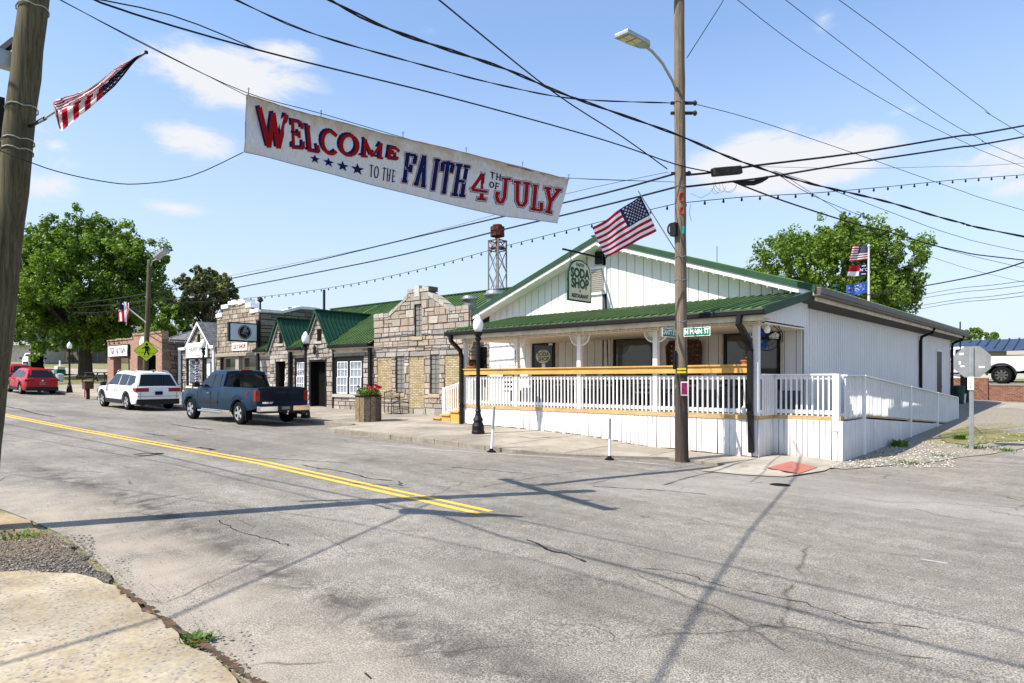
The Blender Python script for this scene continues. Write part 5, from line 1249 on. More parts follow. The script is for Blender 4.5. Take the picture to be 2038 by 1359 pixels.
# ------------------------------------------------------------------ siren tower
def siren():
    b=atD(990,600,40); X,Y=b.x,b.y; z0=land(X,Y); T_=thing('siren_tower','rusty red siren on a lattice steel tower behind the green roof','tower',(X,Y,z0))
    s=.50; zt=atD(990,478,40).z; c=[Vector((X+math.cos(a)*s*1.1,Y+math.sin(a)*s*1.1,0)) for a in (R(50),R(140),R(230),R(320))]
    mb=MB()
    for q in c: mb.bar(q+Vector((0,0,z0)),q+Vector((0,0,zt)),.07)
    zz=z0+1; i=0
    while zz<zt-.3:
        z2=min(zz+1.35,zt)
        for k in range(4):
            a,b_=c[k],c[(k+1)%4]; mb.bar(a+Vector((0,0,zz)),b_+Vector((0,0,z2)),.035); mb.bar(b_+Vector((0,0,zz)),a+Vector((0,0,z2)),.035)
        if i%2==0:
            for k in range(4): mb.bar(c[k]+Vector((0,0,zz)),c[(k+1)%4]+Vector((0,0,zz)),.05)
        zz=z2;i+=1
    mb.bar(Vector((X,Y,z0)),Vector((X,Y,zt+.3)),.09)
    mb.build('lattice',M('grey_steel',(.24,.245,.25),.6),T_)
    mb=MB()
    zp=atD(990,495,40).z; m_=c
    mb.add([q*1.0+Vector((0,0,zp)) for q in c]+[q+Vector((0,0,zp+.08)) for q in c],[(0,1,2,3),(4,7,6,5),(0,4,5,1),(1,5,6,2),(2,6,7,3),(3,7,4,0)])
    for k in range(4): mb.bar(c[k]+Vector((0,0,zt-.05)),c[(k+1)%4]+Vector((0,0,zt-.05)),.06)
    mb.build('platform','rust',T_)
    zs=atD(990,461,40).z; mb=MB(); cen=Vector((X,Y,zs)); mb.lathe([(.15,-.4),(.22,-.3),(.22,.3),(.3,.34),(.28,.42),(.05,.46)],cen,14)
    for k in range(10):
        for zz in (-.16,.16):
            a=2*math.pi*(k+.5*(zz>0))/10; d=Vector((math.cos(a),math.sin(a),0)); sd=Vector((-d.y,d.x,0))
            vs=[cen+Vector((0,0,zz))+d*.15+sd*i*.03+Vector((0,0,j*.03)) for i,j in ((-1,-1),(1,-1),(1,1),(-1,1))]+[cen+Vector((0,0,zz))+d*.42+sd*i*.12+Vector((0,0,j*.13)) for i,j in ((-1,-1),(1,-1),(1,1),(-1,1))]
            mb.add(vs,[(0,1,5,4),(1,2,6,5),(2,3,7,6),(3,0,4,7),(4,5,6,7)])
    mb.bar(cen+Vector((0,0,-.9)),cen+Vector((0,0,-.35)),.16); mb.build('siren','rust',T_)
siren()
# ------------------------------------------------------------------ street lamps
def lamp(x,y,H,lab):
    T_=thing('street_lamp',lab,'street lamp',(x,y,land(x,y)+.004),0,'black globe street lamps along the kerb'); xf=PM[T_]
    mb=MB(); mb.lathe([(.185,0),(.185,.06),(.17,.1),(.17,.22),(.135,.3),(.12,.36),(.15,.38),(.09,.5),(.07,.62),(.095,.64),(.07,.68),(.06,.74)],(0,0,0),20); mb.build('base','black',T_,xf,smooth=False,bevel=.006)
    mb=MB(); mb.lathe([(.058,.7),(.052,H-.72),(.09,H-.68),(.09,H-.62),(.06,H-.6),(.12,H-.52),(.13,H-.47)],(0,0,0),16); mb.build('pole','black',T_,xf)
    mb=MB(); mb.lathe([(.09,H-.46),(.135,H-.36),(.148,H-.26),(.13,H-.15),(.08,H-.08),(.07,H-.05),(.03,H),(0,H+.02)],(0,0,0),20); mb.build('globe','globe',T_,xf,smooth=True)
    mb=MB(); mb.lathe([(.012,H+.0),(.01,H+.09)],(0,0,0),6); mb.build('finial','black',T_,xf); return T_
l1=lamp(-13.25,12.75,3.32,'black street lamp with white globe in front of the restaurant steps')
for x,y,lab in ((-23.05,12.95,'black street lamp with white globe behind the tailgate of the blue pickup'),(-34.4,13.6,'black street lamp between the barber shop and the white coped shop'),(-50.6,11.45,'black street lamp on the lawn below the big maple tree')): dup(l1,(x,y,land(x,y)),None,lab)
# ------------------------------------------------------------------ delineator posts
def bollard(px,py,ptx,pty,lab):
    p=G(px,py); T_=thing('delineator_post',lab,'bollard',p,0,'white flexible posts along the parking line')
    r_=ray(ptx,pty); s=(p.x*fw[0]+p.y*fw[1]); top=O3+r_*s
    mb=MB(); d=(top-p); mb.tube([p+d*.05,p+d],.029,10); mb.build('post','bollard',T_); mb=MB(); mb.lathe([(.11,0),(.10,.03),(.05,.05),(.04,.09)],p,16); mb.build('base','rubber',T_)
    mb=MB(); mb.tube([p+d*.5,p+d*.99],.0295,10,False); mb.build('grey_band','steel',T_)
bollard(978,900,984,808,'white flexible post leaning slightly right, nearest the street lamp'); bollard(1213,915,1214,832,'shorter white flexible post left of the wooden utility pole')
# ------------------------------------------------------------------ wooden poles
def wpole(name,lab,base,top,r0,r1,mat,n=14,seed=1):
    T_=thing(name,lab,'utility pole',base); b=Vector(base);t=Vector(top); r=random.Random(seed); K=26
    pts=[b.lerp(t,i/K)+Vector((r.uniform(-.006,.006),r.uniform(-.006,.006),0)) for i in range(K+1)]; pts[0]=pts[0]-Vector((0,0,.3))
    mb=MB(); mb.tube(pts,[(r0+(r1-r0)*i/K)*r.uniform(.985,1.015) for i in range(K+1)],n); return T_,mb,pts
# left pole (leans to the right)
lb=G(-50,1056); 
def onL(py,extra=0): # centre of the left pole at photo height py
    px=67-.1115*py; return px
d0=(lb.x*fw[0]+lb.y*fw[1])
ltop=atD(67+.1115*420,-420,d0*.995)
T_,mb,pts=wpole('utility_pole','thick greenish wooden utility pole leaning right at the left edge of the picture',lb,ltop,.160,.128,'pole',16,2); LP=T_
lpole=mb.build('pole_shaft','pole',T_,smooth=True)
def Lp(py): t=(1056-py)/(1056+420); return lb.lerp(ltop,t)
for py in (18,215,280,300):
    mb=MB(); c=Lp(py); mb.tube([c+Vector((.15*math.cos(2*math.pi*i/16),.15*math.sin(2*math.pi*i/16),.02*math.sin(i))) for i in range(17)],.008,5,False); mb.build('strap','steel',T_)
mb=MB(); c=Lp(250); side=Vector((-rt[0],-rt[1],0)); mb.bar(c+side*.2+Vector((0,0,-.35)),c+side*.2+Vector((0,0,.32)),.05); mb.build('conduit','black',T_)
mb=MB(); c=Lp(122); q=c+side*.26; mb.box(q.x-.06,q.x+.06,q.y-.08,q.y+.08,q.z-.06,q.z+.12); mb.build('junction_box','steel',T_)
mb=MB(); c=Lp(78); mb.bar(c+side*.15,c+side*1.1+Vector((0,0,-.75)),.06); mb.build('brace','black',T_)
mb=MB(); c=Lp(-290); ad=Vector((.954,-.3,0)); mb.bar(c-ad*1.5,c+ad*1.5,.10,.13); ca=mb.build('crossarm','pole',T_)
mb=MB()
for k in (-1.4,-.8,.75,1.4): p=c+ad*k+Vector((0,0,.06)); mb.lathe([(.03,0),(.05,.05),(.03,.09),(.05,.12),(.02,.17)],p,8)
mb.build('insulator','steel',ca)
# right pole
pb=G(1357,919); PX,PY=pb.x,pb.y; pd=PX*fw[0]+PY*fw[1]
ptop=atD(1351,-60,pd)
T_,mb,pts=wpole('utility_pole','weathered grey wooden utility pole standing at the kerb in front of the restaurant',pb,ptop,.138,.112,'pole2',16,3); P2T=T_
mb.build('pole_shaft','pole2',T_,smooth=True)
def Pp(py): return pb.lerp(ptop,(919-py)/(919+60))
mb=MB(); K=6; mb.tube([Pp(925-i*30) for i in range(K+1)],[.150,.147,.145,.143,.141,.140,.137],16,False); mb.build('tarred_foot','pole2low',T_,smooth=True)
tow=Vector((-fw[0],-fw[1],0)); sr=Vector((rt[0],rt[1],0))
mb=MB(); a=Pp(735)+tow*.1-sr*.17; mb.bar(a,Pp(698)+tow*.1-sr*.17,.06); mb.build('conduit','black',T_)
mb=MB(); q=Pp(738)+tow*.16; mb.bar(q-sr*.13+Vector((0,0,.04)),q+sr*.06+Vector((0,0,.04)),.03,.04); mb.bar(q-sr*.13-Vector((0,0,.03)),q+sr*.06-Vector((0,0,.03)),.03,.04); mb.build('yellow_tag',M('tag_yellow',(.75,.6,.02),.6),T_)
mb=MB(); 
for py,s_ in ((395,.1),(422,.08)): c=Pp(py)+tow*.13; mb.tube([c+sr*s_*.6*math.cos(R(a))+Vector((0,0,s_*math.sin(R(a)))) for a in range(0,361,30)],.018,5,False)
mb.build('orange_bracket',M('orange_red_bracket',(.5,.05,.02),.6),T_)
mb=MB(); c=Pp(457)-sr*.16+tow*.08; mb.box(c.x-.07,c.x+.07,c.y-.07,c.y+.07,c.z-.16,c.z+.13); mb.tube([c+Vector((.09*math.cos(R(a)),0,.12*math.sin(R(a)))) -sr*.06 for a in range(60,300,20)],.02,5); mb.build('wire_coil','black',T_)
mb=MB(); c=Pp(468)+sr*.03+tow*.14; mb.bar(c,c+Vector((0,0,.17)),.09,.02); mb.build('green_tag',M('tag_green',(.0,.35,.25),.6),T_)
for py in (337,345,375): 
    pass
mb=MB()
for py,o in ((345,.0),(205,.14),(225,.14)): c=Pp(py); mb.bar(c-sr*.2,c+sr*(.22+o*.5),.07,.05); mb.lathe([(.03,-.05),(.055,0),(.03,.05)],c+sr*(.2+o),8)
mb.build('hardware','iron',T_)
mb=MB(); c=Pp(-5); mb.bar(c-sr*.35+tow*.1,c+sr*.05+tow*.1,.09); mb.build('crossarm','pole2',T_)
for py in (205,372,512,558,640): mb=MB(); c=Pp(py); mb.tube([c+Vector((.135*math.cos(2*math.pi*i/16),.135*math.sin(2*math.pi*i/16),.02*math.sin(i*1.7))) for i in range(17)],.007,5,False); mb.build('strap','steel',T_)
T_=thing('pole_poster','small magenta paper poster in a white border stapled to the wooden pole','poster',Pp(773)+tow*.17); c=Pp(773)+tow*.165; nrm=tow
mb=MB(); mb.bar(c-Vector((0,0,.155))+sr*.02,c+Vector((0,0,.155))+sr*.02,.15,.006,up=nrm); mb.build('paper','signwhite',T_)
mb=MB(); c2=c+nrm*.006; mb.bar(c2-Vector((0,0,.13))+sr*.02,c2+Vector((0,0,.13))+sr*.02,.125,.006,up=nrm); mb.build('print','pinkposter',T_)
# street name blades
def blade(txt,lab,c,ux,L,h=.19):
    T_=thing('street_name_sign',lab,'street sign',c); n=Vector((ux.y,-ux.x,0)); mb=MB()
    if n.dot(tow)<0:n=-n
    f=lambda u,v,d:c+ux*u+Vector((0,0,v))+n*d
    mb.prism([(-L/2,-h/2),(L/2,-h/2),(L/2,h/2),(-L/2,h/2)],f,-.004,.004); mb.build('blade','signwhite',T_)
    mb=MB(); mb.prism([(-L/2+.012,-h/2+.012),(L/2-.012,-h/2+.012),(L/2-.012,h/2-.012),(-L/2+.012,h/2-.012)],f,.005,.007); mb.build('green_face','stgreen',T_)
    textmesh(txt,h*.78,lambda u,v:f(u,v,.010),'lettering','signwhite',T_,sx=.80,bold=.004)
c=Pp(660)+tow*.05; blade('N MAIN ST','green N MAIN ST blade on the right side of the wooden pole',atY(1387,660,c.y-.1),Vector((1,0,0)),.62)
blade('GANTT ST','green side street name blade on the left side of the wooden pole',atX(1331,662,c.x-.06),Vector((0,1,0)),.56)
# cobra-head street light on the right pole
T_=thing('street_light','grey LED cobra head street light on a curved arm high on the wooden pole','street light',Pp(195))
c=Pp(195); hd=atD(1262,78,pd-1.1)
P=[c,atD(1338,160,pd-.15),atD(1318,125,pd-.45),atD(1298,102,pd-.7),atD(1284,92,pd-.85)]
mb=MB(); mb.tube(P,[.03,.03,.03,.03,.028],8); mb.build('arm','steel',T_,smooth=True)
a=atD(1290,93,pd-.8); b=atD(1236,68,pd-1.5); ax=(b-a); L=ax.length; ax.normalize(); sd=ax.cross(Vector((0,0,1))).normalized(); up=sd.cross(ax)
# tilt a little so that the underside faces the street
f=lambda u,v,w_:a+ax*u+sd*v+up*w_
mb=MB(); mb.prism([(0,-.05),(.12,-.13),(.3,-.15),(L,-.17),(L,.17),(.3,.15),(.12,.13),(0,.05)],f,-.03,.06); mb.build('housing','steel',T_,bevel=.02)
mb=MB()
for i in range(2):
    for j in range(2): u0=L*.45+i*L*.26; v0=-.13+j*.14; mb.prism([(u0,v0),(u0+L*.2,v0),(u0+L*.2,v0+.12),(u0,v0+.12)],f,-.045,-.032)
mb.build('led_panel',M('led_cream',(.62,.55,.38),.5),T_)
# ------------------------------------------------------------------ far poles
pf=G(286,800); pfb=atD(287,745,34); bx,by=pfb.x,pfb.y
T_,mb,pts=wpole('utility_pole','dark wooden utility pole carrying the yellow crossing sign by the brick shop',(bx,by,land(bx,by)),atD(298,517,34),.15,.11,'pole',10,5); mb.build('pole_shaft','pole',T_,smooth=True); PFT=T_
T_=thing('flood_light','grey flood light on a short arm at the top of the crossing sign pole','street light',atD(298,540,34))
mb=MB(); mb.tube([atD(299,532,34),atD(303,520,33.9),atD(312,516,33.7),atD(316,516,33.6)],.035,6); mb.build('arm','steel',T_)
a=atD(311,513,33.6);b=atD(331,497,33.2); mb=MB(); mb.bar(a,b,.38,.16); mb.build('housing','steel',T_,bevel=.03)
# crossing sign
T_=thing('crossing_sign','fluorescent yellow diamond pedestrian crossing sign on the dark wooden pole','road sign',atD(291,698,33.6)); c=atD(291,698,33.6)
nrm=-(ray(291,698)); nrm.z=0; nrm.normalize(); ux=Vector((-nrm.y,nrm.x,0)); ux=ux if ux.dot(sr)>0 else -ux
f=lambda u,v,d:c+ux*u+Vector((0,0,v))+nrm*d
mb=MB(); mb.prism([(0,-.56),(.56,0),(0,.56),(-.56,0)],f,0,.01); mb.build('black_border','black',T_)
mb=MB(); mb.prism([(0,-.53),(.53,0),(0,.53),(-.53,0)],f,.011,.014); mb.build('panel','lime',T_)
mb=MB()
mb.prism([(.02+.07*math.cos(2*math.pi*i/14),.33+.07*math.sin(2*math.pi*i/14)) for i in range(14)],f,.015,.018)
for poly in ([(-.07,.24),(.1,.25),(.13,.18),(.1,-.02),(-.04,-.02)],[(-.04,.0),(.02,.0),(-.06,-.24),(-.12,-.22)],[(.03,.0),(.1,-.02),(.17,-.23),(.11,-.25),(.04,-.12)],[(-.06,.22),(-.02,.18),(-.18,.08),(-.2,.12)],[(.1,.22),(.19,.12),(.17,-.02),(.13,-.02),(.14,.1)],[(-.36,-.06),(.36,-.12),(.36,-.14),(-.36,-.08)],[(-.18,-.3),(.12,-.31),(.12,-.33),(-.18,-.32)]): mb.prism(poly,f,.015,.018)
mb.build('walking_figure_symbol','black',T_)
fb=atD(64,735,70); T_,mb,pts=wpole('utility_pole','distant thin wooden utility pole in front of the big maple tree',(fb.x,fb.y,land(fb.x,fb.y)),atD(62,572,70),.2,.15,'pole2',8,6); mb.build('pole_shaft','pole2',T_)
# ------------------------------------------------------------------ overhead cables
def cable(pts,r_,lab,name='utility_cable',twist=0,mat='cable',group='overhead cables'):
    P=[atD(px,py,d) for px,py,d in pts]
    if pts[-1][0]>=2038: P.append(P[-1]+(P[-1]-P[-2]).normalized()*22+Vector((0,0,.4)))
    # smooth through the surveyed points
    out=[]
    n=len(P)
    for i in range(n-1):
        p0=P[max(i-1,0)];p1=P[i];p2=P[i+1];p3=P[min(i+2,n-1)]; K=max(4,int((p2-p1).length/.6))
        if twist: K=max(K,int((p2-p1).length/.25))
        for k in range(K):
            t=k/K; out.append(.5*((2*p1)+(p2-p0)*t+(2*p0-5*p1+4*p2-p3)*t*t+(3*p1-p0-3*p2+p3)*t**3))
    out.append(P[-1])
    mb=MB()
    if twist:
        for ph in (0,math.pi):
            q=[p+Vector((math.sin(i*.9+ph)*r_*.8,0,math.cos(i*.9+ph)*r_*.8)) for i,p in enumerate(out)]; mb.tube(q,r_*.8,4)
    else: mb.tube(out,r_,5)
    o=mb.build(name,mat); setp(o,lab,'cable',None); return out
PD=pd
cable([(150,-40,8),(200,5,8.2),(520,101,10),(900,195,12),(1200,278,13.8),(1345,327,PD-.2),(1420,343,PD+.4)],.014,'black cable from the top left corner down to the splice box')
cable([(90,-20,7.2),(340,30,8.4),(515,100,9.8)],.009,'thinner cable joining the black cable at a small clamp')
cable([(440,-15,8.5),(610,62,9.6),(800,118,11),(1000,170,12.8),(1150,197,14),(1345,205,PD)],.011,'cable running to the foot of the street light arm',twist=1)
cable([(620,-20,8.5),(780,60,9.8),(1000,135,11.8),(1130,190,13),(1340,265,PD-.3),(1440,308,PD+.3),(1500,330,PD+.8),(1600,362,PD+1.6),(1760,400,PD+3),(1900,440,PD+4.2),(2060,475,PD+5.5)],.02,'thick twisted cable crossing in front of the pole to the right edge',twist=1)
cable([(850,-20,9),(1100,182,12.4),(1240,273,13.8),(1328,336,PD-.05)],.013,'steep cable ending at the bracket left of the pole')
cable([(1450,-25,PD+.4),(1438,3,PD+.3),(1367,115,PD)],.010,'short cable from the upper pole up and out of the picture')
cable([(1375,205,PD),(1500,238,PD+1.2),(1700,305,PD+3.2),(1900,375,PD+5.2),(2060,425,PD+6.8)],.008,'thin cable from the pole insulator to the right edge')
cable([(1450,-15,11),(1600,100,12.4),(1796,220,14.4),(1920,283,15.8),(2060,341,17.3)],.006,'thin wire, leftmost of three from the top right')
cable([(1545,-15,11),(1700,105,12.6),(1854,220,14.2),(1950,276,15.3),(2060,325,16.6)],.006,'thin wire, middle one of three from the top right')
cable([(1650,-15,11),(1800,95,12.6),(1963,220,14.4),(2060,282,15.5)],.006,'thin wire, rightmost of three from the top right')
cable([(1345,345,PD),(1200,385,16.5),(1000,431,20),(800,478,23.5),(640,516,27),(500,546,30),(380,569,32.5),(300,583,34)],.024,'upper thick cable from the pole along the street to the dark pole')
cable([(1345,372,PD),(1200,409,16.5),(1000,457,20),(800,507,23.5),(640,540,27),(500,567,30),(380,589,32.5),(298,598,34)],.024,'lower thick cable from the pole along the street to the dark pole')
cable([(1330,342,PD),(1130,385,16.5),(940,440,20),(760,487,24),(620,517,27),(450,550,31)],.006,'thin wire above the upper thick street cable')
cable([(1340,362,PD),(1150,355,14),(1133,355,13.8)],.005,'thin wire from the right end of the banner to the pole')
cable([(298,583,34),(200,598,47),(130,604,58),(62,606,70)],.03,'upper cable from the dark pole to the distant pole'); cable([(297,598,34),(200,608,47),(130,613,58),(62,614,70)],.03,'lower cable from the dark pole to the distant pole')
cable([(1345,350,PD),(1420,343,PD+.4),(1500,330,PD+.8),(1700,305,PD+2.2),(1900,272,PD+3.6),(2060,246,PD+4.8)],.026,'upper thick lashed cable from the splice box to the right edge')
cable([(1345,374,PD),(1450,362,PD+.5),(1530,352,PD+.9),(1700,324,PD+2.2),(1900,294,PD+3.6),(2060,268,PD+4.8)],.024,'lower thick cable from the black splice sleeve to the right edge')
cable([(1470,366,PD+.5),(1560,400,PD+1.4),(1700,445,PD+3),(1760,459,PD+3.6),(1900,498,PD+5.2),(2060,520,PD+7)],.019,'thick cable sloping down right from the splice sleeve')
cable([(1540,340,PD+1),(1640,372,PD+2),(1780,425,PD+4),(1900,468,PD+5.6),(2060,506,PD+7.4)],.008,'thin drop wire below the twisted cable')
cable([(1545,345,PD+1),(1620,390,PD+2),(1760,448,PD+3.8),(1850,486,PD+5),(2060,538,PD+7.4)],.008,'thin drop wire crossing the thick sloping cable')
cable([(1560,348,PD+1),(1640,400,PD+2.4),(1745,464,PD+4.4),(1880,520,PD+7),(2040,562,PD+10)],.006,'lowest thin drop wire down to the right')
cable([(2060,514,PD+7),(1960,545,PD+11),(1850,567,PD+16),(1760,582,PD+20),(1690,592,PD+23)],.028,'black service cable in front of the flagpole')
for i,(a,b,c_) in enumerate(((594,575,556),(600,583,565),(614,597,578),(621,603,586))): cable([(1770,a+5,38),(1900,b,30),(2060,c_,24)],.011,'distant thin wire at the right edge, number %s from the top'%('one','two','three','four')[i])
cable([(1500,331,PD+.8),(1700,335,PD+2),(1880,331,PD+3.6),(2060,323,PD+5)],.005,'faint thin wire just above the lamp string at right')
cable([(-60,285,6.8),(0,300,6.95),(40,315,7),(110,340,7.2),(200,360,7.6),(275,366,7.9),(380,350,8.3),(484,303,8.7)],.006,'slack rope from the left pole to the lower banner corner')
# strings of small lamps over the street
def lampstring(pts,nb,lab,r_=.009,bs=.03):
    P=[atD(*p) for p in pts]; T_=thing('string_lights',lab,'string lights',P[0]); out=[]
    n=len(P)
    for i in range(n-1):
        p0=P[max(i-1,0)];p1=P[i];p2=P[i+1];p3=P[min(i+2,n-1)]
        for k in range(14):
            t=k/14; out.append(.5*((2*p1)+(p2-p0)*t+(2*p0-5*p1+4*p2-p3)*t*t+(3*p1-p0-3*p2+p3)*t**3))
    out.append(P[-1]); mb=MB(); mb.tube(out,r_,4); mb.build('cord','cable',T_)
    Ls=[0]
    for a,b in zip(out,out[1:]): Ls.append(Ls[-1]+(b-a).length)
    for i in range(nb):
        s=Ls[-1]*(i+.5)/nb; k=max(j for j in range(len(Ls)) if Ls[j]<=s); k=min(k,len(out)-2); p=out[k].lerp(out[k+1],(s-Ls[k])/max(1e-6,Ls[k+1]-Ls[k]))
        mb=MB(); mb.lathe([(bs*.5,0),(bs*.6,-bs),(bs,-bs*2),(bs*.8,-bs*3),(0,-bs*3.4)],p,5); mb.build('bulb','cable',T_)
lampstring([(1345,405,PD),(1200,440,16.5),(1000,491,20),(850,532,23),(700,565,26),(560,586,29),(430,598,31.5),(298,605,34)],60,'string of small bulbs from the wooden pole along the stone shops')
lampstring([(1345,405,PD),(1480,392,PD+1),(1620,384,PD+2),(1760,372,PD+3.2),(1900,358,PD+4.6),(2060,346,PD+6)],24,'string of small bulbs from the wooden pole to the right edge')
lampstring([(296,606,34),(230,618,42),(170,622,51),(110,618,61),(64,612,70)],30,'string of small bulbs in front of the big maple',.018,.06)
# splice box and sleeve
T_=thing('splice_box','black splice box hanging on the cables right of the pole','cable box',atD(1447,343,PD+.5))
mb=MB(); a=atD(1418,343,PD+.3);b=atD(1474,338,PD+.7); mb.bar(a,b,.14,.19); mb.build('box',M('dark_splice',(.03,.026,.022),.7,col2=(.07,.06,.045),scale=8),T_,bevel=.03)
T_=thing('splice_sleeve','curved black splice sleeve below the splice box','cable sleeve',atD(1495,360,PD+.8))
mb=MB(); mb.tube([atD(1460,361,PD+.6),atD(1478,365,PD+.7),atD(1500,364,PD+.85),atD(1515,359,PD+.95),atD(1527,353,PD+1)],[.03,.055,.06,.055,.04],8); mb.build('sleeve','cable',T_)
T_=thing('loose_wire_coils','thin loose wire loops dangling below the splice box','wire',atD(1445,370,PD+.5)); mb=MB()
for (cx,cy,rx,ry,a0,a1) in ((1432,368,12,16,10,200),(1445,362,22,20,20,190),(1452,365,14,18,0,190),(1425,372,8,14,-30,180)): mb.tube([atD(cx+rx*math.cos(R(a)),cy+ry*math.sin(R(a)),PD+.5) for a in range(a0,a1,14)],.0035,4)
mb.tube([atD(1424,368,PD+.4),atD(1412,385,PD+.35),atD(1395,394,PD+.3),atD(1375,385,PD+.1)],.004,4); mb.tube([atD(1374,406,PD),atD(1372,425,PD),atD(1376,440,PD)],.005,4); mb.build('loops','cable',T_)
# ------------------------------------------------------------------ the banner
bTL=atD(490,189,8.71); bTR=atD(1133,357,12.46)
hdir=Vector((bTR.x-bTL.x,bTR.y-bTL.y,0)); BL=hdir.length; hdir.normalize(); bn_=Vector((hdir.y,-hdir.x,0))
if bn_.dot(ray(800,300))>0: bn_=-bn_
def hit(px,py):
    r_=ray(px,py); s=(bTL-O3).dot(bn_)/r_.dot(bn_); p=O3+r_*s; return (p-bTL).dot(hdir),p.z
TOP=[hit(*p) for p in ((490,189),(560,211),(640,232),(760,265),(880,294),(1000,322),(1133,357))]
BOT=[hit(*p) for p in ((486,303),(560,321),(640,342),(760,372),(880,403),(1000,431),(1110,444))]
def Bpt(u,v,d=0):
    """u 0..1 left-right, v 0..1 bottom-top"""
    i=min(5,int(u*6)); f=u*6-i
    t=(TOP[i][0]*(1-f)+TOP[i+1][0]*f, TOP[i][1]*(1-f)+TOP[i+1][1]*f); b=(BOT[i][0]*(1-f)+BOT[i+1][0]*f, BOT[i][1]*(1-f)+BOT[i+1][1]*f)
    x=b[0]*(1-v)+t[0]*v; z=b[1]*(1-v)+t[1]*v
    wv=.018*math.sin(u*9+v*2)+.012*math.sin(u*23+v*5)+.02*math.exp(-((u-.03)/.05)**2)*math.sin(v*9)+.006*math.sin(u*160)*max(0,v-.85)/.15
    p=bTL+hdir*x+bn_*(wv+d); p.z=z; return p
# re-sample so that u is even along the picture
UU=[(486,),(560,),(640,),(760,),(880,),(1000,),(1120,)]
def pxu(px):
    k=[(488,0),(560,1/6),(640,2/6),(760,3/6),(880,4/6),(1000,5/6),(1122,1)]; return interp(k,px)
BT=thing('welcome_banner','long weathered white banner reading WELCOME TO THE FAITH 4TH OF JULY hung over the street','banner',bTL)
mb=MB(); NX,NZ=120,12; uv=[]
for i in range(NX+1):
    for j in range(NZ+1): mb.v.append(tuple(Bpt(i/NX,j/NZ))); uv.append((i/NX*7.5,j/NZ))
for i in range(NX):
    for j in range(NZ): k=i*(NZ+1)+j; mb.f.append([k,k+NZ+1,k+NZ+2,k+1]); mb.mi.append(0); mb.col.append((1,1,1))
mb.build('cloth','banner',BT,uv=uv,smooth=True)
mb=MB(); mb.tube([Bpt(i/40,1,.006) for i in range(41)],.006,4); mb.tube([Bpt(i/40,0,.006) for i in range(41)],.005,4); mb.tube([Bpt(0,i/6) for i in range(7)],.007,4); mb.build('hem_rope',M('hem_grey',(.35,.33,.3),.8),BT)
mb=MB()
for px in (492,640,800,925,1035,1130):
    u=pxu(px); p=Bpt(min(u,1),1); mb.tube([p,p+Vector((0,0,.07))],.006,4); mb.tube([p+Vector((.02*math.cos(R(a)),0,.085+.015*math.sin(R(a)))) for a in range(0,361,60)],.004,4,False)
mb.build('hook','iron',BT)
# letters: strokes drawn in photo pixels on the banner plane
def B2(px,py,d):
    r_=ray(px,py); s=(bTL-O3).dot(bn_)/r_.dot(bn_); p=O3+r_*s
    x=(p-bTL).dot(hdir); x0_,x1_=TOP[0][0],TOP[-1][0]; 
    # find u,v of the point on the cloth so that the lettering follows its waves
    u=(x-x0_)/(x1_-x0_); 
    for _ in range(4):
        i=min(5,max(0,int(u*6))); f=u*6-i
        tz=TOP[i][1]*(1-f)+TOP[i+1][1]*f; bz=BOT[i][1]*(1-f)+BOT[i+1][1]*f; v=(p.z-bz)/(tz-bz)
        tx=TOP[i][0]*(1-f)+TOP[i+1][0]*f; bxx=BOT[i][0]*(1-f)+BOT[i+1][0]*f; u+=(x-(bxx*(1-v)+tx*v))/(x1_-x0_)
    wv=(Bpt(u,v)-bTL).dot(bn_); q=bTL+hdir*x+bn_*(wv+d); q.z=p.z; return q
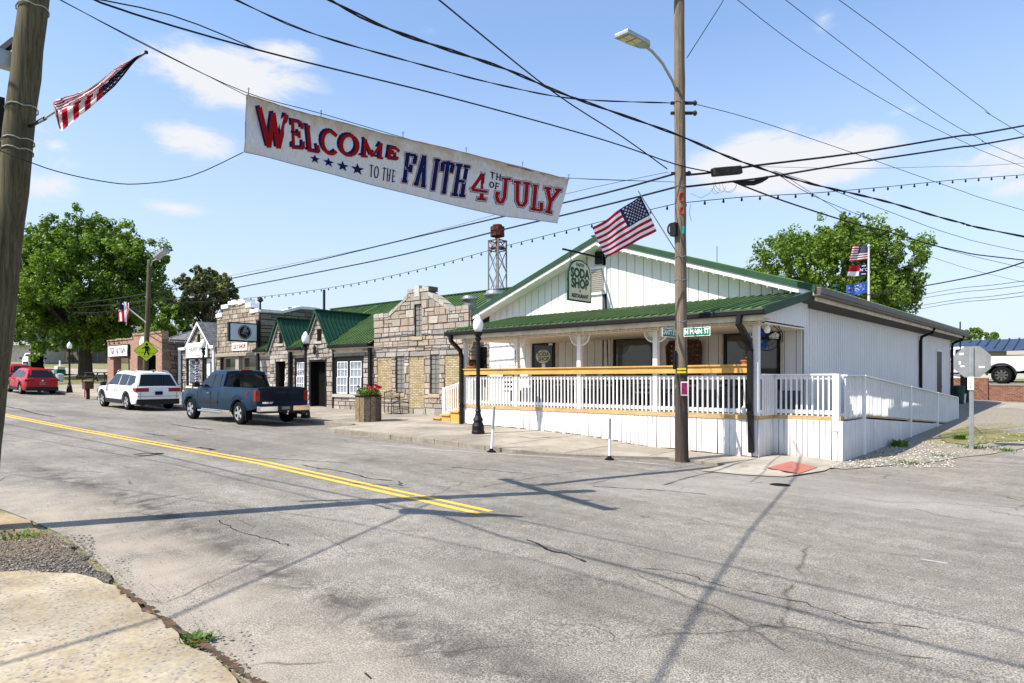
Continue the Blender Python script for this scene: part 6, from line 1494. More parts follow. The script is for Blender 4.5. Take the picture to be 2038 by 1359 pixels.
GL={ # strokes in a unit box (0..1, 0..1 from the bottom); thickness is horizontal
 'W':[[(.02,1),(.28,0)],[(.28,0),(.5,.86)],[(.5,.95),(.72,0)],[(.72,0),(.98,1)]],
 'E':[[(.2,0),(.2,1)],[(.1,.97),(.9,.97)],[(.2,.52),(.65,.52)],[(.1,.03),(.95,.03)],[(.9,.97),(.9,.75)],[(.95,.03),(.95,.28)],[(.65,.4),(.65,.64)]],
 'L':[[(.25,0),(.25,1)],[(.05,.97),(.5,.97)],[(.05,.03),(.95,.03)],[(.95,.03),(.95,.3)]],
 'C':[arc(.52,.5,.47,50,310,14)],'O':[arc(.5,.5,.47,0,360,20)],
 'M':[[(.15,0),(.15,1)],[(.1,1),(.5,.08)],[(.5,.08),(.9,1)],[(.87,0),(.87,1)],[(0,.03),(.3,.03)],[(.72,.03),(1,.03)]],
 'F':[[(.25,0),(.25,1)],[(.05,.95),(.95,.95)],[(.95,.95),(.95,.68)],[(.25,.5),(.68,.5)],[(.68,.38),(.68,.62)],[(.02,.04),(.55,.04)]],
 'A':[[(.2,.02),(.46,1)],[(.54,1),(.82,.02)],[(.28,.3),(.75,.3)],[(.0,.04),(.38,.04)],[(.62,.04),(1,.04)],[(.3,.96),(.6,.96)]],
 'I':[[(.5,0),(.5,1)],[(.15,.95),(.85,.95)],[(.15,.05),(.85,.05)]],
 'T':[[(.5,0),(.5,1)],[(.05,.94),(.95,.94)],[(.07,.94),(.07,.68)],[(.93,.94),(.93,.68)],[(.2,.05),(.8,.05)]],
 'H':[[(.25,0),(.25,1)],[(.76,0),(.76,1)],[(.25,.48),(.76,.48)],[(.02,.04),(.46,.04)],[(.02,.96),(.46,.96)],[(.55,.04),(.98,.04)],[(.55,.96),(.98,.96)]],
 '4':[[(.68,0),(.68,1)],[(.66,1),(.08,.36)],[(.08,.34),(.98,.34)],[(.42,.04),(.96,.04)]],
 'J':[[(.66,.98),(.66,.25)],[(.66,.25),(.5,.05)],[(.5,.05),(.25,.05)],[(.25,.05),(.1,.22)],[(.1,.22),(.1,.4)],[(.38,.95),(.98,.95)],[(.0,.38),(.28,.38)]],
 'U':[[(.22,1),(.22,.22)],[(.22,.22),(.38,.05)],[(.38,.05),(.62,.05)],[(.62,.05),(.8,.22)],[(.8,.22),(.8,1)],[(.0,.95),(.42,.95)],[(.58,.95),(1,.95)]],
 'Y':[[(.5,0),(.5,.48)],[(.5,.45),(.15,.98)],[(.5,.45),(.88,.98)],[(.0,.95),(.38,.95)],[(.62,.95),(1,.95)],[(.26,.05),(.76,.05)]],
 'LL':[[(.3,0),(.3,1)],[(.05,.95),(.55,.95)],[(.05,.05),(.95,.05)],[(.95,.05),(.95,.35)]]}
for k_ in 'OTHEF': 
    GL['s'+k_]={'O':[arc(.5,.5,.42,0,360,12)],'T':[[(.5,0),(.5,1)],[(.08,.92),(.92,.92)]],'H':[[(.2,0),(.2,1)],[(.8,0),(.8,1)],[(.2,.5),(.8,.5)]],'E':[[(.2,0),(.2,1)],[(.2,.92),(.9,.92)],[(.2,.5),(.8,.5)],[(.2,.08),(.9,.08)]],'F':[[(.2,0),(.2,1)],[(.2,.92),(.9,.92)],[(.2,.5),(.75,.5)]]}[k_]
def glyph(mb,ch,quad,th,d,off=(0,0),grow=0,thin=.62):
    """quad: photo pixels TL,TR,BR,BL of the letter box; th: stroke px"""
    TL,TR,BR,BL=quad
    def m(u,v):
        x=(BL[0]*(1-u)+BR[0]*u)*(1-v)+(TL[0]*(1-u)+TR[0]*u)*v; y=(BL[1]*(1-u)+BR[1]*u)*(1-v)+(TL[1]*(1-u)+TR[1]*u)*v
        return Vector((x+off[0],y+off[1],0))
    for st in GL[ch]:
        P=[m(*p) for p in st]
        for a,b in zip(P,P[1:]):
            dd=b-a
            if dd.length<.01: continue
            dd.normalize(); nn=Vector((-dd.y,dd.x,0)); vert=abs(dd.y)
            t=(th*(thin+(1-thin)*vert))/2+grow; e=(grow+ (t*.75 if len(st)>3 else 0)+ .3)
            a2=a-dd*e;b2=b+dd*e; mb.poly([B2(q.x,q.y,d) for q in (a2+nn*t,a2-nn*t,b2-nn*t,b2+nn*t)])
def word(chs,quads,th,layers,name):
    for i,(grow,mat,d,off) in enumerate(layers):
        mb=MB()
        for ch,q in zip(chs,quads): glyph(mb,ch,q,th if not isinstance(th,dict) else th[ch],d,off,grow)
        mb.build(name,mat,BT)
Wq=[[(514,215),(571,229),(566,296),(522,293)],[(576,238),(604,243),(604,298),(578,296)],[(609,248),(627,252),(636,305),(610,301)],[(641,256),(675,263),(675,309),(642,305)],[(679,266),(713,271),(713,311),(679,308)],[(721,276),(764,287),(762,316),(719,311)],[(773,292),(795,297),(790,318),(769,316)]]
word('WELCOME',Wq,{'W':9.5,'E':6.5,'L':7,'C':7.5,'O':7.5,'M':6},[(0,'navy',.004,(-4.5,-4)),(.0,'redpaint',.009,(0,0))],'welcome_lettering')
Fq=[[(806,303),(829,307),(817,366),(800,362)],[(838,309),(849,311),(846,374),(823,368)],[(861,315),(877,318),(866,380),(856,378)],[(878,320),(902,324),(889,387),(877,384)],[(905,326),(934,331),(925,393),(898,389)]]
word(['F','A','I','T','H'],Fq,7.5,[(2.0,'redpaint',.004,(0,0)),(1.2,'flagwhite',.006,(0,0)),(.2,'navy',.009,(0,0))],'faith_lettering')
Jq=[[(932,342),(972,349),(966,400),(937,396)],[(986,352),(1018,354),(1008,409),(983,404)],[(1023,359),(1056,363),(1050,414),(1020,410)],[(1061,366),(1079,370),(1078,422),(1053,418)],[(1084,371),(1118,376),(1104,427),(1078,422)]]
word(['4','J','U','LL','Y'],Jq,6.8,[(2.6,'navy',.004,(0,0)),(1.7,'flagwhite',.006,(0,0)),(.3,'redpaint',.009,(0,0))],'july_lettering')
Tq=[[(735,326),(745,328),(743,352),(737,351)],[(746,328),(755,330),(754,356),(745,354)],[(761,332),(770,334),(766,359),(762,358)],[(770,334),(779,337),(776,361),(770,360)],[(781,337),(788,339),(787,363),(780,362)]]
word(['sT','sO','sT','sH','sE'],Tq,2.0,[(0,'navy',.006,(0,0))],'to_the_lettering')
Sq=[[(974,341),(985,344),(983,357),(973,355)],[(987,344),(998,347),(996,360),(985,358)],[(973,361),(982,363),(980,376),(971,373)],[(984,363),(994,366),(992,379),(982,377)]]
word(['sT','sH','sO','sF'],Sq,2.4,[(0,'navy',.006,(0,0))],'th_of_lettering')
for cx,cy,rs in ((626,317,10),(654,323,11),(683,330,12),(713,336,13)):
    mb=MB(); P=[]
    for i in range(10):
        a=R(-90+36*i); rr_=rs if i%2==0 else rs*.42; P.append(B2(cx+rr_*math.cos(a)*1.05,cy+rr_*math.sin(a)*.92+rr_*math.cos(a)*.2,.006))
    c=B2(cx,cy,.006)
    for i in range(10): mb.poly([c,P[i],P[(i+1)%10]])
    mb.build('star','navy',BT)
# support wires of the banner
cable([(70,-25,7.0),(125,2,7.1),(300,95,7.8),(490,184,8.70),(640,226,9.4),(800,273,10.3),(925,308,11),(1035,334,11.7),(1130,354,12.46),(1345,362,PD)],.0055,'upper support wire that the banner hooks hang from')
cable([(125,2,7.1),(162,22,7.2),(490,190,8.71)],.0045,'second thin wire to the upper left banner corner')
# ------------------------------------------------------------------ flags
def stars_on(fn,nx,ny,u0,u1,v0,v1,s,d,name,parent,mat='flagwhite'):
    mb=MB()
    for j in range(ny):
        m_=nx if j%2==0 else nx-1
        for i in range(m_):
            u=u0+(u1-u0)*(i+.5+(0 if j%2==0 else .5))/nx; v=v0+(v1-v0)*(j+.5)/ny
            for dd in (d,-d):
                c=fn(u,v,dd); P=[]
                for k in range(10):
                    a=R(90+36*k); rr_=s if k%2==0 else s*.4; P.append(fn(u+rr_*math.cos(a),v+rr_*math.sin(a)*1.5,dd))
                for k in range(10): mb.poly([c,P[k],P[(k+1)%10]])
    mb.build(name,mat,parent)
def usflag(fn,T_,NU=40,star=.022,cu=.42):
    mb=MB(); NV=26
    for i in range(NU+1):
        for j in range(NV+1): mb.v.append(tuple(fn(i/NU,j/NV,0)))
    for i in range(NU):
        for j in range(NV):
            k=i*(NV+1)+j; mb.f.append([k,k+NV+1,k+NV+2,k+1]); st=j//2
            mb.mi.append(2 if (i/NU<cu and st>=6) else (0 if st%2==0 else 1)); mb.col.append((1,1,1))
    mb.build('cloth',['flagred','flagwhite','flagblue'],T_,smooth=True)
    stars_on(fn,6,9,.02,cu-.02,.49,.98,star,.004,'stars',T_)
# flag on the right pole
T_=thing('us_flag','stars and stripes flag flying out to the left of the wooden pole','flag',atD(1276,391,PD-.4))
A_=atD(1276,390,PD-.75);B_=atD(1307,460,PD-.5);C_=atD(1177,453,PD-.9);D_=atD(1204,513,PD-.7)
def f1(u,v,d):
    hoist=B_.lerp(A_,v); fly=D_.lerp(C_,v); p=hoist.lerp(fly,u); n=(A_-B_).cross(C_-A_).normalized()
    p=p+n*(.05*math.sin(u*7+v*1.5)*u**.5+.02*math.sin(u*15+v*4)+d); p.z+=.035*math.sin(u*6.2+.4)*u-.02*math.sin(v*3)*u; return p
usflag(f1,T_)
mb=MB(); mb.tube([Pp(512)+tow*.12-sr*.06,atD(1270,380,PD-.78)],.012,6); mb.build('flag_staff','steel',T_)
mb=MB(); mb.lathe([(.02,-.02),(.03,0),(.02,.03)],f1(1,0,0),8); mb.build('weight','black',T_)
# furled flag on the left pole
T_=thing('us_flag','furled stars and stripes flag drooping from its staff on the left leaning pole','flag',atD(75,245,7))
s0=atD(78,243,6.9); s1=atD(291,104,6.35)
mb=MB(); mb.tube([s0,s1],.011,7); mb.build('flag_staff','steel',T_); mb=MB(); mb.lathe([(0,-.02),(.018,-.01),(.018,.01),(0,.02)],s1,8); mb.tube([Lp(250)+sr*.1,s0.lerp(s1,.06)],.02,6); mb.build('bracket','black',T_)
low=[(291,104),(278,112),(262,130),(245,152),(228,172),(212,186),(196,200),(180,214),(165,226),(150,238),(136,250),(122,261),(118,255),(106,215)]
upp=[(291,104),(270,112),(255,120),(240,128),(226,138),(212,150),(197,162),(182,172),(165,180),(148,188),(132,192),(116,197),(108,200),(105,203)]
def f2(u,v,d):
    k=[(i/13,0) for i in range(14)]; i=min(12,int(u*13)); f=u*13-i
    a=(low[i][0]*(1-f)+low[i+1][0]*f,low[i][1]*(1-f)+low[i+1][1]*f); b=(upp[i][0]*(1-f)+upp[i+1][0]*f,upp[i][1]*(1-f)+upp[i+1][1]*f)
    return atD(a[0]*(1-v)+b[0]*v,a[1]*(1-v)+b[1]*v,6.35+.5*u+.07*math.sin(v*11+u*6)*min(1,u*3)+.04*math.sin(v*23)+d)
mb=MB(); NU,NV=52,24
for i in range(NU+1):
    for j in range(NV+1): mb.v.append(tuple(f2(i/NU,j/NV,-.03)))
for i in range(NU):
    for j in range(NV):
        u=i/NU;v=j/NV; k=i*(NV+1)+j; mb.f.append([k,k+NV+1,k+NV+2,k+1])
        if u<.42 and v<.55+.5*(.42-u) : m_=2
        elif v>.62: m_=0 if int(v*22+u*6)%2 else 1
        else: m_=0 if int(u*17+.4*v)%2 else 1
        mb.mi.append(m_); mb.col.append((1,1,1))
mb.build('cloth',['flagred','flagwhite','flagblue'],T_,smooth=True)
stars_on(lambda u,v,d:f2(u,v,-.03+d*2),7,4,.2,.44,.05,.5,.012,.004,'stars',T_)
# flag on the dark pole
T_=thing('us_flag','small stars and stripes flag hanging beside the dark pole before the big tree','flag',atD(258,615,33)); mb=MB(); mb.tube([atD(290,641,33.8),atD(244,604,32.6)],.03,6); mb.build('flag_staff','flagwhite',T_)
def f3(u,v,d):
    a=atD(236+18*v,604+6*v,32.8); z=Vector((0,0,-1)); p=atD(236+21*v-1.5*u,(600+10*v)+41*u-6*math.sin(v*3),32.8); return p+Vector((.12*math.sin(v*9+u*3),.1*math.cos(v*9),0))+Vector((0,d,0))
mb=MB(); NU,NV=14,13
for i in range(NU+1):
    for j in range(NV+1): mb.v.append(tuple(f3(i/NU,j/NV,0)))
for i in range(NU):
    for j in range(NV): k=i*(NV+1)+j; mb.f.append([k,k+NV+1,k+NV+2,k+1]); mb.mi.append(2 if (i/NU<.36 and j<NV*.5) else (0 if j%2==0 else 1)); mb.col.append((1,1,1))
mb.build('cloth',['flagred','flagwhite','flagblue'],T_,smooth=True)
# flagpole with three flags
fp=atD(1729,640,45); FZ=land(fp.x,fp.y); T_=thing('flagpole','tall white flagpole behind the restaurant roof','flagpole',(fp.x,fp.y,FZ)); ft=atD(1729,489,45)
mb=MB(); mb.tube([(fp.x,fp.y,FZ),ft],[.11,.06],10); mb.build('pole','flagwhite',T_); mb=MB(); mb.lathe([(0,-.1),(.1,-.05),(.1,.05),(0,.1)],ft,10); mb.build('ball','cream',T_)
def ff(p00,p10,p11,p01,amp=.12): # hoist bottom, fly bottom, fly top, hoist top
    P=[atD(x,y,45) for x,y in (p00,p10,p11,p01)]
    def f(u,v,d): 
        p=P[0].lerp(P[3],v).lerp(P[1].lerp(P[2],v),u); return p+Vector((-fw[0],-fw[1],0))*(amp*math.sin(u*8+v)*u+d)
    return f
T_=thing('us_flag','stars and stripes flag topmost on the white flagpole','flag',atD(1728,488,45)); usflag(ff((1727,516),(1688,521),(1696,489),(1728,487)),T_,24,.0,.45) if 0 else None
f4=ff((1727,516),(1688,521),(1697,489),(1728,487)); mb=MB(); NU,NV=24,26
for i in range(NU+1):
    for j in range(NV+1): mb.v.append(tuple(f4(i/NU,j/NV,0)))
for i in range(NU):
    for j in range(NV): k=i*(NV+1)+j; mb.f.append([k,k+NV+1,k+NV+2,k+1]); mb.mi.append(2 if (i/NU<.52 and j//2>=6) else (0 if (j//2)%2==0 else 1)); mb.col.append((1,1,1))
mb.build('cloth',['flagred','flagwhite','flagblue'],T_,smooth=True); stars_on(lambda u,v,d:f4(u,v,d*4),5,6,.02,.5,.5,.97,.02,.01,'stars',T_)
T_=thing('state_flag','red white and navy state flag, middle one on the white flagpole','flag',atD(1728,525,45)); f5=ff((1726,549),(1684,549),(1690,530),(1726,524))
mb=MB(); NU,NV=20,12
for i in range(NU+1):
    for j in range(NV+1): mb.v.append(tuple(f5(i/NU,j/NV,0)))
for i in range(NU):
    for j in range(NV): k=i*(NV+1)+j; mb.f.append([k,k+NV+1,k+NV+2,k+1]); mb.mi.append(2 if i/NU<.38 else (0 if j>=5 else 1)); mb.col.append((1,1,1))
mb.build('cloth',['flagred','flagwhite','flagblue'],T_,smooth=True)
textmesh('N*C',.32,lambda u,v:f5(.19-u/1.5,.5+v/.9,.03),'letters','flagwhite',T_,bold=.01)
mb=MB()
for v0 in (.12,.8): mb.poly([f5(.08,v0,.03),f5(.3,v0,.03),f5(.3,v0+.08,.03),f5(.08,v0+.08,.03)])
mb.build('ribbon','cream',T_)
T_=thing('blue_flag','royal blue flag with white and pink brush lettering, lowest on the white flagpole','flag',atD(1728,565,45)); f6=ff((1726,583),(1683,589),(1683,568),(1727,560))
mb=MB(); NU,NV=20,10
for i in range(NU+1):
    for j in range(NV+1): mb.v.append(tuple(f6(i/NU,j/NV,0)))
for i in range(NU):
    for j in range(NV): k=i*(NV+1)+j; mb.f.append([k,k+NV+1,k+NV+2,k+1]); mb.mi.append(0); mb.col.append((1,1,1))
mb.build('cloth','flagroyal',T_,smooth=True)
mb=MB(); r=random.Random(2)
for i in range(46):
    u=r.uniform(.12,.9);v=.5+(r.random()-.5)*.6-.15*(u-.5); du=r.uniform(.03,.1); dv=r.uniform(-.05,.12); w_=r.uniform(.02,.05); mb.cm=0 if r.random()<.6 else 1; mb.poly([f6(u,v,.02),f6(u+du,v+dv,.02),f6(u+du,v+dv+w_,.02),f6(u,v+w_,.02)])
mb.build('brush_marks',['flagwhite','pink'],T_)
# ------------------------------------------------------------------ stop sign seen from behind
sg=Vector((-2.78,19.7,0)); sg.z=land(sg.x,sg.y); T_=thing('stop_sign','bare aluminium back of an octagonal stop sign on a perforated post','road sign',sg)
mb=MB(); cz=atY(1933,720,sg.y).z; c=Vector((atY(1935,720,sg.y).x,sg.y-.05,cz))
mb.prism([(.415*math.cos(R(22.5+45*i)),.415*math.sin(R(22.5+45*i))) for i in range(8)],lambda u,v,d:(c.x+u,c.y+.0+d,c.z+v),0,.006); mb.build('octagon_back','signback',T_)
mb=MB(); mb.prism([(.415*math.cos(R(22.5+45*i)),.415*math.sin(R(22.5+45*i))) for i in range(8)],lambda u,v,d:(c.x+u,c.y+.008+d,c.z+v),0,.002); mb.build('red_face','redpaint',T_)
mb=MB(); px_=sg.x+.02; mb.box(px_-.03,px_+.03,sg.y-.10,sg.y-.06,sg.z-.1,cz+.36); mb.box(px_-.045,px_-.03,sg.y-.09,sg.y-.05,sg.z-.1,cz+.36); mb.box(px_+.03,px_+.045,sg.y-.09,sg.y-.05,sg.z-.1,cz+.36); mb.build('post','steel',T_)
mb=MB(); z=sg.z+.1
while z<cz+.34: mb.lathe([(.006,-.001),(.006,.001)],(0,0,0),6,Matrix.Translation((px_,sg.y-.102,z))@Matrix.Rotation(R(90),4,'X')); z+=.05
mb.build('hole','blackmat',T_)
mb=MB()
for (u,v,w_,h) in ((-.22,.2,.09,.05),(-.25,-.02,.045,.08),(-.2,-.11,.09,.035),(.2,-.13,.12,.04)): mb.box(c.x+u-w_/2,c.x+u+w_/2,c.y-.003,c.y-.001,c.z+v-h/2,c.z+v+h/2)
mb.build('sticker','signwhite',T_)
T_=thing('post_number_sign','narrow white vertical number sign strapped to the post below the octagon','sign',(px_,sg.y-.12,cz-.55)); zc=atY(1933,762,sg.y).z
mb=MB(); mb.box(px_-.075,px_+.055,sg.y-.13,sg.y-.12,zc-.17,zc+.15); mb.build('plate','signwhite',T_)
for i,ch in enumerate('1006'): textmesh(ch,.085,lambda u,v,i=i:(px_-.01+u,sg.y-.134,zc+.10-.07*i+v),'number','black',T_,bold=.001)
# ------------------------------------------------------------------ planter, bench, mailbox ...
pc=G(733,838); T_=thing('flower_planter','tall planter of reclaimed vertical boards filled with red geraniums','planter',pc)
mb=MB(); n=14; r=random.Random(8); H_=.92
cols=[(.20,.14,.08),(.30,.22,.13),(.10,.035,.022),(.14,.12,.10),(.34,.27,.18),(.05,.035,.025),(.20,.08,.04),(.08,.06,.04)]
for i in range(n):
    a0,a1=2*math.pi*i/n+.02,2*math.pi*(i+1)/n-.02; mb.cc=r.choice(cols); ro=.46+r.uniform(-.012,.012)
    q=[(pc.x+ro*math.cos(a0),pc.y+ro*math.sin(a0)),(pc.x+ro*math.cos(a1),pc.y+ro*math.sin(a1)),(pc.x+(ro-.05)*math.cos(a1),pc.y+(ro-.05)*math.sin(a1)),(pc.x+(ro-.05)*math.cos(a0),pc.y+(ro-.05)*math.sin(a0))]
    mb.prism(q,lambda u,v,d:(u,v,pc.z+d),0,H_+r.uniform(-.01,.0))
mb.build('box','oldwood',T_)
mb=MB(); mb.lathe([(.49,H_-.02),(.49,H_+.02),(.40,H_+.02),(.40,H_-.02)],pc,14); mb.build('rim','oldwood',T_); mb=MB(); mb.lathe([(.0,H_-.05),(.42,H_-.05)],pc,14); mb.build('soil','bark',T_)
def leafball(mb,c,rx,rz,n,s,r,lo=.2,hi=1):
    for _ in range(n):
        a=r.uniform(0,6.283); u=r.uniform(-1,1); rad=r.random()**.4; q=Vector((c[0]+rx*rad*math.sqrt(1-u*u)*math.cos(a),c[1]+rx*rad*math.sqrt(1-u*u)*math.sin(a),c[2]+rz*rad*u)); k=r.uniform(lo,hi); mb.cc=(k,k,k)
        e1=Vector((r.gauss(0,1),r.gauss(0,1),r.gauss(0,1))).normalized(); e2=e1.cross(Vector((r.gauss(0,1),r.gauss(0,1),r.gauss(0,1)))).normalized(); mb.poly([q-e1*s,q+e2*s*.6,q+e1*s,q-e2*s*.6])
mb=MB(); leafball(mb,pc+Vector((0,0,H_+.12)),.45,.2,700,.045,r); mb.build('foliage','weed',T_)
mb=MB(); 
for i in range(16):
    a=r.uniform(0,6.28); rad=r.uniform(.05,.5); leafball(mb,pc+Vector((rad*math.cos(a),rad*math.sin(a),H_+.18+r.uniform(0,.22))),.06,.05,40,.028,r)
mb.build('geranium_flowers','petal',T_)
mb=MB(); 
for i in range(4): a=r.uniform(0,6.28); leafball(mb,pc+Vector((.3*math.cos(a),.3*math.sin(a),H_+.2)),.05,.04,30,.025,r)
mb.build('pink_flowers','pink',T_)
# iron bench/chair with pierced back
bc=ROW@Vector((-2.45,-.6,0)); T_=thing('iron_bench','dark ornate wrought iron garden bench against the brick and stone wall','bench',(bc.x,bc.y,lr(-2.45,-.6)),R(3)); xf=PM[T_]
for x in (-.5,.5):
    for y in (-.22,.22): mb=MB(); mb.tube([(x,y,.45 if y<0 else .9),(x*.97,y*.9,.4),(x*1.03,y*1.15,.0)],.018,6); mb.build('leg','iron',T_,xf)
mb=MB(); mb.box(-.52,.52,-.24,.22,.43,.455); mb.build('seat','iron',T_,xf)
mb=MB()
bt=lambda x:.86+.10*math.cos(x*3)
mb.tube([(x,.24,bt(x)) for x in frange(-.52,.52,.08)],.018,6); mb.tube([(x,.23,.6) for x in frange(-.52,.52,.2)],.012,5)
for i in range(13):
    x=-.48+i*.08; mb.tube([(x,.235,.6),(x+.04,.235,.72),(x,.235,.82),(x-.02,.235,bt(x))],.009,4); mb.tube([(x+.04*math.cos(R(a)),.235,.72+.04*math.sin(R(a))) for a in range(0,361,45)],.007,4,False)
mb.build('backrest','iron',T_,xf)
for x in (-.52,.52): mb=MB(); mb.tube([(x,.22,.66),(x,.0,.68),(x,-.22,.64),(x,-.22,.44)],.016,6); mb.build('armrest','iron',T_,xf)
# box on a post with red ribbons
mp_=atD(175,787,38); mz=land(mp_.x,mp_.y); T_=thing('post_box','brown wooden box on a dark post with red and white ribbons by the kerb','box',(mp_.x,mp_.y,mz)); c=Vector((mp_.x,mp_.y,mz))
mb=MB(); mb.bar(c,c+Vector((0,0,.6)),.16); mb.build('post','iron',T_); mb=MB(); mb.box(c.x-.3,c.x+.3,c.y-.22,c.y+.22,c.z+.6,c.z+1.0); mb.box(c.x-.34,c.x+.34,c.y-.25,c.y+.25,c.z+1.0,c.z+1.05); mb.build('box','basket',T_)
mb=MB(); mb.bar(c+Vector((.1,-.15,.6)),c+Vector((.45,-.2,.15)),.05); mb.cm=1; mb.bar(c+Vector((-.1,-.14,.6)),c+Vector((-.14,-.16,.1)),.07); mb.build('ribbon',['terra','pink'],T_)
def smallbox(name,lab,cat,px,py,d,w_,h,mat,bev=.02):
    p=atD(px,py,d); z=land(p.x,p.y); T2=thing(name,lab,cat,(p.x,p.y,z)); mb=MB(); mb.lathe([(w_*.42,0),(w_*.5,h*.8),(w_*.52,h)],(p.x,p.y,z),14); mb.build('body',mat,T2,bevel=bev); mb=MB(); mb.lathe([(w_*.54,h),(w_*.54,h+.05),(.05,h+.1)],(p.x,p.y,z),14); mb.build('lid',mat,T2); return T2
smallbox('bucket','pale grey bucket with a dark lid on the lawn left of the big tree','bucket',119,752,54,.55,.6,'greyblue')
# cabinet row at the far left (fuel pump like cabinet)
p=atD(72,735,62); z=land(p.x,p.y); T_=thing('utility_cabinet','dark cabinet with a green side panel behind the red cars','cabinet',(p.x,p.y,z)); mb=MB(); mb.box(p.x-.7,p.x+.5,p.y-.5,p.y+.5,z,z+1.9); mb.build('body','blackmat',T_,bevel=.04); mb=MB(); mb.box(p.x-.1,p.x+.52,p.y-.54,p.y-.5,z+.4,z+1.7); mb.build('green_panel','stgreen',T_); mb=MB(); mb.box(p.x-.5,p.x-.2,p.y-.54,p.y-.5,z+1,z+1.6); mb.build('grey_panel','signback',T_)
p=atD(119,728,66); z=land(p.x,p.y); T_=thing('ice_cooler','white and green pedal cart shaped object on the far pavement','cooler',(p.x,p.y,z)); T_['label']='small white and green box with a handle on the far lawn'; mb=MB(); mb.box(p.x-.6,p.x+.6,p.y-.4,p.y+.4,z,z+.5); mb.build('green_base','stgreen',T_,bevel=.1); mb=MB(); mb.box(p.x-.55,p.x+.6,p.y-.35,p.y+.35,z+.5,z+.85); mb.build('white_lid','white',T_,bevel=.08); mb=MB(); mb.tube([(p.x-.1,p.y,z+.8),(p.x-.05,p.y,z+1.4),(p.x+.2,p.y,z+1.4),(p.x+.25,p.y,z+.8)],.05,6); mb.build('handle','white',T_)
# picnic table under the tree
p=atD(190,757,56); z=land(p.x,p.y); T_=thing('picnic_table','dark wooden picnic table in the shade right of the big tree trunk','table',(p.x,p.y,z),R(20)); xf=PM[T_]
mb=MB(); mb.box(-.95,.95,-.38,.38,.72,.77); mb.build('tabletop','bark',T_,xf)
for y in (-.75,.75): mb=MB(); mb.box(-.95,.95,y-.13,y+.13,.42,.46); mb.build('bench','bark',T_,xf)
for x in (-.7,.7): 
    for sgn in (-1,1): mb=MB(); mb.bar((x,sgn*.7,0),(x,sgn*.25,.72),.08); mb.build('leg','bark',T_,xf)
p=atD(212,740,52); z=land(p.x,p.y); T_=thing('bike_rack','thin dark curved metal rack beside the brick shop corner','rack',(p.x,p.y,z)); mb=MB(); mb.tube([(p.x-.6,p.y,z)]+[(p.x-.6+.6*(1-math.cos(R(a))),p.y,z+.5+.5*math.sin(R(a))) for a in range(0,181,20)]+[(p.x+.6,p.y,z)],.03,6); mb.build('hoop','iron',T_)
# dark wooden stub post, meter and tank behind the restaurant
p=atD(1920,797,32.5); z=land(p.x,p.y); T_=thing('service_post','dark wooden service post behind the restaurant corner','post',(p.x,p.y,z)); mb=MB(); mb.box(p.x-.16,p.x+.16,p.y-.16,p.y+.16,z-.2,z+2.0); mb.build('post','pole2low',T_); mb=MB(); mb.box(p.x+.17,p.x+.27,p.y-.2,p.y-.1,z+1.3,z+1.55); mb.build('tag','signwhite',T_)
T_=thing('gas_meter','grey gas meter with pipes between the restaurant and the service post','meter',(p.x-.6,p.y-.2,z)); q=Vector((p.x-.62,p.y-.3,z)); mb=MB(); mb.box(q.x-.15,q.x+.15,q.y-.12,q.y+.12,q.z+.55,q.z+.95); mb.build('meter_body','greyblue',T_,bevel=.03); mb=MB(); mb.tube([(q.x-.1,q.y,q.z),(q.x-.1,q.y,q.z+.6)],.03,6); mb.tube([(q.x+.1,q.y,q.z),(q.x+.1,q.y,q.z+1.2),(q.x-.3,q.y+.2,q.z+1.2)],.03,6); mb.build('pipes','iron',T_)
smallbox('green_drum','dark green drum on the gravel at the back of the restaurant','drum',1908,798,31.5,.5,.8,'dgreen'); smallbox('white_bucket','small white bucket left of the service post','bucket',1915,797,31.8,.32,.4,'bollard')
p=atD(1911,700,31); T_=thing('roof_mast','thin dark service mast rising above the back gutter','mast',(p.x,p.y,p.z)); mb=MB(); a=atD(1911,640,31); mb.tube([atD(1908,700,31),atD(1911,698,31),atD(1911,640,31)],.03,6); mb.build('mast','iron',T_)
p=atD(1427,545,24); T_=thing('antenna','thin whip antenna behind the restaurant gable','antenna',(p.x,p.y,p.z-1.)); mb=MB(); mb.tube([atD(1427,545,24),atD(1427,490,24)],.012,5); mb.build('whip','iron',T_)
# ------------------------------------------------------------------ right background: retaining wall, house
T_=thing('retaining_wall','low red brown brick retaining wall behind the gravel lot','wall',(-1,41.7,land(-1,41.7)))
mb=MB(); zt=atY(2000,767,41.7).z; zt2=atY(1930,752,41.7).z; mb.box(-9.5,-5.15,41.6,41.95,.3,zt2); mb.box(-5.15,12,41.7,42.0,.2,zt); mb.build('wall','rbrick',T_)
mb=MB(); mb.box(-5.1,12,41.66,42.3,zt,zt+.05); mb.build('cap','slab',T_)
mb=MB(); mb.poly([(-5.1,42.2,zt+.06),(14,42.2,zt+.06),(14,50,zt+.1),(-14,50,zt+.1),(-14,42.2,zt+.06)]); o=mb.build('driveway','slab'); o['kind']='structure'
mb=MB(); mb.poly([(-3.6,46.8,zt+.11),(16,46.8,zt+.11),(30,75,zt+.6),(-30,75,zt+.6),(-30,50.2,zt+.2),(-3.6,50.2,zt+.2)]); o=mb.build('lawn','ground'); o['kind']='structure'
T_=thing('day_lilies','row of orange flowering day lilies below the house','flower bed',(-2,52,zt)); mb=MB(); r=random.Random(12)
for i in range(24):
    x=-3.5+i*.38; leafball(mb,(x,49.0+r.uniform(-.3,.3),zt+.3),.4,.35,70,.14,r)
mb.build('foliage','weed',T_); mb=MB()
for i in range(40): x=-3.5+r.uniform(0,9); leafball(mb,(x,48.8+r.uniform(-.4,.3),zt+.55+r.uniform(0,.25)),.12,.1,8,.09,r)
mb.build('blooms','orange',T_)
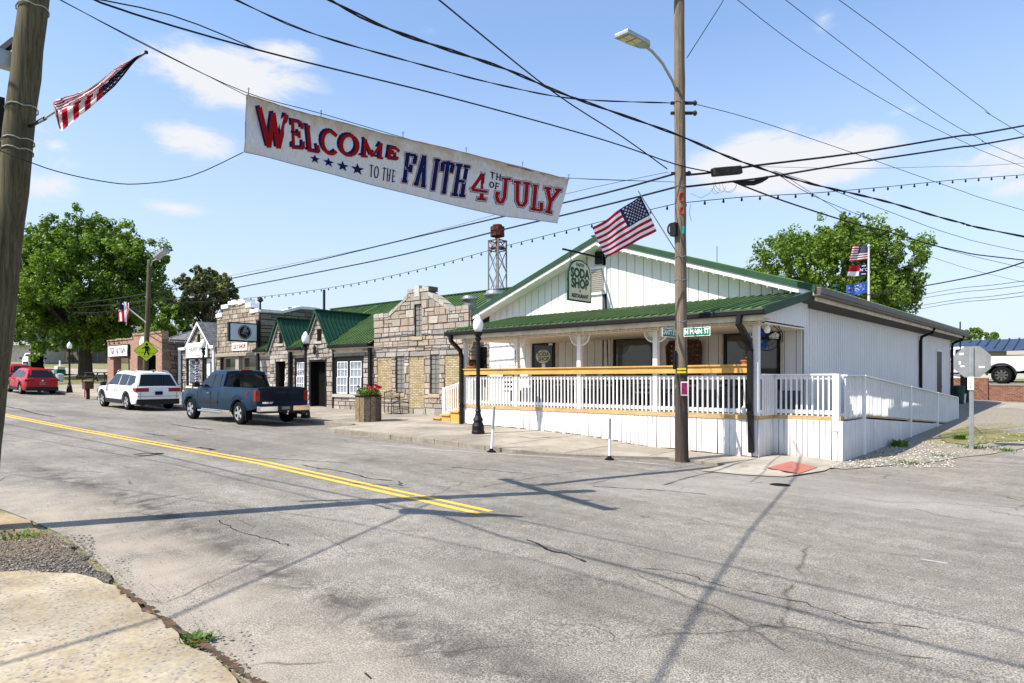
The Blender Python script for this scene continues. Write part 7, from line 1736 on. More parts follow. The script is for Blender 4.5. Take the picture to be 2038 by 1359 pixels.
T_=thing('blue_roof_house','low pale house with a blue metal roof behind the white pickup','house',(0,62,zt)); HYY=60
e=atY(2038,697,HYY).z; rz_=atY(2038,673,HYY+4).z
mb=MB(); mb.box(-9.2,16,HYY+.9,HYY+9,zt,e); mb.build('wall',M('pale_house_wall',(.52,.52,.47),.8),T_)
mb=MB(); Lr=math.hypot(4.5,rz_-e); roofplane(mb,(-6.4,HYY,e),(1,0,0),(0,4.5,rz_-e),[(0,0),(24,0),(24,Lr),(-3.6,Lr)],.62,.08,.05,.06); plane(mb,[(-6.4,HYY,e),(-10,HYY+4.5,rz_),(-13.5,HYY+1,e)]) ; mb.build('roof','bluemet',T_)
mb=MB(); mb.box(-6.3,17,HYY-.05,HYY+.05,e-.32,e-.02); mb.build('fascia',M('cream_fascia',(.50,.47,.40),.7),T_)
for x in (-3.4,-1.6,.4,2.6): mb=MB(); mb.box(x-.7,x+.7,HYY+.84,HYY+.9,zt+.9,e-.35); w_=mb.build('window','shopglass',T_); mb=MB(); mb.box(x-.76,x-.7,HYY+.8,HYY+.9,zt+.85,e-.3); mb.box(x+.7,x+.76,HYY+.8,HYY+.9,zt+.85,e-.3); mb.build('frame','dgreen',w_)
mb=MB(); mb.box(-12.5,-9.2,HYY+2,HYY+9,zt,e-.2); mb.build('side_room','white',T_)
# ------------------------------------------------------------------ left background building
lbp=atD(170,721,100); T_=thing('long_building','long low greyish brown building beyond the lawn behind the big tree','building',(lbp.x,lbp.y,land(lbp.x,lbp.y)),AH-R(4)); xf=PM[T_]
mb=MB(); mb.box(-9,16,0,10,-1.5,4.0); mb.build('wall',M('brown_grey_wall',(.19,.15,.12),.9,col2=(.25,.20,.16),scale=2),T_,xf)
mb=MB(); mb.prism([(-1,4.0),(5,6.0),(11,4.0)],lambda u,v,d:(d,u,v),-9.5,16.5); mb.build('roof','shingle2',T_,xf)
for x in frange(-7,14,3): mb=MB(); mb.box(x-.07,x+.07,-.1,0,-.5,3.8); mb.build('downspout','signback',T_,xf)
lb2=atD(60,716,90); T_=thing('grey_roof_house','distant house with a pale grey roof at the left edge behind the white pickup','house',(lb2.x,lb2.y,land(lb2.x,lb2.y)),AH+R(8)); xf=PM[T_]
mb=MB(); mb.box(-5,.6,0,8,-1,2.6); mb.build('wall','tan',T_,xf); mb=MB(); mb.prism([(-.6,2.5),(4,4.6),(8.6,2.5)],lambda u,v,d:(d,u,v),-5.5,1.0); mb.build('roof',M('pale_roof',(.36,.38,.42),.8,col2=(.30,.32,.35),scale=4),T_,xf)
# far parking road strip and lawn on the left
mb=MB(); a=[atD(20,742,60),atD(230,744,60),atD(240,733,82),atD(20,731,82)]
def lifted(P,off=.05,nx=14,nyy=8):
    mb=MB()
    for i in range(nx+1):
        for j in range(nyy+1):
            p=P[0].lerp(P[1],i/nx).lerp(P[3].lerp(P[2],i/nx),j/nyy); mb.v.append((p.x,p.y,land(p.x,p.y)+off))
    for i in range(nx):
        for j in range(nyy): k=i*(nyy+1)+j; mb.f.append([k,k+nyy+1,k+nyy+2,k+1]); mb.mi.append(0); mb.col.append((1,1,1))
    return mb
lifted([atD(-40,740,66),atD(320,740,66),atD(360,730,80),atD(-60,730,80)]).build('far_road','slab')['kind']='structure'
# ------------------------------------------------------------------ vehicles
def wheel(parent,xf,x,y,r,w,side,spokes=5,dark=False,name='wheel'):
    m=xf@Matrix.Translation((x,y,r))@Matrix.Rotation(R(90),4,'X')   # lathe axis -> y
    mb=MB(); prof=[(r*.62,-w/2),(r*.86,-w/2),(r*.97,-w*.42),(r,-w*.25),(r,w*.25),(r*.97,w*.42),(r*.86,w/2),(r*.62,w/2)]
    mb.lathe(prof,(0,0,0),28,m,False); t=mb.build(name,'rubber',parent,smooth=False)
    s=-side # +y side faces lathe -z after rotation
    f=lambda a:s*a
    mb=MB(); mb.lathe([(r*.66,f(w*.46)),(r*.60,f(w*.40)),(r*.60,f(w*.1)),(0,f(w*.1))],(0,0,0),24,m,False); mb.build('rim_well','plastic' if dark else 'iron',t)
    mb=MB(); mb.lathe([(r*.65,f(w*.50)),(r*.60,f(w*.49)),(r*.58,f(w*.40))],(0,0,0),24,m,False)
    for k in range(spokes):
        a=2*math.pi*k/spokes
        for da in ((-.13,.13) if spokes<7 else (0,)):
            c,sn=math.cos(a+da),math.sin(a+da); wd=r*(.055 if spokes<7 else .085)
            p=lambda u,v,d:m@Vector((u*c-v*sn,u*sn+v*c,d))
            mb.prism([(r*.08,-wd*1.3),(r*.61,-wd),(r*.61,wd),(r*.08,wd*1.3)],p,f(w*.36),f(w*.46))
    mb.lathe([(0,f(w*.47)),(r*.13,f(w*.46)),(r*.15,f(w*.3))],(0,0,0),12,m)
    mb.build('rim','rimdark' if dark else 'rim',t); return t
def vehicle(name,lab,cat,spec,rear_left,ang,group=None):
    """rear_left: ground contact of the rear left wheel; ang: heading"""
    S_=spec; L,W=S_['L'],S_['W']; hw=W/2; wr=S_['wr']; xr=S_['xr']; xfw=S_['xf']
    h=Vector((math.cos(ang),math.sin(ang),0)); lf=Vector((-h.y,h.x,0))
    c=Vector(rear_left)-h*xr-lf*(hw-.02)
    z0=land(rear_left[0],rear_left[1]); fz=rear_left+h*(xfw-xr); z1=land(fz.x,fz.y); pitch=math.atan2(z1-z0,xfw-xr)
    T_=thing(name,lab,cat,(c.x,c.y,z0+(z1-z0)*(-xr)/(xfw-xr)),ang,group)
    T_.rotation_euler=(0,-pitch,ang); PM[T_]=Matrix.Translation(T_.location)@T_.rotation_euler.to_matrix().to_4x4(); xf=PM[T_]
    top=S_['top']; zt=lambda x:interp(top,x); sill=S_['sill']; belt=S_['belt']
    def zb(x):
        z=interp(S_['bot'],x) if 'bot' in S_ else sill
        for xc in (xr,xfw):
            ar=wr+S_.get('gap',.07)
            if abs(x-xc)<ar: z=max(z,wr+math.sqrt(max(0,ar*ar-(x-xc)**2))*S_.get('asq',1.0))
        return z
    def pw(x): # plan taper
        e=L/2; k=0
        if x>e-.9: k=((x-(e-.9))/.9)**2.2*S_.get('tf',.16)
        if x<-e+.5: k=((-x-(e-.5))/.5)**2.2*S_.get('tr',.08)
        return hw*(1-k)
    xs=sorted(set([round(v,3) for v in frange(-L/2,L/2,.16)]+[round(xc+s*(wr+S_.get('gap',.07))*math.cos(R(a)),3) for xc in (xr,xfw) for s in (-1,1) for a in (0,1,8,16,26,36,48,60,75,90)]+[round(p[0],3) for p in top if abs(p[0])<L/2]))
    mb=MB(); cols=[]
    for x in xs:
        w_=pw(x); b=zb(x); t=zt(x); bl=min(belt(x),t-.02); md=b+(bl-b)*.5
        if bl-b<.06: md=b+.03
        sec=[(w_-.035,b),(w_-.0,b+(bl-b)*.18),(w_,md),(w_-.012,b+(bl-b)*.85),(w_-.04,bl)]
        bed=S_.get('bed')
        if bed and bed[0]<=x<=bed[1]: sec+=[(w_-.06,t),(w_-.14,t),(w_-.16,sill+.35),(0,sill+.35)]
        else: sec+=[(w_-.07-.03,t-.0) if t-bl>.05 else (w_-.06,t),(w_*.72,t+.03),(w_*.4,t+.05),(0,t+.055)]
        full=[(-y,z) for y,z in sec]+[(y,z) for y,z in sec[:-1][::-1]]
        cols.append([xf@Vector((x,-y,z)) for y,z in full])
    n=len(cols[0])
    for c_ in cols: mb.v+=[tuple(v) for v in c_]
    for i in range(len(cols)-1):
        for k in range(n-1): mb.f.append([i*n+k,i*n+k+1,(i+1)*n+k+1,(i+1)*n+k]); mb.mi.append(0); mb.col.append((1,1,1))
    for i,rev in ((0,False),(len(cols)-1,True)):
        l=[i*n+k for k in range(n)]
        # cap by quads left-right
        m2=(n-1)//2
        for k in range(m2): 
            q=[i*n+k,i*n+k+1,i*n+n-2-k,i*n+n-1-k]; q=q if rev else q[::-1]
            if len(set(q))>=3: mb.f.append(list(dict.fromkeys(q))); mb.mi.append(0); mb.col.append((1,1,1))
    # cabin
    cab=S_['cab']; H=S_['H']; ct=lambda x:interp(cab,x); cx0,cx1=cab[0][0],cab[-1][0]
    def yl(z): return hw-.07-(z-S_['zb'])/(H-S_['zb'])*S_.get('tum',.2)
    cxs=sorted(set([round(v,3) for v in frange(cx0,cx1,.12)]+[round(p[0],3) for p in cab])); cols=[]; b0=len(mb.v)
    for x in cxs:
        t=max(ct(x),belt(x)+.0); bl=min(belt(x)-.03,t-.001)
        sec=[(yl(bl),bl),(yl((bl+t)/2),(bl+t)/2),(yl(t)-.005,t-.03 if t-bl>.08 else t),(yl(t)-.05,t+.005),(yl(t)*.7,t+.03),(0,t+.045)]
        full=[(-y,z) for y,z in sec]+[(y,z) for y,z in sec[:-1][::-1]]; cols.append([xf@Vector((x,-y,z)) for y,z in full])
    n=len(cols[0])
    for c_ in cols: mb.v+=[tuple(v) for v in c_]
    for i in range(len(cols)-1):
        for k in range(n-1): mb.f.append([b0+i*n+k,b0+i*n+k+1,b0+(i+1)*n+k+1,b0+(i+1)*n+k]); mb.mi.append(0); mb.col.append((1,1,1))
    for i,rev in ((0,False),(len(cols)-1,True)):
        for k in range((n-1)//2):
            q=[b0+i*n+k,b0+i*n+k+1,b0+i*n+n-2-k,b0+i*n+n-1-k]; q=q if rev else q[::-1]; mb.f.append(list(dict.fromkeys(q))); mb.mi.append(0); mb.col.append((1,1,1))
    body=mb.build('body',S_['paint'],T_,smooth=True)
    es=body.modifiers.new('es','EDGE_SPLIT'); es.split_angle=R(38)
    # underbody
    mb=MB(); mb.box(-L/2+.25,L/2-.3,-hw+.3,hw-.3,sill-.05,belt(0)-.1,xf); mb.build('underbody','blackmat',T_)
    # glass
    def sidequad(poly,sd,name,mat='carglass',off=.008):
        mb=MB(); P=[]
        for (x,z) in poly: P.append(xf@Vector((x,sd*(yl(z)+off),z)))
        mb.poly(P if sd<0 else P[::-1]); return mb.build(name,mat,T_)
    for poly in S_['side']:
        for sd in (-1,1): sidequad(poly,sd,'side_window')
    for poly in S_.get('pillar',[]):
        for sd in (-1,1): sidequad(poly,sd,'window_trim','plastic',.012)
    def endquad(x0_,z0_,x1_,z1_,m_,name,off): # sloping end glass between two stations
        d=Vector((x1_-x0_,0,z1_-z0_)).normalized(); nn=Vector((d.z,0,-d.x)); nn=nn if nn.x*off>0 else -nn
        mb=MB(); K=6; r0=[];r1=[]
        for k in range(K+1):
            s=-1+2*k/K; crown=.03*(1-s*s)
            r0.append(xf@(Vector((x0_,s*(yl(z0_)-m_),z0_))+nn*(.012+crown))); r1.append(xf@(Vector((x1_,s*(yl(z1_)-m_-.02),z1_))+nn*(.012+crown)))
        mb.add(r0+r1,[(k,k+1,K+2+k,K+1+k) for k in range(K)]); mb.build(name,'carglass',T_,smooth=True)
    endquad(*S_['ws'],.08,'windscreen',1); endquad(*S_['rw'],.09,'rear_window',-1)
    for x in (xr,xfw):
        for sd in (1,-1): wheel(T_,xf,x,sd*(hw-.135),wr,.25,sd,S_.get('spokes',5),S_.get('dark',False))
    # arch trims
    if S_.get('clad'):
        mb=MB()
        for xc in (xr,xfw):
            for sd in (-1,1):
                ar=wr+S_.get('gap',.07); P=[]
                for a in range(0,181,12):
                    for rr_ in (ar-.005,ar+.07): P.append(xf@Vector((xc+rr_*math.cos(R(a)),sd*(hw+.008),max(sill-.02,wr+rr_*math.sin(R(a))*S_.get('asq',1)))))
                m_=len(P)//2; mb.add(P,[(2*i,2*i+1,2*i+3,2*i+2) for i in range(m_-1)])
        for sd in (-1,1): mb.box(xr+wr+.1,xfw-wr-.1,sd*hw-.03+(.0 if sd>0 else -.0),sd*hw+.012*sd+.0,sill-.06,sill+.14,xf) if sd>0 else mb.box(xr+wr+.1,xfw-wr-.1,-hw-.012,-hw+.03,sill-.06,sill+.14,xf)
        mb.box(-L/2-.01,-L/2+.3,-hw+.08,hw-.08,sill-.05,sill+.2,xf); mb.build('cladding','plastic',T_,bevel=.01)
    # seams
    mb=MB()
    for sd in (-1,1):
        for x,z0_,z1_ in S_['seams']: mb.tube([xf@Vector((x,sd*(hw+.001),z)) for z in frange(z0_,z1_-.06,.2)]+[xf@Vector((x,sd*(hw-.035),z1_))],.006,4)
        mb.tube([xf@Vector((x,sd*(hw+.003),S_['crease'])) for x in frange(xr+wr+.12,xfw-wr-.12,.3)],.005,4)
    mb.build('door_seam','plastic',T_)
    for sd in (-1,1):
        for x,z in S_['handles']: mb=MB(); mb.bar(xf@Vector((x-.09,sd*(hw+.012),z)),xf@Vector((x+.09,sd*(hw+.012),z)),.03,.03); mb.build('door_handle','chrome' if S_.get('chromeh') else S_['paint'],T_)
        mx,mz=S_['mirror']; mb=MB(); mb.box(mx-.07,mx+.08,sd*(hw+.12)-.11,sd*(hw+.12)+.11,mz-.09,mz+.1,xf); mb.box(mx-.03,mx+.03,sd*(hw-.06)-.08,sd*(hw-.06)+.1,mz-.05,mz,xf); mb.build('wing_mirror',S_.get('mirmat','plastic'),T_,bevel=.025)
    for sd in (-1,1):
        for poly in S_['tail']: # list of (y from centre, z) on the rear, wraps to the side
            (y0,y1,z0_,z1_,wrap)=poly; mb=MB(); xr_=-L/2; 
            ya,yb_=(y0,y1) if sd>0 else (-y1,-y0)
            mb.box(xr_-.012,xr_+wrap,ya,yb_,z0_,z1_,xf); mb.build('tail_light','red',T_,bevel=.02)
        hy0,hy1,hz0,hz1=S_['head']; ya,yb_=(hy0,hy1) if sd>0 else (-hy1,-hy0); mb=MB(); mb.box(L/2-.16,L/2-.02,ya,yb_,hz0,hz1,xf); mb.build('headlight','skyglass',T_,bevel=.03)
    pz=S_['plate']; mb=MB(); mb.box(-L/2-.03,-L/2-.015+.0,-.16,.16,pz-.08,pz+.08,xf); pl=mb.build('number_plate',S_.get('platemat','signback'),T_)
    textmesh('ABC 1234' if 0 else 'HKT 4071',.085,lambda u,v:xf@Vector((-L/2-.034,-u,pz+v)),'plate_lettering','navy',pl)
    return T_,xf,S_
ANG=R(180+3.5)
# blue pickup
pick=dict(L=5.82,W=2.03,H=1.88,wr=.40,xr=-1.75,xf=1.9,sill=.48,gap=.085,zb=1.22,paint='truckblue',tum=.2,tf=.12,tr=.03,asq=1,
 top=[(-2.91,1.30),(.1,1.30),(.12,1.2),(.9,1.2),(1.15,1.2),(1.35,1.19),(2.3,1.13),(2.7,1.05),(2.86,.9),(2.91,.7)],belt=lambda x:1.18 if x<1.2 else 1.18-(x-1.2)*.07,
 bot=[(-2.91,.62),(-2.6,.55),(-2.2,.5),(2.3,.45),(2.91,.4)],bed=(-2.80,-.52),
 cab=[(-.52,1.2),(-.42,1.84),(-.2,1.88),(.55,1.87),(.75,1.80),(1.45,1.17)],
 side=[[(-.28,1.27),(.20,1.27),(.20,1.76),(-.2,1.76)],[(.30,1.27),(1.17,1.27),(.78,1.68),(.62,1.75),(.30,1.76)]],ws=(1.34,1.24,.80,1.77),rw=(-.515,1.28,-.44,1.74),
 seams=[(.25,.55,1.17),(1.28,.55,1.17),(-.30,.55,1.17)],crease=.82,handles=[(.42,1.05)],mirror=(1.12,1.34),tail=[(.84,1.0,.84,1.22,.14)],head=(.6,.95,.75,1.0),plate=.62,chromeh=True,spokes=5)
rl=atD(474,845,22.3); g_=G(474,845); 
T_,xf,S_=vehicle('pickup_truck','dark blue pickup truck with an open bed parked nearest, seen from behind','pickup truck',pick,g_,ANG)
hw=pick['W']/2; L=pick['L']
mb=MB(); mb.box(-L/2-.0,-L/2+.09,-hw+.13,hw-.13,.70,1.29,xf); tg=mb.build('tailgate','truckblue',T_,bevel=.015)
mb=MB(); mb.box(-L/2-.01,-L/2+.1,-hw+.12,hw-.12,1.285,1.31,xf); mb.build('tailgate_cap','plastic',tg); mb=MB(); mb.box(-L/2-.012,-L/2+.01,-.14,.14,1.10,1.2,xf); mb.build('handle','plastic',tg,bevel=.01)
mb=MB()
for yv in (-hw+.12,hw-.12): mb.box(-L/2-.004,-L/2+.02,yv-.006,yv+.006,.72,1.29,xf)
mb.box(-L/2-.004,-L/2+.02,-hw+.12,hw-.12,.695,.707,xf); mb.build('gap_line','blackmat',tg)
textmesh('SIERRA SLT',.075,lambda u,v:xf@Vector((-L/2-.006,.55-u,.79+v)),'lettering','chrome',tg,sx=1.1,bold=.003)
for ya,yb_ in ((.28+.0,hw-.04),(-hw+.04,-.28)): mb=MB(); mb.box(-L/2-.22,-L/2-.02,min(ya,yb_),max(ya,yb_),.50,.69,xf); mb.build('bumper','chrome',T_,bevel=.03)
mb=MB(); mb.box(-L/2-.22,-L/2+.1,-.30,.30,.48,.70,xf); mb.box(-L/2-.18,-L/2+.1,-hw+.1,hw-.1,.44,.52,xf); mb.build('bumper_step','plastic',T_,bevel=.015)
mb=MB(); mb.box(-L/2-.235,-L/2-.22,-.16,.16,.56,.66,xf); mb.build('number_plate','signback',T_)
mb=MB(); mb.tube([xf@Vector((-L/2-.05,0,.42)),xf@Vector((-L/2-.33,0,.42))],.03,6); mb.lathe([(0,-.04),(.03,-.03),(.03,.03),(0,.04)],xf@Vector((-L/2-.36,0,.5)),8); mb.build('tow_hitch','chrome',T_); mb=MB(); mb.tube([xf@Vector((-2.4,-.7,.4)),xf@Vector((-L/2-.18,-.85,.37))],.035,8); mb.build('exhaust','chrome',T_)
for sd in (-1,1):
    mb=MB(); mb.tube([xf@Vector((x,sd*(hw-.03),.38)) for x in (-.55,.1,.8,1.25)],.05,8); mb.build('side_step','chrome',T_)
    mb=MB(); mb.box(-.3,1.25,sd*hw-.0 if sd>0 else -hw-.02,(sd*hw+.02) if sd>0 else -hw,.70,.79,xf); mb.build('side_moulding','plastic',T_,bevel=.006)
    mb=MB(); mb.box(-2.26,-2.2,sd*(hw-.14)-.12,sd*(hw-.14)+.12,.18,.55,xf); mb.build('mud_flap','rubber',T_)
    textmesh('Z71',.13,lambda u,v:xf@Vector((-2.35-u*-sd*-1 if sd<0 else -2.35+ -u*-1*-1,sd*(hw+.006),1.10+v)),'decal','redpaint',T_,bold=.004) if sd>0 else None
mb=MB(); mb.box(-.47,-.38,-.22,.22,1.86,1.92,xf); mb.build('brake_light','red',T_,bevel=.015)
for xc in (-1.75,1.9): mb=MB(); mb.tube([xf@Vector((xc+ .52*math.cos(R(a)),hw+.012,.41+.50*math.sin(R(a)))) for a in range(0,181,12)],.02,5); mb.build('wheel_arch_lip','truckblue',T_)
# white suv
suv=dict(L=5.04,W=1.99,H=1.74,wr=.38,xr=-1.46,xf=1.50,sill=.33,gap=.05,zb=1.06,paint='carwhite',tum=.22,tf=.18,tr=.10,
 top=[(-2.52,1.0),(-2.48,1.06),(-2.0,1.07),(.95,1.05),(1.2,1.05),(2.0,.98),(2.35,.88),(2.5,.66),(2.52,.5)],belt=lambda x:1.04 if x<1.1 else 1.04-(x-1.1)*.12,
 bot=[(-2.52,.42),(-2.3,.3),(2.3,.28),(2.52,.34)],
 cab=[(-2.47,1.05),(-2.12,1.68),(-1.7,1.73),(.0,1.75),(.35,1.71),(1.25,1.05)],
 side=[[(-2.12,1.28),(-1.78,1.12),(-1.32,1.12),(-1.32,1.60),(-1.95,1.58)],[(-1.26,1.12),(-.38,1.12),(-.38,1.63),(-1.26,1.62)],[(-.30,1.12),(1.02,1.12),(.42,1.58),(.30,1.62),(-.30,1.64)]],ws=(1.18,1.10,.42,1.67),rw=(-2.436,1.11,-2.150,1.625),
 seams=[(-1.22,.5,1.03),(-.33,.4,1.03),(1.0,.45,1.03)],crease=.86,handles=[(-1.0,.93),(-.1,.93)],mirror=(.95,1.13),tail=[(.42,.97,.86,1.04,.38)],head=(.55,.9,.68,.86),plate=.80,clad=True,spokes=5,platemat='navy')
g_=G(251,816); T_,xf,S_=vehicle('suv','white suv with a dark rear window parked behind the blue pickup','car',suv,g_,ANG)
mb=MB()
for sd in (-1,1): mb.tube([xf@Vector((x,sd*.70,z)) for x,z in ((-1.9,1.72),(-1.7,1.79),(-.6,1.83),(.2,1.80),(.4,1.74))],.016,5)
mb.build('roof_rail','chrome',T_); mb=MB(); mb.box(-1.95,-1.85,-.02,.02,1.74,1.83,xf); mb.build('aerial','plastic',T_)
mb=MB(); mb.box(-2.56,-2.5,-.06,.06,.96,1.04,xf); mb.build('badge','chrome',T_,bevel=.02); mb=MB(); mb.box(-2.55,-2.45,-.7,.7,.30,.46,xf); mb.build('rear_diffuser','plastic',T_)
mb=MB(); mb.tube([xf@Vector((-2.54,y,.66)) for y in (-.95,0,.95)],.006,4)
for yv in (-.78,.78): mb.tube([xf@Vector((-2.53,yv,.45)),xf@Vector((-2.53,yv,.86))],.005,4)
mb.build('tailgate_seam','plastic',T_)
# red suvs
red=dict(L=4.74,W=1.90,H=1.63,wr=.37,xr=-1.36,xf=1.40,sill=.3,gap=.045,zb=1.0,paint='carred',tum=.26,tf=.2,tr=.14,
 top=[(-2.37,.9),(-2.33,1.0),(-1.9,1.02),(.95,.98),(1.2,.98),(1.9,.9),(2.2,.8),(2.35,.6),(2.37,.45)],belt=lambda x:.99 if x<1.0 else .99-(x-1)*.13,bot=[(-2.37,.4),(-2.1,.28),(2.1,.25),(2.37,.3)],
 cab=[(-2.30,1.0),(-1.7,1.58),(-.8,1.63),(.0,1.63),(.3,1.58),(1.2,.98)],
 side=[[(-1.85,1.2),(-1.5,1.06),(-1.2,1.06),(-1.2,1.46),(-1.55,1.42)],[(-1.12,1.06),(-.3,1.06),(-.3,1.52),(-1.12,1.48)],[(-.22,1.06),(.98,1.06),(.4,1.46),(-.22,1.53)]],ws=(1.12,1.03,.36,1.54),rw=(-2.24,1.058,-1.76,1.522),
 seams=[(-1.1,.5,.98),(-.26,.4,.98),(.95,.45,.98)],crease=.8,handles=[(-.9,.88),(0,.9)],mirror=(.9,1.06),tail=[(.40,.93,.87,.98,.3)],head=(.5,.85,.65,.8),plate=.72,clad=True,spokes=5,mirmat='carred')
g_=G(39.7,784.3); T_,xf,S_=vehicle('suv','shiny red suv seen from behind, nearer of the two red cars','car',red,g_,ANG,'red cars parked at the left')
mb=MB(); mb.box(-2.40,-2.36,-.06,.06,.86,.95,xf); mb.build('badge','chrome',T_,bevel=.015)
g_=G(15,776)
g2=atD(8,776,49); vehicle('suv','red suv partly hidden behind the nearer red car and the leaning pole','car',dict(red,H=1.75),Vector((g2.x,g2.y,land(g2.x,g2.y))),ANG,'red cars parked at the left')
# white pickup facing the camera at the far left
wp=dict(pick,paint='carwhite'); wp['cab']=pick['cab']
g3=atD(30,728,72); v3=Vector((g3.x,g3.y,land(g3.x,g3.y))); T_,xf,S_=vehicle('pickup_truck','distant white pickup truck facing the street at the left edge','pickup truck',wp,v3+Vector((-3.2,3.2,0)),math.atan2(-g3.y,-g3.x)-R(0))
mb=MB(); mb.box(2.86,2.95,-.62,.62,.62,1.0,xf); gr=mb.build('grille','plastic',T_,bevel=.03); mb=MB(); mb.box(2.94,2.97,-.6,.6,.79,.83,xf); mb.box(2.94,2.97,-.03,.03,.64,.98,xf); mb.build('chrome_bar','chrome',gr); mb=MB(); mb.box(2.8,2.98,-.95,.95,.42,.62,xf); mb.build('bumper','chrome',T_,bevel=.03)
# white lifted pickup at the right edge, side on, tail to the right
rp=dict(pick,paint='carwhite',wr=.47,sill=.62,xr=-1.78,xf=2.0,spokes=8,dark=True,L=6.1,H=2.05,gap=.12,clad=False,mirmat='carwhite')
rp['top']=[(-3.05,1.50),(.1,1.50),(.12,1.42),(1.15,1.42),(2.4,1.36),(2.9,1.26),(3.05,1.0)]; rp['belt']=lambda x:1.38; rp['zb']=1.42; rp['bot']=[(-3.05,.8),(-2.6,.68),(2.4,.6),(3.05,.6)]; rp['bed']=(-2.95,-.52); rp['H']=2.08
rp['cab']=[(-.52,1.4),(-.42,2.03),(-.2,2.07),(.75,2.06),(.95,2.0),(1.6,1.38)]; rp['side']=[[(-.3,1.47),(.35,1.47),(.35,1.95),(-.2,1.95)],[(.42,1.47),(1.3,1.47),(.95,1.88),(.42,1.96)]]; rp['ws']=(1.5,1.44,.98,1.97); rp['rw']=(-.515,1.48,-.44,1.93)
rp['seams']=[(.38,.75,1.36),(1.4,.75,1.36)]; rp['crease']=1.05; rp['handles']=[(.5,1.25)]; rp['mirror']=(1.25,1.55); rp['tail']=[(.78,1.02,1.0,1.42,.22)]; rp['head']=(.6,.95,.95,1.2); rp['plate']=.8
g4=atY(1993,758,44.0); zt_=zt+.07
_l=land
def land_flat(X,Y): return zt_
land=land_flat
T_,xf,S_=vehicle('pickup_truck','tall white pickup truck with black wheels on the driveway at the right edge','pickup truck',rp,Vector((g4.x,44.0,zt_)),R(180))
land=_l
mb=MB(); mb.box(-3.28,-3.03,-.95,.95,.78,.98,xf); mb.build('bumper','chrome',T_,bevel=.04); mb=MB(); mb.tube([xf@Vector((-1.78+.64*math.cos(R(a)),1.035,.47+.62*math.sin(R(a)))) for a in range(0,181,10)],.055,6); mb.build('wheel_arch_flare','plastic',T_)
# white van-like trailer glimpsed behind the restaurant corner
# ------------------------------------------------------------------ trees
def tree(name,lab,base,H,crown,mat,nleaf,ls,seed,trunk_r=.4,fork=.28,blobs=60,bark='bark',group=None,branches=True,shell=.55):
    """crown: (cx,cy offset, zc, rx, rz)"""
    r=random.Random(seed); T_=thing(name,lab,'tree',base,0,group); b=Vector(base); zc,rx,rz=crown
    mb=MB(); fk=b+Vector((0,0,H*fork)); mb.tube([b-Vector((0,0,.3)),b+Vector((0,0,.3)),b+Vector((0,0,H*fork*.6)),fk],[trunk_r*1.5,trunk_r*1.05,trunk_r*.9,trunk_r*.85],10)
    bl=[]
    for i in range(blobs):
        for _ in range(40):
            a=r.uniform(0,6.283); u=r.uniform(-.95,1); rad=r.uniform(shell,1)**.6
            if u<-.55 and r.random()<.4: continue
            c=b+Vector((rx*rad*math.sqrt(max(0,1-u*u))*math.cos(a),rx*rad*math.sqrt(max(0,1-u*u))*math.sin(a),zc+rz*rad*u*.97))
            bs=rx*r.uniform(.17,.30)
            if all((c-o_[0]).length>.55*(bs+o_[1])*.8 for o_ in bl): break
        bl.append((c,bs))
    if branches:
        for i in range(0,len(bl),2 if blobs>30 else 1):
            c,bs=bl[i]; mid=fk.lerp(c,.45)+Vector((r.uniform(-.4,.4),r.uniform(-.4,.4),r.uniform(.1,.6)))*(rx/6); mb.tube([fk-Vector((0,0,.2)),fk.lerp(mid,.5)+Vector((0,0,.1)),mid,c],[trunk_r*.42,trunk_r*.3,trunk_r*.18,trunk_r*.05],6,False)
    mb.build('trunk',bark,T_)
    mb=MB(); tot=sum(s**2 for _,s in bl)
    for c,bs in bl:
        n=int(nleaf*bs**2/tot); tone=r.uniform(-.18,.18)
        subs=[(c+Vector((r.gauss(0,1),r.gauss(0,1),r.gauss(0,.8))).normalized()*bs*r.uniform(.5,1.05),bs*r.uniform(.22,.42)) for _ in range(14)]
        for _ in range(n):
            sc,ss=r.choice(subs); d=Vector((r.gauss(0,1),r.gauss(0,1),r.gauss(0,1))).normalized(); q=sc+d*ss*r.random()**.35
            k=min(1,max(0,.5+tone+r.gauss(0,.22))); mb.cc=(k,k,k)
            nn=(d+Vector((r.gauss(0,.5),r.gauss(0,.5),r.gauss(.5,.5)))).normalized(); e1=nn.cross(Vector((r.gauss(0,1),r.gauss(0,1),r.gauss(0,1)))).normalized(); e2=nn.cross(e1); s=ls*r.uniform(.6,1.25)
            mb.poly([q-e1*s,q-e2*s*.55,q+e1*s*.9,q+e2*s*.6])
    mb.build('crown',mat,T_); return T_
def tb(px,d): p=atD(px,755,d); return Vector((p.x,p.y,land(p.x,p.y)))
b=tb(170,62)
tree('maple_tree','huge round dense green maple on the lawn at the left',b,17,(8.6,6.5,6.5),'leaf1',74000,.17,1,.6,.2,105,shell=.38)
tree('tree','dark broadleaf tree with olive leaves behind the barber shop roof',tb(415,70),13.5,(7.9,3.2,3.9),'leaf2',24000,.17,2,.35,.3,44,shell=.25)
tree('tree','bright green small tree between the big maple and the olive tree',tb(340,82),11,(4.8,3.4,3.8),'leaf3',13000,.2,3,.3,.25,26,shell=.3)
b=tb(1658,56); tree('oak_tree','broad green tree rising behind the right side of the restaurant roof',b,15,(15.0-b.z-4.8,6.3,4.9),'leaf3',52000,.155,4,.45,.3,80,shell=.35)
tree('tree','distant small dark green tree just above the back corner of the restaurant',tb(1935,90),7,(5.6,2.9,2.2),'leaf1',9000,.2,5,.25,.3,20)
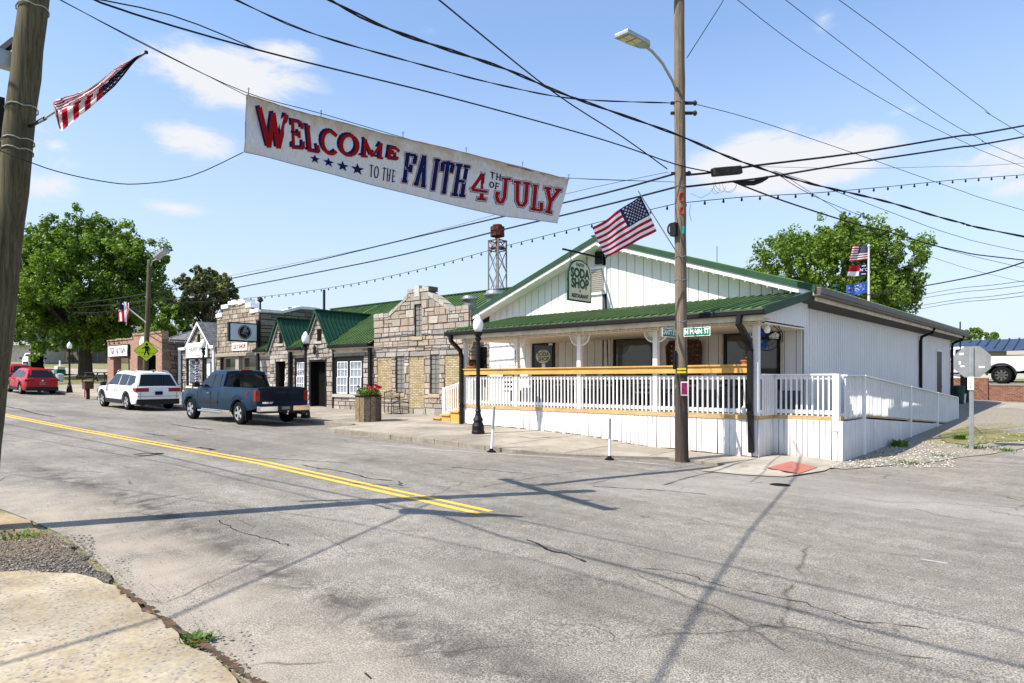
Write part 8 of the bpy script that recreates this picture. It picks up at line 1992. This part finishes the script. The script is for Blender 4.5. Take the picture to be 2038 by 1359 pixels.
for i,(px,d,h,rx,lab) in enumerate(((20,95,13,6,'distant tree behind the left leaning pole'),(300,110,13,5.5,'distant tree behind the crossing sign pole'),(250,125,12,6,'distant tree right of the maple behind the long building'),(110,120,11,6.5,'distant tree behind the big maple trunk'))):
    tree('tree',lab,tb(px,d),h,(h*.55,rx,h*.42),'leaf2' if i%2 else 'leaf3',14000,.3,20+i,.3,.25,24,group=None,shell=.3)
# low far woods
def woods(name,pts,seed,h,mat='leaf2',n=9000):
    r=random.Random(seed); mb=MB()
    for _ in range(n):
        i=r.randrange(len(pts)-1); t=r.random(); px=pts[i][0]*(1-t)+pts[i+1][0]*t; d=pts[i][1]*(1-t)+pts[i+1][1]*t+r.uniform(-4,4); p=atD(px,755,d); z=land(p.x,p.y)
        hh=h*(.6+.4*mnoise.noise(Vector((px*.03,seed,0)))+.25*mnoise.noise(Vector((px*.11,seed,3)))); q=Vector((p.x,p.y,z+hh*r.random()**.6)); k=r.uniform(.1,.9); mb.cc=(k,k,k); s=.38*r.uniform(.5,1.2)
        e1=Vector((r.gauss(0,1),r.gauss(0,1),r.gauss(0,1))).normalized(); e2=e1.cross(Vector((r.gauss(0,1),r.gauss(0,1),r.gauss(0,1)))).normalized(); mb.poly([q-e1*s,q-e2*s*.6,q+e1*s,q+e2*s*.6])
    o=mb.build(name,mat); o['kind']='stuff'
woods('far_woods',[(-200,130),(60,135),(340,140),(620,160)],1,9.5,n=14000); woods('far_woods',[(1850,130),(1950,150),(2300,150)],2,7,n=5000)
# hedge/flowers in front of the barber shop
p=ROW@Vector((-22.6,-2.2,0)); T_=thing('flower_bush','green bush with red flowers in front of the barber shop window','bush',(p.x,p.y,lr(-22.6,-2.2)-0)); r=random.Random(3); mb=MB()
for i in range(7): q=ROW@Vector((-23.3+i*.45,-2.2,0)); leafball(mb,(q.x,q.y,land(q.x,q.y)+.55),.4,.55,260,.09,r)
mb.build('foliage','weed',T_); mb=MB()
for i in range(22): q=ROW@Vector((-23.3+r.uniform(0,3),-2.4,0)); leafball(mb,(q.x,q.y,land(q.x,q.y)+.5+r.uniform(.1,.6)),.1,.08,10,.07,r)
mb.build('flowers','petal',T_)
# ------------------------------------------------------------------ weeds and grass tufts
def weed(px,py,lab,n=40,h=.22,sp=.25,seed=0,broad=False):
    p=G(px,py); T_=thing('weed_tuft',lab,'weed',p); r=random.Random(seed+int(px)); mb=MB()
    for _ in range(n):
        a=r.uniform(0,6.28); rad=sp*r.random()**.7; q=Vector((p.x+rad*math.cos(a),p.y+rad*math.sin(a),p.z)); hh=h*r.uniform(.4,1); ln=Vector((math.cos(a),math.sin(a),0))*hh*r.uniform(.2,.9); w_=(.012 if not broad else .03)*r.uniform(.7,1.4); k=r.uniform(.1,1); mb.cc=(k,k,k)
        sd=Vector((-math.sin(a),math.cos(a),0))*w_; m_=q+ln*.4+Vector((0,0,hh*.7)); t=q+ln+Vector((0,0,hh)); mb.add([q-sd,q+sd,m_+sd*1.1,m_-sd*1.1,t],[(0,1,2,3),(3,2,4)])
    mb.build('blades','weed',T_)
weed(388,1279,'bright green weed tuft at the broken road edge near the front',110,.055,.11,1)
weed(1790,889,'dark leafy weed against the ramp skirt boards',60,.2,.2,2,True); weed(1909,876,'small green weed left of the stop sign post',40,.2,.15,3,True)
weed(1940,892,'green grass tuft at the foot of the stop sign post',80,.1,.4,4); weed(1810,922,'yellow green grass patch at the gravel edge nearest the road',70,.07,.4,5); weed(1875,908,'thin grass patch right of the middle of the gravel',50,.06,.35,6)
weed(2000,897,'small grass clump at the far right gravel edge',50,.08,.3,7); weed(1996,797,'green weed at the foot of the brick retaining wall',60,.45,.5,8,True); weed(40,1068,'sparse green grass on the gravel shoulder behind the left pole',60,.07,.25,9)
mb=MB(); r=random.Random(31)
for _ in range(7000):
    t=r.random(); px=r.uniform(1850,2038); py=r.uniform(848,885)+(px-1850)*-.03; p=G(px,py)
    if p.x<-4.3 or p.x>sidel(p.y): continue
    if mnoise.noise(Vector((p.x*.8,p.y*.5,2)))<.0: continue
    hh=r.uniform(.02,.06); a=r.uniform(0,6.28); k=r.uniform(.3,1); mb.cc=(k,k,k); sd=Vector((math.cos(a),math.sin(a),0))*.008; mb.poly([p-sd,p+sd,p+Vector((r.uniform(-.04,.04),r.uniform(-.04,.04),hh))])
o=mb.build('dry_grass',leafmat('dry_grass_blades',(.30,.24,.06),(.45,.38,.14),.2)); o['kind']='stuff'
# dry leaves gathered at the kerb and skirt corner
mb=MB(); r=random.Random(32)
for (px0,px1,py0,py1,n) in ((1330,1365,917,922,60),(1535,1570,902,907,120),(1050,1330,893,925,80),(640,1050,851,888,50)):
    for _ in range(n):
        t=r.random(); p=G(px0+(px1-px0)*t,py0+(py1-py0)*t+r.uniform(-2,2)); s=r.uniform(.01,.03); e1=Vector((r.uniform(-1,1),r.uniform(-1,1),r.uniform(-.2,.4)))*s; e2=Vector((r.uniform(-1,1),r.uniform(-1,1),r.uniform(-.2,.4)))*s; q=p+Vector((0,0,.02+r.uniform(0,.02))); mb.poly([q,q+e1,q+e1+e2,q+e2])
o=mb.build('leaf_litter','litter'); o['kind']='stuff'
